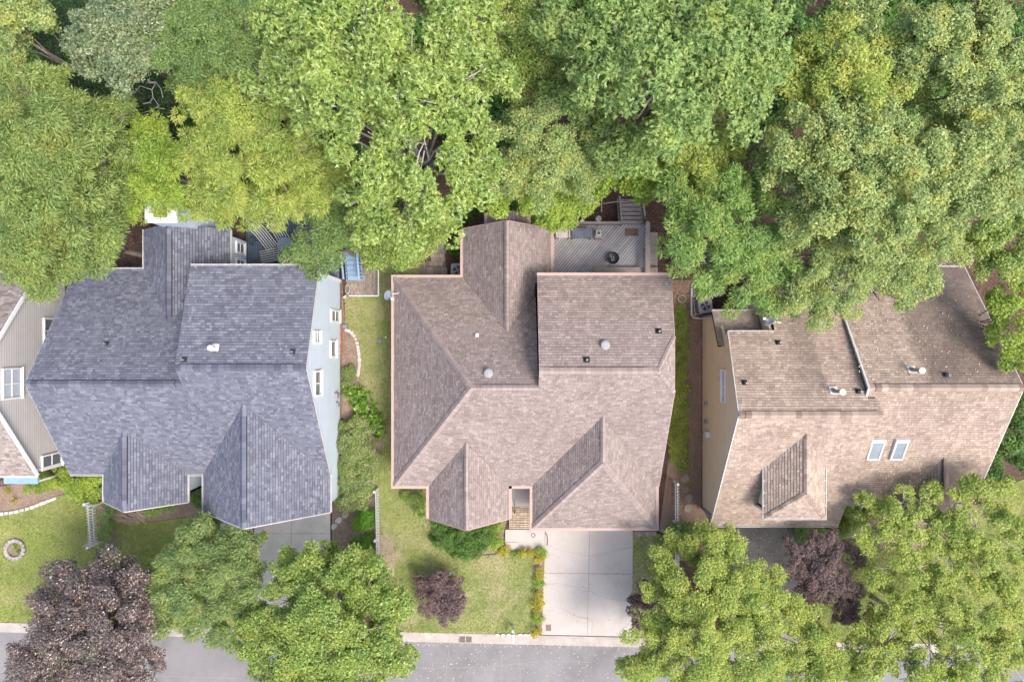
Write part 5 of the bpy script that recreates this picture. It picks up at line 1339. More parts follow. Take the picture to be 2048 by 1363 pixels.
# blue deck, stairs, patio
BZ = 0.8
bx0 = HB['wR'] - 0.05; bx1 = W(678, 0, BZ).x; by0 = HB['yB2'] - 0.2; by1 = W(0, 432, BZ).y
bd = empty('deck', ((bx0 + bx1) / 2, (by0 + by1) / 2, 0), 'slate blue painted deck behind the blue house', 'deck')
MB().box(((bx0 + bx1) / 2, (by0 + by1) / 2, 0.35), (bx1 - bx0 - 0.1, by1 - by0 - 0.1, 0.66)).build('joists', M['deck_dark'], bd)
planks(bd, (bx0, bx1, by0, by1), math.radians(90), 0.142, BZ, 0.04, M['bluedeck'])
railing(bd, (bx0, by1 - 0.06, 0), (bx1, by1 - 0.06, 0), BZ, 0.9, M['bluerail'])
railing(bd, (bx1 - 0.06, by1, 0), (bx1 - 0.06, by0 + 1.3, 0), BZ, 0.9, M['bluerail'])
bs = empty('deck_stairs', (*W(708, 540, 0.4).xy, 0), 'blue painted stairs going down from the blue deck to the patio', 'stairs')
ux0, ux1 = W(691, 0, 0.5).x, W(722, 0, 0.5).x; uy0 = W(0, 560, 0.2).y; uy1 = W(0, 500, BZ).y
for k in range(6):
    f = k / 5; MB().box(((ux0 + ux1) / 2, uy1 + (uy0 - uy1) * (k + 0.5) / 6, BZ - 0.02 - 0.125 * k), (ux1 - ux0 - 0.12, (uy1 - uy0) / 6 - 0.012, 0.05)).build('stair_tread', M['bluerail'], bs)
for x in (ux0, ux1):
    MB().bar((x, uy1, BZ - 0.08), (x, uy0, 0.06), 0.05, 0.24).build('stringer', M['bluerail'], bs)
    MB().bar((x, uy1, BZ + 0.85), (x, uy0, 0.95), 0.1, 0.05).build('stair_rail', M['bluerail'], bs)
    for k in range(9):
        f = (k + 0.5) / 9; MB().box((x, uy1 + (uy0 - uy1) * f, BZ + 0.4 - 0.75 * f), (0.04, 0.04, 0.9)).build('baluster', M['black'], bs)
ld = MB(); planks(bs, (bx1 - 0.3, ux1, uy1, uy1 + 1.2), math.radians(90), 0.142, BZ, 0.04, M['bluedeck'], 'landing_plank')
pa = bed([(692, 535), (757, 535), (757, 592), (692, 592)], 'joint', 'patio', 0.015)
c0, c1 = W(694, 590), W(755, 537)
mbp = MB().box((0, 0, 0), (0.112, 0.225, 0.05)).mesh('paver', M['paver'])
nx, ny = int((c1.x - c0.x) / 0.12), int((c1.y - c0.y) / 0.235)
for i in range(nx):
    for j in range(ny):
        if i * ny + j >= 300: break
        o = link('paver', mbp, pa); o.location = (c0.x + (i + 0.5) * 0.12, c0.y + (j + 0.5 + (0.4 if i % 2 else 0)) * 0.235 - 0.03, 0.022 + rnd.uniform(-.003, .003))
for (a, b) in (((698, 591.5), (757, 591.5)), ((757, 591.5), (757, 536))):
    MB().bar(W(*a, 0.04), W(*b, 0.04), 0.07, 0.08).build('patio_border', M['white'], pa)
tag(ringo('wire_hoop', (*W(695, 578, 0.3).xy, 0.3), 0.13, 0.012, M['stone'], sq=2.0), 'oval pale wire hoop at the patio corner by the blue house wall', 'hoop')
c = W(692, 594)
tag(MB().box((c.x, c.y, 0.15), (0.22, 0.14, 0.3), 0.6).build('splash_block', M['stone']), 'pale splash block at the back corner of the blue house', 'splash block')
c = W(691, 656)
tag(MB().box((c.x, c.y + 0.1, 0.1), (0.26, 0.22, 0.2), 0.2).build('splash_block', M['dishgrey']), 'pale green block at the top of the curved stone edging', 'splash block')
# loungers and tables on the blue deck
def lounger(u, v, ang, label):
    c = W(u, v, BZ + 0.4); r = empty('striped_lounger', (c.x, c.y, BZ), label, 'lounger', 'striped loungers on the blue deck')
    ca, sa = math.cos(ang), math.sin(ang)
    def L(a, b, z): return Vector((c.x + a * ca - b * sa, c.y + a * sa + b * ca, BZ + z))
    for k in range(6):
        b = -0.33 + k * 0.13
        MB().bar(L(-0.8, b, 0.35), L(0.35, b, 0.35), 0.038, 0.03).build('seat_slat', M['trim'], r)
        MB().bar(L(0.36, b, 0.36), L(0.85, b, 0.72), 0.045, 0.03).build('back_slat', M['trim'], r)
    for b in (-0.36, 0.36):
        MB().bar(L(-0.85, b, 0.31), L(0.4, b, 0.31), 0.04, 0.06).build('frame', M['black'], r)
        for a in (-0.7, 0.5): MB().tube([L(a, b, 0.3), L(a, b, 0)], 0.025).build('leg', M['black'], r)
lounger(528, 474, math.radians(128), 'white striped lounger nearest the blue house wing')
lounger(563, 472, math.radians(120), 'white striped lounger second from the blue house wing')
lounger(548, 508, math.radians(12), 'white striped lounger beside the eave under the olive tree')
lounger(592, 515, math.radians(60), 'white striped lounger farthest from the blue house wing')
c = W(503, 481, BZ + 0.5)
t = empty('wire_table', (c.x, c.y, BZ), 'small round dark wire table on the blue deck', 'table')
ringo('rim', (c.x, c.y, BZ + 0.5), 0.24, 0.015, M['black'], t)
mb = MB()
for k in range(-3, 4):
    w_ = math.sqrt(0.24 ** 2 - (k * 0.065) ** 2); mb.bar((c.x + k * 0.065, c.y - w_, BZ + 0.5), (c.x + k * 0.065, c.y + w_, BZ + 0.5), 0.012, 0.012)
mb.build('mesh_top', M['black'], t)
for k in range(3): MB().tube([(c.x + 0.2 * math.cos(2.1 * k), c.y + 0.2 * math.sin(2.1 * k), BZ + 0.49), (c.x + 0.24 * math.cos(2.1 * k), c.y + 0.24 * math.sin(2.1 * k), BZ)], 0.012).build('leg', M['black'], t)
c = W(570, 490, BZ + 0.7)
t = empty('patio_table', (c.x, c.y, BZ), 'round grey glass table between the striped loungers', 'table')
MB().lathe((c.x, c.y, BZ + 0.68), [(0.44, 0), (0.45, 0.02), (0.44, 0.035)], 28).build('table_top', M['dishgrey'], t)
MB().lathe((c.x, c.y, BZ), [(0.25, 0), (0.05, 0.06), (0.04, 0.67)], 14).build('pedestal', M['greymetal'], t)

# ------------------------------------------------------------------ fences
def picket_fence(base_a, base_b, hgt, label, spacing=0.165):
    a, b = W(*base_a), W(*base_b); L = (b - a).length; d = (b - a).normalized()
    f = empty('picket_fence', a, label, 'fence', 'white picket fences')
    side = Vector((-d.y, d.x, 0))
    pk = MB(); w = 0.075
    vs = []
    for s in (-0.011, 0.011):
        for (x, z) in ((-w / 2, 0.06), (w / 2, 0.06), (w / 2, hgt - 0.07), (0, hgt), (-w / 2, hgt - 0.07)):
            vs.append(d * x + side * s + Vector((0, 0, z)))
    pk.raw(vs, [(0, 1, 2, 3, 4), (9, 8, 7, 6, 5)] + [(i, i + 5, (i + 1) % 5 + 5, (i + 1) % 5) for i in range(5)])
    me = pk.mesh('picket', M['white'])
    for i in range(int(L / spacing)):
        o = link('picket', me, f); o.location = a + d * (i + 0.5) * spacing + side * 0.035
    for z in (0.3, hgt - 0.25): MB().bar(a + Vector((0, 0, z)), b + Vector((0, 0, z)), 0.04, 0.08).build('rail', M['white'], f)
    n = max(1, int(L / 2.2)); po = MB().box((0, 0, hgt / 2 + 0.02), (0.11, 0.11, hgt + 0.04)).mesh('post', M['white'])
    for i in range(n + 1):
        o = link('post', po, f); o.location = a.lerp(b, i / n) - side * 0.04
picket_fence((757, 975), (760, 1165), 1.1, 'white picket fence between the blue house and the middle lawn')
picket_fence((1348, 960), (1349, 1120), 1.1, 'white picket fence right of the middle driveway')
picket_fence((190, 1000), (196, 1085), 0.95, 'short white picket fence at the left lawn beside clipped shrubs', 0.16)
# white trellis panels at the two ends of the short fence
for (u, v, l) in ((197, 1004, 'white lattice panel at the house end of the left fence'), (196, 1082, 'white lattice panel at the street end of the left fence')):
    c = W(u, v); tr = empty('trellis', (c.x, c.y, 0), l, 'trellis')
    for k in range(5):
        MB().box((c.x - 0.3 + 0.15 * k, c.y, 0.5), (0.035, 0.03, 1.0)).build('slat', M['trim'], tr)
        MB().box((c.x, c.y + 0.025, 0.1 + 0.2 * k), (0.7, 0.02, 0.035)).build('cross_slat', M['trim'], tr)

# ------------------------------------------------------------------ condensers, pipes, dishes, small things
def condenser(u, v, size, h, rot, label):
    c = W(u, v, h); r = empty('air_conditioner', (c.x, c.y, 0), label, 'air conditioner', 'air conditioner units')
    def sq(s, z, rr):
        pl = []
        for (a, b, t0) in ((1, 1, 0), (-1, 1, 90), (-1, -1, 180), (1, -1, 270)):
            for i in range(4):
                t = math.radians(t0 + 30 * i); x, y = a * (s - rr) + rr * math.cos(t), b * (s - rr) + rr * math.sin(t)
                pl.append((c.x + x * math.cos(rot) - y * math.sin(rot), c.y + x * math.sin(rot) + y * math.cos(rot), z))
        return pl
    def loft(rings, name, m):
        N = len(rings[0]); fs = [tuple(reversed(range(N))), tuple(range((len(rings) - 1) * N, len(rings) * N))]
        fs += [(k * N + i, k * N + (i + 1) % N, (k + 1) * N + (i + 1) % N, (k + 1) * N + i) for k in range(len(rings) - 1) for i in range(N)]
        return MB().raw(sum(rings, []), fs).build(name, m, r)
    s = size / 2
    loft([sq(s, 0.06, 0.12), sq(s, h - 0.1, 0.12)], 'coil_housing', M['acblack'])
    loft([sq(s + 0.02, h - 0.1, 0.12), sq(s + 0.02, h - 0.03, 0.12), sq(s - 0.05, h, 0.12)], 'top_cover', M['acgrey'])
    loft([sq(s + 0.06, 0.0, 0.05), sq(s + 0.06, 0.06, 0.05)], 'pad', M['stone'])
    for k in range(14):
        t = rot + (k % 4) * math.pi / 2
    for sd in range(4):
        t = rot + sd * math.pi / 2
        for k in range(6):
            off = (-0.5 + (k + 0.5) / 6) * (size - 0.2)
            p = Vector((c.x + (s + 0.008) * math.cos(t) - off * math.sin(t), c.y + (s + 0.008) * math.sin(t) + off * math.cos(t), h * 0.47))
            MB().box(p, (0.02, 0.03, h - 0.25), t).build('louver', M['acgrey'], r)
    MB().lathe((c.x, c.y, h), [(s * 0.68, 0.0), (s * 0.68, 0.006)], 24).build('fan_opening', M['black'], r)
    for k in range(4):
        t = k * math.pi / 2 + 0.5
        d = Vector((math.cos(t), math.sin(t), 0)); e = Vector((-d.y, d.x, 0)); o = Vector((c.x, c.y, h + 0.02))
        MB().slab([o + d * 0.06 - e * 0.03, o + d * s * 0.6 - e * s * 0.22, o + d * s * 0.62 + e * s * 0.2 + Vector((0, 0, 0.02)), o + d * 0.06 + e * 0.03], 0.008).build('fan_blade', M['greymetal'], r)
    MB().lathe((c.x, c.y, h + 0.01), [(0.07, 0), (0.06, 0.04)], 14).build('hub', M['greymetal'], r)
condenser(1411, 611, 0.78, 0.85, 0.12, 'grey air conditioner unit at the back corner of the tan house')
condenser(1432, 578, 0.72, 0.8, 0.1, 'grey air conditioner unit half hidden under the cypress')
condenser(915, 540, 0.75, 0.8, 0.0, 'air conditioner unit tucked behind the middle house left of its back wing')
c = W(1433, 590)
tag(MB().box((c.x, c.y, 0.05), (0.8, 0.25, 0.1), 0.1).build('concrete_block', M['paver']), 'flat brown concrete block between the two air conditioners', 'block')
p = [W(1383, 570, 0.08), W(1383, 600, 0.08), W(1383, 631, 0.08), W(1386, 635, 0.08), W(1404, 637, 0.08)]
tag(MB().tube(p, 0.055, 10).build('drain_pipe', M['white'], None, True), 'white drain pipe bending round the back corner of the tan house', 'pipe')
c = W(1364, 597, 0.1); tag(ringo('garden_hoop', (c.x, c.y, 0.1), 0.22, 0.022, M['yellowhose']), 'pale yellow hoop lying on the green strip', 'hoop')
c = W(1389, 634, 0.05); tag(MB().tube([W(1385, 628, 0.05), W(1387, 631, 0.05), W(1391, 630, 0.05)], 0.03).build('pipe_elbow', M['white']), 'small white pipe elbow by the drain pipe bend', 'pipe')
tag(MB().tube([W(1389, 612, 0.05), W(1389, 618, 0.05), W(1393, 625, 0.05), W(1402, 628, 0.05)], 0.018).build('conduit', M['stone'], None, True), 'thin white conduit curling round the tan house air conditioner', 'conduit')
def dish(u, v, z, base, label, aim, rx=0.33, ry=0.24, m='dishgrey'):
    c = W(u, v, z); r = empty('satellite_dish', base, label, 'satellite dish', 'roof satellite dishes')
    aim = Vector(aim).normalized(); a = aim.orthogonal().normalized(); b = aim.cross(a)
    vs = [c - aim * 0.07]; n = 20
    for k, s in ((1, 0.5), (2, 1.0)):
        for i in range(n):
            t = 2 * math.pi * i / n; vs.append(c + a * rx * s * math.cos(t) + b * ry * s * math.sin(t) - aim * 0.07 * (1 - s * s))
    fs = [(0, 1 + i, 1 + (i + 1) % n) for i in range(n)] + [(1 + i, 1 + n + i, 1 + n + (i + 1) % n, 1 + (i + 1) % n) for i in range(n)]
    m0 = len(vs); vs2 = vs + [v - aim * 0.02 for v in vs]
    fs2 = fs + [tuple(reversed([i + m0 for i in f])) for f in fs] + [(1 + n + i, m0 + 1 + n + i, m0 + 1 + n + (i + 1) % n, 1 + n + (i + 1) % n) for i in range(n)]
    MB().raw(vs2, fs2).build('reflector', M[m], r, True)
    MB().tube([Vector(base), c - aim * 0.12 - Vector((0, 0, 0.1)), c - aim * 0.08], 0.025).build('mast', M['whitemetal'], r)
    f = c + aim * 0.38 - Vector((0, 0, 0.14))
    MB().tube([c - aim * 0.08 - Vector((0, 0, 0.15)), f], 0.018).build('feed_arm', M['whitemetal'], r)
    soft_box(MB(), f, 0.16, 0.14, 0.1, 0.03).build('feed_horn', M['white'], r)
dish(776, 590, 3.55, HM['LH'].hit(798, 586), 'grey satellite dish at the upper left corner of the middle roof', (0.62, -0.55, 0.5))
dish(1539, 640, 5.3, HT['B'].hit(1562, 645), 'grey satellite dish at the back of the tan roof', (-0.75, 0.2, 0.6), 0.36, 0.26, 'dishpaint')
c = W(760, 680)
tag(MB().lathe((c.x, c.y, 0), [(0.10, 0), (0.14, 0.08), (0.13, 0.14), (0.05, 0.18)], 14).build('garden_ball', M['dishgrey']), 'small grey round garden ornament on the grass strip', 'ornament')
c = W(772, 674)
tag(MB().lathe((c.x, c.y, 0), [(0.05, 0), (0.06, 0.05), (0.02, 0.09)], 10).build('pebble', M['white']), 'tiny white pebble on the grass beside the mauve roof', 'pebble')
c = W(1396, 684)
r = empty('hose_reel', (c.x, c.y, 0), 'dark metal hose reel stand by the tan house wall', 'hose reel')
MB().tube([(c.x - 0.15, c.y - 0.2, 0), (c.x, c.y, 0.5), (c.x + 0.1, c.y + 0.3, 0.55)], 0.025).build('stand', M['greymetal'], r)
ringo('reel', (c.x - 0.02, c.y - 0.1, 0.45), 0.12, 0.02, M['greymetal'], r)
for i, (pts, l) in enumerate(((((1376, 842), (1380, 860), (1386, 885), (1387, 910)), 'long pale fallen stick on the bare soil beside the tan house'), (((1382, 920), (1384, 938)), 'short pale stick just below the long stick on the bare soil'), (((1391, 962), (1394, 975), (1391, 988)), 'curved pale stick near the brown stepping stones'))):
    tag(MB().tube([W(u, v, 0.03) for u, v in pts], 0.02, 6).build('fallen_stick', M['twig']), l, 'stick', 'fallen sticks beside the tan house')
rock('brick_bit', 1374, 769, 0.13, 0.1, 0.07, M['brick'], 'small orange brick piece on the bare soil', 'brick')

# ------------------------------------------------------------------ grass blades, bark chips, fallen leaf bits
def in_poly(x, y, poly):
    c = np.zeros(len(x), bool); n = len(poly)
    for i in range(n):
        x0, y0 = poly[i]; x1, y1 = poly[(i + 1) % n]
        cond = ((y0 > y) != (y1 > y)) & (x < (x1 - x0) * (y - y0) / (y1 - y0 + 1e-12) + x0)
        c ^= cond
    return c
def scatter(poly, dens):
    a = np.array(poly); lo, hi = a.min(0), a.max(0)
    n = int((hi[0] - lo[0]) * (hi[1] - lo[1]) * dens)
    x = rng.uniform(lo[0], hi[0], n); y = rng.uniform(lo[1], hi[1], n)
    k = in_poly(x, y, poly); return x[k], y[k]
bl = []
for pl, m in LAWNS:
    x, y = scatter(pl, 520)
    n = len(x); x = x + rng.normal(0, 0.06, n); y = y + rng.normal(0, 0.06, n)
    t = rng.uniform(0, 2 * np.pi, n); w = rng.uniform(0.012, 0.022, n); hgt = rng.uniform(0.03, 0.075, n)
    lean = rng.normal(0, 0.045, (n, 2))
    p = np.stack([x, y, np.full(n, 0.018)], 1); s = np.stack([np.cos(t) * w, np.sin(t) * w, np.zeros(n)], 1)
    top = p + np.stack([lean[:, 0], lean[:, 1], hgt], 1)
    bl.append(np.stack([p - s, p + s, top], 1))
o = link('grass', np_tris('grass', np.concatenate(bl), M['blade'])); tag(o, 'short patchy green and straw coloured grass blades on the lawns', 'grass', kind='stuff')
def chips(name, polys, dens, size, m, z, label, cat):
    out = []
    for pl in polys:
        pl = [(W(u, v).x, W(u, v).y) for u, v in pl]
        x, y = scatter(pl, dens); n = len(x)
        t = rng.uniform(0, 2 * np.pi, n); L = rng.uniform(0.5, 1.2, n) * size; w = L * rng.uniform(0.25, 0.5, n)
        tilt = rng.normal(0, 0.25, n)
        p = np.stack([x, y, np.full(n, z) + rng.uniform(0, 0.02, n)], 1)
        a = np.stack([np.cos(t) * L / 2, np.sin(t) * L / 2, tilt * L / 2], 1); b = np.stack([-np.sin(t) * w / 2, np.cos(t) * w / 2, rng.normal(0, 0.2, n) * w], 1)
        out.append(np.stack([p - a, p - b, p + a, p + b], 1))
    o = link(name, np_tris(name, np.concatenate(out), m)); return tag(o, label, cat, kind='stuff')
chips('leaf_litter', [[(200, 60), (360, 180), (360, 560), (220, 560)], [(840, 380), (1000, 400), (1000, 560), (840, 560)], [(1090, 380), (1340, 380), (1340, 560), (1090, 560)], [(1340, 540), (1540, 540), (1540, 640), (1340, 640)], [(1480, 100), (1720, 100), (1720, 400), (1480, 400)], [(1900, 520), (2060, 520), (2060, 760), (1960, 760)]],
      110, 0.12, M['chip'], 0.012, 'reddish brown leaf litter and bark under the trees behind the houses', 'leaf litter')
chips('bark_mulch', [[(664, 590), (720, 590), (760, 800), (755, 1135), (664, 1135)], [(0, 960), (140, 955), (120, 990), (0, 1024)], [(186, 1000), (420, 1000), (400, 1030), (236, 1046), (260, 1240), (240, 1240)], [(1340, 600), (1403, 600), (1420, 1120), (1330, 1120)], [(1600, 1056), (1990, 985), (1900, 1080), (1640, 1190)], [(860, 980), (1010, 980), (1000, 1100), (880, 1080)], [(1068, 1102), (1090, 1096), (1084, 1264), (1070, 1262)]],
      130, 0.085, M['chip_pale'], 0.016, 'pale bark mulch and dry leaves in the planting beds', 'mulch')
fl = []
for (pl, dens, z) in (([(760, 1298), (1300, 1300), (1300, 1420), (760, 1420)], 12, GZ + 0.006), ([(1085, 1060), (1264, 1060), (1262, 1270), (1085, 1266)], 9, 0.045), ([(780, 1275), (1270, 1284), (1270, 1300), (780, 1292)], 40, GZ + 0.012), ([(510, 1030), (660, 1030), (660, 1130), (510, 1130)], 6, 0.045), ([(1450, 1056), (1600, 1056), (1600, 1120), (1450, 1120)], 25, 0.045)):
    pl = [(W(u, v).x, W(u, v).y) for u, v in pl]; x, y = scatter(pl, dens); n = len(x)
    t = rng.uniform(0, 6.28, n); L = rng.uniform(0.02, 0.055, n)
    p = np.stack([x, y, np.full(n, z)], 1); a = np.stack([np.cos(t) * L, np.sin(t) * L, 0.2 * L], 1); b = np.stack([-np.sin(t) * L * .5, np.cos(t) * L * .5, 0.1 * L], 1)
    fl.append(np.stack([p - a, p - b, p + a, p + b], 1))
o = link('fallen_leaves', np_tris('fallen_leaves', np.concatenate(fl), M['petal'])); tag(o, 'small dry leaf bits scattered over street and driveways', 'fallen leaves', kind='stuff')

# dry leaves caught on the tan roof
B2_ = HT['F2']; pts_ = []
for k in range(230):
    u = rnd.gauss(1835, 45); v = 1000 - abs(rnd.gauss(0, 40)) + rnd.uniform(-8, 5)
    p = B2_.hit(u, v)
    if p.z > HT['EF2'] + 0.05: pts_.append(p + B2_.n * 0.045)
for k in range(160):
    p = HT['B2'].hit(rnd.uniform(1700, 1960), rnd.uniform(590, 760)); pts_.append(p + HT['B2'].n * 0.045)
P_ = np.array(pts_); n_ = len(P_); t_ = rng.uniform(0, 6.28, n_); L_ = rng.uniform(0.025, 0.06, n_)
A_ = np.stack([np.cos(t_) * L_, np.sin(t_) * L_, 0.3 * L_], 1); Bv = np.stack([-np.sin(t_) * L_ * .5, np.cos(t_) * L_ * .5, 0.1 * L_], 1)
tag(link('fallen_leaves', np_tris('roof_leaves', np.stack([P_ - A_, P_ - Bv, P_ + A_, P_ + Bv], 1), M['petal'])), 'pale dry leaves lying on the tan roof', 'fallen leaves', kind='stuff')

# ================================================================== TREES AND SHRUBS
def unit(a): return a / np.maximum(np.linalg.norm(a, axis=1, keepdims=True), 1e-9)
STY = {  # leaf length, width, mode, clump radius, clumps per area, leaves per m2 of clump, flatness
    'broad':  (0.118, 0.080, 'rand', 0.50, 2.2, 850, 0.75),
    'big':    (0.125, 0.080, 'rosette', 0.54, 2.15, 800, 0.75),
    'fine':   (0.094, 0.064, 'rand', 0.44, 2.2, 1050, 0.75),
    'willow': (0.150, 0.046, 'radial', 0.44, 2.1, 850, 0.8),
    'needle': (0.150, 0.050, 'radial', 0.56, 1.7, 850, 0.8),
    'spray':  (0.130, 0.052, 'radial', 0.42, 1.95, 900, 0.8),
    'drift':  (0.150, 0.044, 'drift', 0.48, 1.9, 820, 0.7),
    'sparse': (0.105, 0.070, 'rand', 0.36, 1.55, 800, 0.7),
    'purple': (0.105, 0.060, 'drift', 0.46, 2.1, 900, 0.75),
    'shrub':  (0.068, 0.046, 'rand', 0.24, 3.0, 1100, 0.85),
    'maple':  (0.080, 0.055, 'rand', 0.27, 2.2, 1100, 0.85),
    'hosta':  (0.190, 0.120, 'rosette', 0.30, 1.8, 220, 0.7),
    'under':  (0.200, 0.140, 'rand', 0.60, 1.7, 110, 0.8),
}
def leaf_quads(p, t, n, L, Wd):
    b = np.cross(n, t) * (Wd / 2)[:, None]
    return np.stack([p - b, p + b, p + t * L[:, None]], 1)
def foliage(lobes, style, dens=1.0, hscale=0.62, drift=(0.6, -0.8)):
    """lobes: (x, y, z_top, R) domes of leaf clumps; returns leaf quads"""
    L0, W0, mode, rc0, cov, lpm, flat = STY[style]
    out = []
    for (x, y, zt, R) in lobes:
        rc = min(rc0, R * 0.55)
        H = max(R * hscale, 0.12)
        nc = max(3, int(cov * dens ** 0.5 * (R / rc) ** 2))
        rr = np.sqrt(rng.uniform(0, 1, nc)); an = rng.uniform(0, 2 * np.pi, nc); ph = rng.uniform(0, 6.28, 3)
        wob = 1 + 0.13 * np.sin(3 * an + ph[0]) + 0.09 * np.sin(5 * an + ph[1])
        rad = R * rr * wob * 0.9
        cz = zt - rc * 0.5 - H * (1 - np.sqrt(np.clip(1 - (0.97 * rr) ** 2, 0, 1))) + rng.normal(0, 0.34, nc) * rc * 1.5
        # a lower storey of clumps that shows through the gaps
        low = rng.uniform(0, 1, nc) < 0.25
        cz = np.where(low, cz - rng.uniform(0.6, 1.6, nc) * rc * 2, cz)
        px, py = x + rad * np.cos(an), y + rad * np.sin(an)
        roof_z = np.full(nc, -1e3)
        for (x2, y2, z2, R2) in lobes:
            q2 = ((px - x2) ** 2 + (py - y2) ** 2) / (R2 * 0.85) ** 2
            h2 = z2 - max(R2 * hscale, 0.12) * (1 - np.sqrt(np.clip(1 - q2, 0, 1)))
            roof_z = np.maximum(roof_z, np.where(q2 < 1, h2, -1e3))
        keep = ~((cz < roof_z - 3.2 * rc) & (rng.uniform(0, 1, nc) < 0.8))
        C = np.stack([x + rad * np.cos(an), y + rad * np.sin(an), np.maximum(cz, rc * 0.3)], 1)
        cr = rc * rng.uniform(0.6, 1.25, nc)
        C = C[keep]; cr = cr[keep]; nc = len(cr)
        nl = np.maximum(6, (lpm * dens * np.pi * cr ** 2 * 0.85)).astype(int)
        idx = np.repeat(np.arange(nc), nl); N = len(idx)
        d = rng.normal(0, 1, (N, 3)); d[:, 2] = np.abs(d[:, 2]) * 0.9 - 0.25; d = unit(d)
        f = rng.uniform(0.2, 1.0, N) ** 0.5
        e = d * (cr[idx] * f)[:, None] * np.array([1, 1, flat])
        sa = rng.uniform(0, np.pi, nc)[idx]; k1 = rng.uniform(1.0, 1.45, nc)[idx]; ca, sn = np.cos(sa), np.sin(sa)
        ex = (e[:, 0] * ca + e[:, 1] * sn) * k1; ey = (-e[:, 0] * sn + e[:, 1] * ca) * 0.85
        e[:, 0] = ex * ca - ey * sn; e[:, 1] = ex * sn + ey * ca
        p = C[idx] + e + rng.normal(0, 1, (N, 3)) * (cr[idx] * np.array(0.1))[:, None]
        p[:, 2] = np.maximum(p[:, 2], 0.03)
        up = np.array([0, 0, 1.0])
        n = unit(d * 0.45 + up * 0.75 + rng.normal(0, 0.42, (N, 3)))
        if mode == 'rand':
            t = rng.normal(0, 1, (N, 3))
        elif mode == 'radial':
            t = d * np.array([1.2, 1.2, 0.8]) + rng.normal(0, 0.22, (N, 3)) + np.array([0, 0, -0.1])
        elif mode == 'drift':
            t = np.array([drift[0], drift[1], -0.15]) + d * 0.5 + rng.normal(0, 0.4, (N, 3))
        else:   # rosette: leaves spread round shared twig tips
            k = 7; q = (np.arange(N) // k) * k
            p = p[q] ; n = unit(n[q] * 0.8 + rng.normal(0, 0.25, (N, 3)))
            t = rng.normal(0, 1, (N, 3))
        t = unit(t - n * np.sum(t * n, 1, keepdims=True))
        s = rng.uniform(0.5, 1.32, N)
        out.append(leaf_quads(p, t, n, L0 * s, W0 * s * rng.uniform(0.8, 1.15, N)))
    return np.concatenate(out)

def world_lobes(lobes):
    return [(*W(u, v, z).xy, z, r * (CAMZ - z) / FPX) for u, v, r, z in lobes]
NLEAF = 0
def tree(name, label, lobes, style, mat, cat='tree', group=None, bark='bark', dens=1.0, trunk=True, hscale=0.62, base=None, drift=(0.6, -0.8), bare=0):
    global NLEAF
    wl = world_lobes([(u, v, r * (1.12 if style != 'sparse' else 1.06), z) for u, v, r, z in lobes])
    wsum = sum(l[3] ** 2 for l in wl)
    cx = sum(l[0] * l[3] ** 2 for l in wl) / wsum; cy = sum(l[1] * l[3] ** 2 for l in wl) / wsum
    if base: cx, cy = W(*base).xy
    zt = max(l[2] for l in wl)
    root = empty(name, (cx, cy, 0), label, cat, group)
    q = foliage(wl, style, dens, hscale, drift)
    NLEAF += len(q)
    link('crown', np_tris('crown', q, M[mat]), root)
    if trunk:
        r0 = 0.017 * zt ** 0.85 + 0.03
        zf = min(l[2] for l in wl) * 0.5
        kx, ky = rnd.uniform(-.3, .3), rnd.uniform(-.3, .3)
        top = Vector((cx + kx, cy + ky, zt - 1.0 if zt > 3 else zt * 0.6))
        MB().tube([(cx, cy, -0.1), (cx + kx * 0.3, cy + ky * 0.3, zf * 0.5), (cx + kx * 0.6, cy + ky * 0.6, zf), top], [r0 * 1.25, r0, r0 * 0.8, r0 * 0.2], 9).build('trunk', M[bark], root, True)
        for i, (x, y, z, R) in enumerate(wl):
            e = Vector((x, y, z - 0.35 * min(R, 1.5))); s = Vector((cx + kx * 0.6, cy + ky * 0.6, zf * rnd.uniform(0.8, 1.1)))
            mid = s.lerp(e, 0.5) + Vector((rnd.uniform(-.4, .4), rnd.uniform(-.4, .4), 0.5))
            mb = MB().tube([s, mid, e], [r0 * 0.4, r0 * 0.24, r0 * 0.08], 6)
            for j in range(3 + bare):
                t = rnd.uniform(0.35, 0.95); p0 = mid.lerp(e, t); a = rnd.uniform(0, 6.28); rr = R * rnd.uniform(0.5, 0.9)
                p2 = Vector((x + rr * math.cos(a), y + rr * math.sin(a), z - 0.3 * R - 0.1)); p1 = p0.lerp(p2, 0.5) + Vector((rnd.uniform(-.2, .2), rnd.uniform(-.2, .2), 0.15))
                mb.tube([p0, p1, p2], [r0 * 0.12 + 0.01, r0 * 0.08 + 0.008, 0.008], 5)
            mb.build('branch', M[bark], root, True)
    return root
T = tree
BACK = 'trees behind the houses'; FRONT = 'street trees in front of the houses'
T('cedar_tree', 'feathery olive cedar at the left edge over the grey house roof', [(85, 430, 105, 11), (162, 450, 62, 10), (55, 505, 72, 9.5), (145, 512, 44, 8.8), (20, 455, 80, 10.5), (110, 535, 34, 8), (182, 512, 20, 8), (30, 545, 26, 8), (205, 400, 33, 9.5)], 'needle', 'l_cedar', group=BACK)
T('cedar_tree', 'feathery olive cedar farther back at the left edge', [(60, 250, 105, 12), (160, 270, 70, 11.2), (215, 225, 36, 10), (20, 340, 85, 11.8), (110, 190, 60, 11), (130, 340, 70, 11), (200, 330, 40, 10), (40, 165, 50, 10.5)], 'needle', 'l_cedar', group=BACK)
T('dark_evergreen', 'dark green evergreen in the shaded gap at the upper left', [(130, 70, 75, 6.5), (90, 140, 60, 6.5), (220, 180, 75, 6), (300, 225, 55, 5.5), (160, 160, 60, 6), (60, 30, 50, 6.5), (320, 160, 45, 5.5), (250, 250, 45, 5)], 'fine', 'l_dark', group=BACK, dens=0.8)
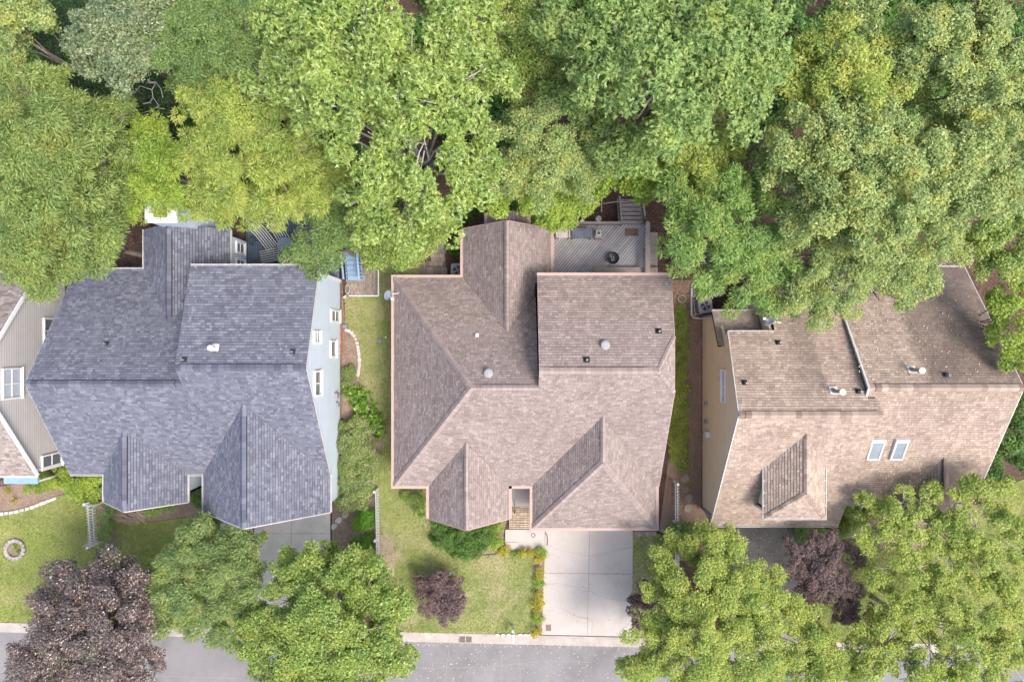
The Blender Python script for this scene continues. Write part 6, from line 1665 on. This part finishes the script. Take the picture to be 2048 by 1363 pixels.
T('olive_tree', 'small olive green crown in the upper left corner', [(20, 35, 48, 11), (-10, 90, 45, 10), (45, 5, 30, 10.5)], 'broad', 'l_olive', group=BACK)
T('broadleaf_tree', 'grey green broadleaf crown near the top left with pale leaf undersides', [(190, 50, 70, 12), (240, 95, 60, 11.6), (170, 95, 42, 11), (270, 30, 60, 12), (225, 15, 60, 12)], 'broad', 'l_greygreen', group=BACK)
T('broadleaf_tree', 'mid green crown between the grey green tree and the big pale tree', [(390, 60, 85, 12), (450, 110, 70, 11.4), (345, 110, 52, 11.2), (480, 40, 62, 12), (400, 150, 60, 10.6), (330, 45, 50, 11.6), (470, 165, 40, 10), (515, 95, 38, 11), (530, 20, 40, 11.5)], 'fine', 'l_mid', group=BACK)
T('yellow_green_tree', 'yellow green spreading tree above the blue house chimney', [(395, 205, 52, 11.2), (450, 215, 68, 12), (540, 245, 60, 12), (600, 290, 60, 11.4), (450, 320, 72, 12), (540, 345, 66, 11.4), (610, 370, 52, 10.5), (480, 388, 44, 9.8), (420, 375, 40, 9.8), (402, 416, 22, 8.6), (440, 424, 20, 8.6), (530, 432, 24, 8.8), (490, 440, 16, 8.4), (560, 392, 38, 9.6), (390, 290, 46, 11), (650, 330, 34, 10)], 'willow', 'l_yellow', group=BACK, bark='palebark', bare=2)
T('lime_tree', 'lime green narrow leaved tree beside the blue house chimney', [(290, 290, 50, 9.8), (262, 318, 36, 9.2), (300, 355, 56, 10), (264, 398, 29, 8.6), (350, 335, 42, 9.6), (335, 372, 36, 9.2), (300, 250, 26, 9), (258, 432, 14, 8)], 'willow', 'l_lime', group=BACK)
T('tulip_tree', 'largest pale green tree in the back row above both houses', [(590, 60, 82, 15), (700, 40, 95, 16), (820, 50, 95, 15.5), (560, 135, 62, 14), (670, 150, 92, 16), (790, 160, 95, 16), (900, 140, 82, 15), (975, 120, 52, 14), (610, 215, 62, 14), (730, 255, 82, 15), (845, 270, 82, 15), (760, 335, 70, 13.4), (865, 365, 70, 13.2), (935, 250, 58, 13.6), (730, 405, 48, 11.6), (800, 430, 52, 11.6), (955, 350, 48, 12.2), (920, 40, 66, 14.6), (520, 150, 36, 13.4), (950, 305, 40, 12.8), (910, 320, 44, 13), (890, 430, 40, 11), (730, 450, 30, 10.6)], 'big', 'l_light', group=BACK, bark='palebark', bare=1)
T('olive_tree', 'thin olive green tree hanging over the blue deck', [(618, 428, 36, 8.2), (642, 475, 44, 8), (608, 486, 30, 7.6), (570, 514, 17, 7), (655, 425, 40, 8.2), (690, 470, 36, 7.6), (632, 528, 22, 6.6), (660, 515, 28, 7), (600, 525, 20, 6.6)], 'fine', 'l_mid', group=BACK, dens=0.8)
T('broadleaf_tree', 'mid green small tree beside the paver path and the middle roof', [(755, 478, 50, 7), (815, 468, 50, 7), (850, 430, 36, 7), (790, 515, 30, 6), (730, 445, 36, 7), (748, 522, 22, 5.6), (835, 500, 26, 6), (870, 445, 22, 6.4)], 'fine', 'l_bright', group=BACK, dens=0.85)
T('speckled_tree', 'speckled yellow and green crown directly behind the middle house', [(1035, 270, 55, 11.4), (1095, 245, 55, 12), (1140, 295, 55, 11.4), (1080, 325, 64, 11.2), (1015, 335, 42, 10.4), (1145, 350, 46, 10.4), (1190, 320, 36, 10)], 'fine', 'l_olive', group=BACK)
T('lime_tree', 'lime green tree between the deck stairs and the middle house gable', [(1060, 385, 44, 8.4), (1120, 408, 38, 7.6), (1195, 350, 44, 8.2), (1262, 340, 40, 8.2), (1015, 385, 34, 8), (1100, 432, 18, 6.6), (1150, 382, 34, 7.8), (1295, 340, 38, 8.6), (1178, 408, 12, 6.6), (1294, 392, 14, 7.2)], 'broad', 'l_lime', group=BACK)
T('dark_broadleaf', 'darker green tree between the pale tree and the blue green tree', [(1050, 85, 60, 11), (1030, 155, 46, 10.4), (1090, 135, 44, 10.8), (1060, 25, 56, 11.6), (1100, 60, 40, 11), (1010, 15, 40, 11.4)], 'broad', 'l_bright', group=BACK)
T('oak_tree', 'large blue green tree at the top centre right', [(1180, 55, 66, 14), (1265, 80, 80, 15), (1330, 60, 75, 15), (1230, 140, 72, 15), (1325, 165, 88, 16), (1425, 90, 84, 15.4), (1500, 60, 80, 15), (1440, 180, 80, 15), (1530, 130, 62, 14.2), (1375, 230, 62, 14), (1490, 220, 52, 13.4), (1555, 30, 52, 14), (1130, 30, 40, 13.6), (1375, 10, 62, 14.6), (1445, 10, 50, 14.4), (1250, 5, 50, 14.4)], 'big', 'l_bluegreen', group=BACK)
T('oak_tree', 'bluish green smaller crown in front of the large blue green tree', [(1150, 175, 50, 12), (1250, 280, 62, 12.2), (1295, 300, 44, 11.4), (1225, 245, 36, 11.4), (1110, 190, 34, 11.2), (1190, 215, 36, 11)], 'big', 'l_bluegreen', group=BACK)
T('yellow_green_tree', 'yellow lime crown between the bluish tree and the cypress', [(1350, 270, 40, 10.4), (1390, 300, 48, 10.4), (1430, 270, 44, 10.4), (1360, 330, 38, 9.8), (1455, 300, 34, 10), (1410, 340, 30, 9.6)], 'broad', 'l_yellow', group=BACK)
T('cypress_tree', 'bright green cypress with dense sprays right of the grey deck', [(1385, 395, 60, 10.4), (1450, 380, 52, 11), (1358, 440, 44, 9.4), (1415, 465, 80, 11.4), (1500, 425, 68, 11), (1364, 505, 38, 8.4), (1432, 530, 52, 9.4), (1500, 525, 70, 10.2), (1388, 545, 24, 7.8), (1500, 590, 26, 8.2), (1555, 490, 50, 10), (1545, 575, 40, 8.8)], 'spray', 'l_cypress', group=BACK)
T('oak_tree', 'yellow tipped oak at the top right', [(1640, 110, 52, 13.2), (1700, 100, 60, 14), (1620, 165, 40, 12.8), (1720, 170, 62, 14), (1780, 120, 50, 13.2), (1800, 190, 50, 13.2), (1660, 60, 36, 13)], 'broad', 'l_yellow', group=BACK, bare=2, dens=0.9)
T('oak_tree', 'olive oak in the upper right corner', [(1900, 50, 72, 14), (1850, 110, 52, 13.2), (1960, 120, 72, 14), (2030, 60, 56, 14), (2020, 180, 56, 13.4), (1930, 190, 54, 13.2), (1735, 20, 42, 13), (1990, 10, 50, 14)], 'broad', 'l_olive', group=BACK, bare=1)
T('oak_tree', 'wide olive oak filling the right side behind the tan house', [(1620, 260, 60, 13.2), (1690, 250, 60, 14), (1780, 270, 72, 14.2), (1860, 280, 62, 14), (1960, 280, 72, 14), (2040, 270, 56, 13.4), (1640, 340, 60, 13), (1740, 350, 72, 14), (1830, 370, 72, 14), (1930, 370, 72, 13.4), (2030, 370, 52, 13), (1575, 305, 32, 12), (1560, 350, 44, 11.5), (1605, 415, 52, 11.8), (1545, 320, 26, 11), (1700, 430, 66, 13), (1790, 450, 66, 13), (1880, 445, 60, 12.4)], 'broad', 'l_olive', group=BACK, bare=2, dens=0.95)
T('oak_tree', 'olive oak leaning over the back of the tan roof', [(1630, 500, 52, 10.4), (1600, 570, 50, 9.4), (1670, 570, 50, 10), (1665, 615, 32, 9), (1740, 525, 60, 10.6), (1820, 525, 60, 10.6), (1885, 500, 50, 10), (1780, 578, 32, 9.2), (1850, 562, 36, 9.2), (1700, 605, 26, 9), (1935, 505, 28, 9), (1815, 600, 18, 8.8), (1640, 630, 22, 8.8), (1590, 612, 22, 8.6)], 'fine', 'l_olive', group=BACK, bare=1, dens=0.85)
T('broadleaf_tree', 'deep green crown at the right edge above the tan roof corner', [(2010, 435, 52, 9.4), (1975, 485, 36, 8.6), (2030, 520, 36, 8.4), (2045, 465, 46, 9.2), (1990, 530, 22, 8)], 'broad', 'l_bright', group=BACK)
T('lime_tree', 'bright lime crown at the right edge beside the tan roof', [(2030, 630, 30, 7.4), (2042, 690, 36, 7.6), (2005, 600, 20, 6.8), (2030, 722, 20, 7), (2050, 585, 26, 7.2)], 'broad', 'l_lime', group=BACK)
T('evergreen_vine', 'deep green bushy evergreen at the right edge below the tan roof ridge', [(2040, 860, 34, 5.4), (2032, 915, 36, 5), (2010, 825, 18, 4.8), (2050, 800, 24, 5), (2000, 960, 26, 4.2), (1995, 905, 20, 4.4)], 'broad', 'l_ivy', group=BACK)
# front
T('purple_plum_tree', 'large purple brown plum tree at the lower left', [(170, 1190, 62, 6), (110, 1255, 72, 6.6), (200, 1270, 78, 7), (240, 1195, 48, 6), (85, 1335, 70, 6.2), (200, 1350, 74, 6.6), (262, 1300, 42, 5.8), (125, 1185, 52, 5.8), (215, 1148, 30, 5.2), (268, 1245, 36, 5.6), (55, 1300, 44, 5.8), (150, 1225, 60, 6.6), (140, 1300, 70, 6.9), (245, 1355, 46, 5.8), (30, 1350, 36, 5.4)], 'purple', 'l_purple', group=FRONT, drift=(-0.75, -0.65))
T('feathery_tree', 'grey green feathery tree in front of the blue house', [(350, 1110, 42, 5), (400, 1085, 46, 5.4), (440, 1150, 62, 6), (345, 1170, 52, 5.6), (400, 1220, 62, 6), (465, 1090, 42, 5.2), (325, 1235, 42, 5), (480, 1200, 52, 5.6), (385, 1278, 32, 4.6), (500, 1130, 34, 5), (435, 1278, 28, 4.6), (515, 1088, 18, 4.2), (300, 1155, 22, 4.8)], 'drift', 'l_pine', group=FRONT, drift=(-0.8, -0.4))
T('maple_tree', 'bright green street tree between the two driveways at the bottom', [(620, 1160, 62, 6.6), (700, 1165, 52, 6.2), (560, 1210, 52, 6.2), (640, 1240, 80, 7.6), (740, 1205, 50, 6.2), (785, 1222, 38, 5.6), (520, 1270, 50, 6), (600, 1310, 72, 7), (700, 1300, 72, 7), (765, 1310, 42, 6), (482, 1285, 26, 5.6), (550, 1350, 62, 6.6), (680, 1365, 72, 7), (805, 1330, 22, 5.2), (660, 1122, 28, 5.4), (570, 1140, 28, 5.6), (730, 1140, 26, 5.4)], 'broad', 'l_bright', group=FRONT, bark='palebark', bare=1)
T('elm_tree', 'yellow green street tree right of the middle driveway', [(1400, 1095, 42, 6), (1445, 1115, 50, 6.6), (1350, 1140, 42, 6), (1480, 1180, 62, 7), (1400, 1190, 62, 7), (1325, 1195, 34, 6), (1540, 1165, 34, 6), (1520, 1240, 62, 7), (1420, 1270, 72, 7.6), (1340, 1280, 52, 6.6), (1300, 1325, 46, 6.4), (1600, 1240, 42, 6), (1620, 1295, 42, 6), (1500, 1320, 72, 7), (1400, 1350, 62, 7), (1665, 1315, 42, 6), (1258, 1345, 22, 5.4), (1570, 1350, 56, 6.4), (1640, 1352, 48, 6.2), (1700, 1345, 34, 5.8)], 'fine', 'l_yellow', group=FRONT, dens=1.0)
T('purple_plum_tree', 'purple plum tree in front of the tan house', [(1605, 1125, 36, 4.6), (1655, 1105, 40, 4.8), (1660, 1155, 44, 5), (1700, 1190, 36, 4.6), (1710, 1120, 26, 4.2), (1625, 1165, 28, 4.4), (1735, 1235, 26, 4.2), (1690, 1230, 26, 4)], 'maple', 'l_maple', group=FRONT)
T('willow_oak', 'thin yellow olive tree crown against the tan roof eave', [(1770, 1030, 40, 6), (1830, 1055, 50, 6.6), (1765, 1080, 36, 6), (1870, 1010, 32, 6), (1815, 1000, 24, 6), (1895, 1075, 34, 6.2), (1735, 1010, 20, 5.6)], 'sparse', 'l_yellow', group=FRONT, bark='palebark', bare=3)
T('willow_oak', 'thin yellow olive tree at the right edge below the tan roof', [(1940, 985, 36, 6.4), (1995, 990, 46, 6.8), (1970, 1055, 52, 7), (2030, 1080, 52, 7), (1915, 1130, 50, 6.6), (2000, 1150, 60, 7), (1830, 1140, 42, 6.6), (1775, 1150, 32, 6)], 'sparse', 'l_yellow', group=FRONT, bark='palebark', bare=3)
T('willow_oak', 'thin yellow olive tree in the lower right corner over the street', [(1850, 1230, 60, 7), (1930, 1255, 60, 7.4), (2020, 1245, 60, 7.4), (1780, 1295, 50, 6.6), (1880, 1325, 60, 7), (1980, 1335, 70, 7.4), (1745, 1350, 40, 6.4), (2050, 1330, 50, 7), (1800, 1225, 34, 6.4), (1830, 1375, 56, 6.8), (1930, 1385, 56, 7), (1740, 1300, 36, 6.2), (1880, 1180, 34, 6.4)], 'sparse', 'l_yellow', group=FRONT, bark='palebark', bare=3)
# bare branches
def dead(label, u, v, z, pts, group='bare dead branches'):
    c = W(u, v); r = empty('dead_tree', (c.x, c.y, 0), label, 'tree', group)
    MB().tube([(c.x, c.y, -0.1), (c.x + 0.1, c.y, z * 0.5), W(pts[0][0][0], pts[0][0][1], z)], [0.12, 0.09, 0.05], 7).build('trunk', M['palebark'], r, True)
    for pl in pts:
        MB().tube([W(a, b, z + 0.12 * i) for i, (a, b) in enumerate(pl)], [0.028 - 0.022 * i / len(pl) for i in range(len(pl))], 6).build('branch', M['palebark'], r, True)
dead('bare pale branches in the dark gap at the upper left', 305, 205, 6.4, [[(312, 165), (304, 180), (306, 195), (318, 212), (300, 222), (284, 226)], [(306, 195), (300, 205), (310, 215), (330, 218)], [(312, 165), (322, 178), (326, 196)], [(304, 180), (280, 172), (268, 188)], [(300, 205), (286, 208)]])
dead('bare grey branches among the yellow green tree near the tulip tree', 575, 285, 11.0, [[(560, 330), (555, 310), (575, 288), (600, 280), (612, 292)], [(575, 288), (570, 262), (585, 245)], [(575, 288), (590, 302), (612, 300)], [(555, 310), (530, 318), (515, 312)], [(600, 280), (612, 260)]])

# ------------------------------------------------------------------ shrubs
def shrub(name, label, lobes, style, mat, group=None, cat='shrub', dens=1.0, hs=0.62):
    wl = world_lobes(lobes)
    cx, cy = wl[0][0], wl[0][1]
    root = empty(name, (cx, cy, 0), label, cat, group)
    global NLEAF
    q = foliage(wl, style, dens, hs); NLEAF += len(q)
    link('foliage', np_tris('foliage', q, M[mat]), root)
    mb = MB()
    for (x, y, z, R) in wl[:2]:
        for k in range(2):
            a = rnd.uniform(0, 6.28); MB().tube([(x, y, 0), (x + 0.4 * R * math.cos(a), y + 0.4 * R * math.sin(a), z * 0.75)], [0.02, 0.008], 5).build('stem', M['bark'], root)
    return root
S = shrub
S('azalea_bush', 'big rounded azalea with spent pink flowers beside the blue house wall', [(707, 874, 38, 1.25), (710, 915, 42, 1.3), (706, 955, 41, 1.3), (700, 990, 34, 1.2), (714, 854, 22, 1.05), (728, 900, 20, 1.05), (728, 940, 22, 1.05), (694, 1006, 22, 1.0), (692, 930, 24, 1.2), (690, 892, 20, 1.2), (720, 975, 20, 1.05)], 'shrub', 'l_azalea', dens=1.1, hs=0.35)
for i, (u, v, r, l) in enumerate(((700, 790, 20, 'hosta at the upper end of the row nearest the electric meter'), (718, 795, 17, 'hosta beside the topmost hosta on the lawn side'), (708, 815, 20, 'hosta second down the bed beside the blue wall'), (730, 822, 18, 'hosta in the middle of the row on the lawn side'), (722, 842, 18, 'hosta just above the azalea top'), (745, 842, 17, 'hosta second from the lower end of the row'), (753, 862, 16, 'hosta at the lower end of the row nearest the lawn'))):
    S('hosta', 'bright green ' + l, [(u, v, r * 1.15, 0.6), (u + 6, v - 5, r * 0.7, 0.55)], 'hosta', 'l_hosta', 'hostas beside the blue house', 'plant')
S('fern_clump', 'grey green fern clump against the blue house above the hostas', [(693, 758, 16, 0.6), (700, 745, 12, 0.5)], 'shrub', 'l_pine')
S('boxwood', 'bright green round boxwood against the left white fence', [(722, 1040, 20, 0.9), (732, 1028, 17, 0.9), (734, 1046, 16, 0.85), (714, 1048, 13, 0.7)], 'shrub', 'l_box', 'clipped boxwoods by the left fence')
S('boxwood', 'bright green boxwood lower down the left white fence', [(718, 1096, 20, 0.85), (735, 1088, 17, 0.85), (736, 1110, 16, 0.8), (705, 1102, 14, 0.7), (738, 1126, 12, 0.7)], 'shrub', 'l_box', 'clipped boxwoods by the left fence')
S('foundation_shrub', 'dark green rounded shrub mass under the front gable of the middle house', [(900, 1075, 38, 1.3), (935, 1082, 38, 1.3), (965, 1070, 31, 1.2), (880, 1058, 18, 1.0), (920, 1100, 22, 0.9), (945, 1098, 18, 0.9)], 'shrub', 'l_ivy', hs=0.4)
S('foundation_shrub', 'yellow green shrub beside the brick steps of the middle house', [(990, 1062, 15, 1.0), (990, 1080, 15, 1.0), (982, 1092, 11, 0.8), (996, 1052, 10, 0.9)], 'shrub', 'l_lime', hs=0.4)
S('foundation_shrub', 'loose green shrub at the left front corner of the middle house', [(822, 998, 16, 0.7), (838, 1008, 15, 0.8), (832, 1025, 12, 0.7), (845, 1028, 10, 0.6), (808, 988, 10, 0.5)], 'shrub', 'l_bright', dens=0.8)
S('japanese_maple', 'round plum coloured maple on the middle front lawn', [(868, 1172, 30, 1.8), (900, 1180, 28, 1.9), (880, 1205, 36, 2.0), (912, 1210, 20, 1.7), (850, 1185, 22, 1.6), (862, 1228, 18, 1.5), (895, 1232, 18, 1.5), (842, 1165, 14, 1.4), (920, 1192, 14, 1.5)], 'maple', 'l_maple', cat='small tree', hs=0.45)
S('japanese_maple', 'dark plum maple at the right side of the middle driveway', [(1285, 1190, 22, 2.0), (1276, 1215, 20, 1.9), (1298, 1180, 16, 1.8), (1280, 1240, 16, 1.7), (1300, 1210, 18, 1.9), (1272, 1255, 8, 1.2)], 'maple', 'l_maple', cat='small tree', hs=0.45)
for i, (u, v, r, l) in enumerate(((1003, 1104, 11, 'golden shrub left of the front walk, first of the row along the walk'), (1031, 1108, 8, 'golden shrub second along the front walk from the left'), (1047, 1106, 7, 'small faded golden shrub third along the front walk'), (1060, 1105, 6, 'smallest golden shrub fourth along the front walk'), (1081, 1103, 10, 'golden shrub where the walk meets the driveway'),
        (1079, 1118, 8, 'golden shrub first below the walk corner on the driveway edge'), (1078, 1148, 9, 'green golden shrub second below the walk corner'), (1078, 1172, 10, 'orange tinted golden shrub midway along the driveway edge'), (1077, 1192, 9, 'golden shrub just past midway along the driveway edge'), (1076, 1215, 10, 'golden shrub third from the street on the driveway edge'), (1075, 1238, 10, 'green golden shrub second from the street on the driveway edge'), (1072, 1264, 9, 'golden shrub nearest the street at the driveway corner'))):
    S('golden_shrub', l, [(u, v, r * 1.3, 0.5), (u + 2, v + 3, r * 0.8, 0.46)], 'shrub', 'l_gold' if i % 3 != 1 else 'l_lime', 'golden shrubs edging the front walk and driveway', dens=0.7)
S('groundcover_strip', 'long strip of yellow green groundcover between the mauve roof and bare soil', [(1362, 625 + 17 * k, 17 - (2 if k % 3 == 0 else 0), 0.35) for k in range(19)] + [(1348, 700 + 25 * k, 14, 0.3) for k in range(9)], 'shrub', 'l_grass', cat='groundcover', dens=0.9)
S('ivy_bed', 'dark green ivy behind the back gable of the middle house', [(915, 440, 22, 0.4), (905, 470, 20, 0.4), (935, 415, 24, 0.4), (965, 405, 24, 0.4), (1000, 410, 24, 0.4), (1040, 410, 26, 0.45), (1075, 425, 26, 0.45), (1095, 440, 18, 0.4), (912, 500, 16, 0.35)], 'shrub', 'l_ivy', cat='ivy', dens=0.8)
S('foundation_shrub', 'bright green spreading shrub at the right corner of the grey house', [(75, 968, 22, 0.7), (98, 962, 20, 0.7), (118, 955, 16, 0.7), (60, 978, 14, 0.5)], 'shrub', 'l_lime', dens=0.9)
S('foundation_shrub', 'green leafy shrub under the left end of the blue roof', [(150, 975, 26, 1.0), (180, 975, 22, 1.0), (130, 970, 18, 0.9), (165, 995, 18, 0.8)], 'fine', 'l_lime', dens=1.3)
S('boxwood', 'olive clipped shrub along the short left fence', [(208, 1030, 16, 0.9), (205, 1055, 17, 0.9), (215, 1042, 12, 0.8), (208, 1075, 12, 0.8)], 'shrub', 'l_mid', 'clipped shrubs by the left lawn', hs=0.4)
S('boxwood', 'small olive clipped shrub beside the lower trellis', [(208, 1095, 12, 0.7), (214, 1102, 9, 0.6)], 'shrub', 'l_mid', 'clipped shrubs by the left lawn', hs=0.4)
S('foundation_shrub', 'low green shrub below the blue front gable', [(320, 1020, 14, 0.7), (340, 1012, 10, 0.6), (300, 1028, 10, 0.5)], 'shrub', 'l_bright')
S('foundation_shrub', 'dark shrub in the entry recess of the blue house', [(394, 995, 14, 1.0), (396, 1012, 12, 0.9), (408, 1030, 10, 0.6), (425, 1038, 12, 0.6)], 'shrub', 'l_ivy')
S('foundation_shrub', 'green shrub beneath the eave gutter of the tan house driveway', [(1615, 1062, 18, 0.9), (1638, 1060, 16, 0.9), (1600, 1070, 12, 0.7)], 'fine', 'l_bluegreen', dens=1.2)
S('foundation_shrub', 'broad green shrub right of the tan garage roof corner', [(1705, 1030, 24, 1.0), (1722, 1050, 24, 1.0), (1700, 1060, 22, 0.9), (1740, 1020, 18, 0.9)], 'fine', 'l_bright', dens=1.2)
S('foundation_shrub', 'dark green shrub under the thin tree beside the tan porch', [(1900, 1030, 26, 1.0), (1885, 1050, 22, 0.9), (1915, 1045, 20, 0.9), (1790, 1010, 18, 0.9)], 'fine', 'l_ivy', dens=1.2)
S('fence_shrub', 'loose green shrub growing through the right white fence', [(1368, 1060, 18, 1.3), (1362, 1080, 17, 1.3), (1378, 1072, 14, 1.1), (1350, 1068, 10, 1.0), (1365, 1100, 14, 1.1)], 'fine', 'l_mid', dens=1.1)
S('weed_tuft', 'small bright weed beside the second brown stepping stone', [(1379, 971, 5, 0.2)], 'shrub', 'l_lime', cat='weed')
for i, (u, v, r) in enumerate(((28, 1095, 6), (38, 1092, 6), (34, 1103, 5))):
    S('seedling', ('yellow green seedling left in the stone ring', 'bright seedling at the right in the stone ring', 'low green seedling at the front of the stone ring')[i], [(u, v, r, 0.3)], 'shrub', ('l_lime', 'l_gold', 'l_mid')[i], 'seedlings in the stone ring', 'plant', 0.7)
S('flower_clump', 'yellow flower clump in the bed at the left edge', [(24, 1000, 7, 0.4), (10, 985, 8, 0.4)], 'shrub', 'l_gold', cat='plant', dens=0.6)
# heap of dry cut branches below the blue gable
c = W(262, 1032)
mb = MB()
for k in range(170):
    a = rnd.uniform(0, 6.28); r = rnd.random(); x = c.x + rnd.uniform(-1.25, 1.25); y = c.y + rnd.uniform(-.35, .35)
    L = rnd.uniform(0.3, 0.8); z = rnd.uniform(0.12, 0.5); b = rnd.uniform(-.4, .4) + math.pi * 0.85
    mb.tube([(x, y, z), (x + L * .5 * math.cos(b), y + L * .5 * math.sin(b), z + 0.08), (x + L * math.cos(b), y + L * math.sin(b), z)], 0.012, 4)
tag(mb.build('brush_pile', M['twig']), 'heap of dry tan cut stems below the blue front gable', 'brush pile')

# low dark growth under the back trees
under = []
for k in range(150):
    u, v = rnd.uniform(-80, 2130), rnd.uniform(-60, 400)
    if 820 < u < 1400 and v > 330: continue
    if 180 < u < 720 and v > 380: continue
    under.append((u, v, rnd.uniform(40, 80), rnd.uniform(1.2, 3.2)))
q = foliage(world_lobes(under), 'under', 1.0)
NLEAF += len(q)
tag(link('undergrowth', np_tris('undergrowth', q, M['l_ivy'])), 'dark green undergrowth glimpsed below the back trees', 'undergrowth', kind='stuff')
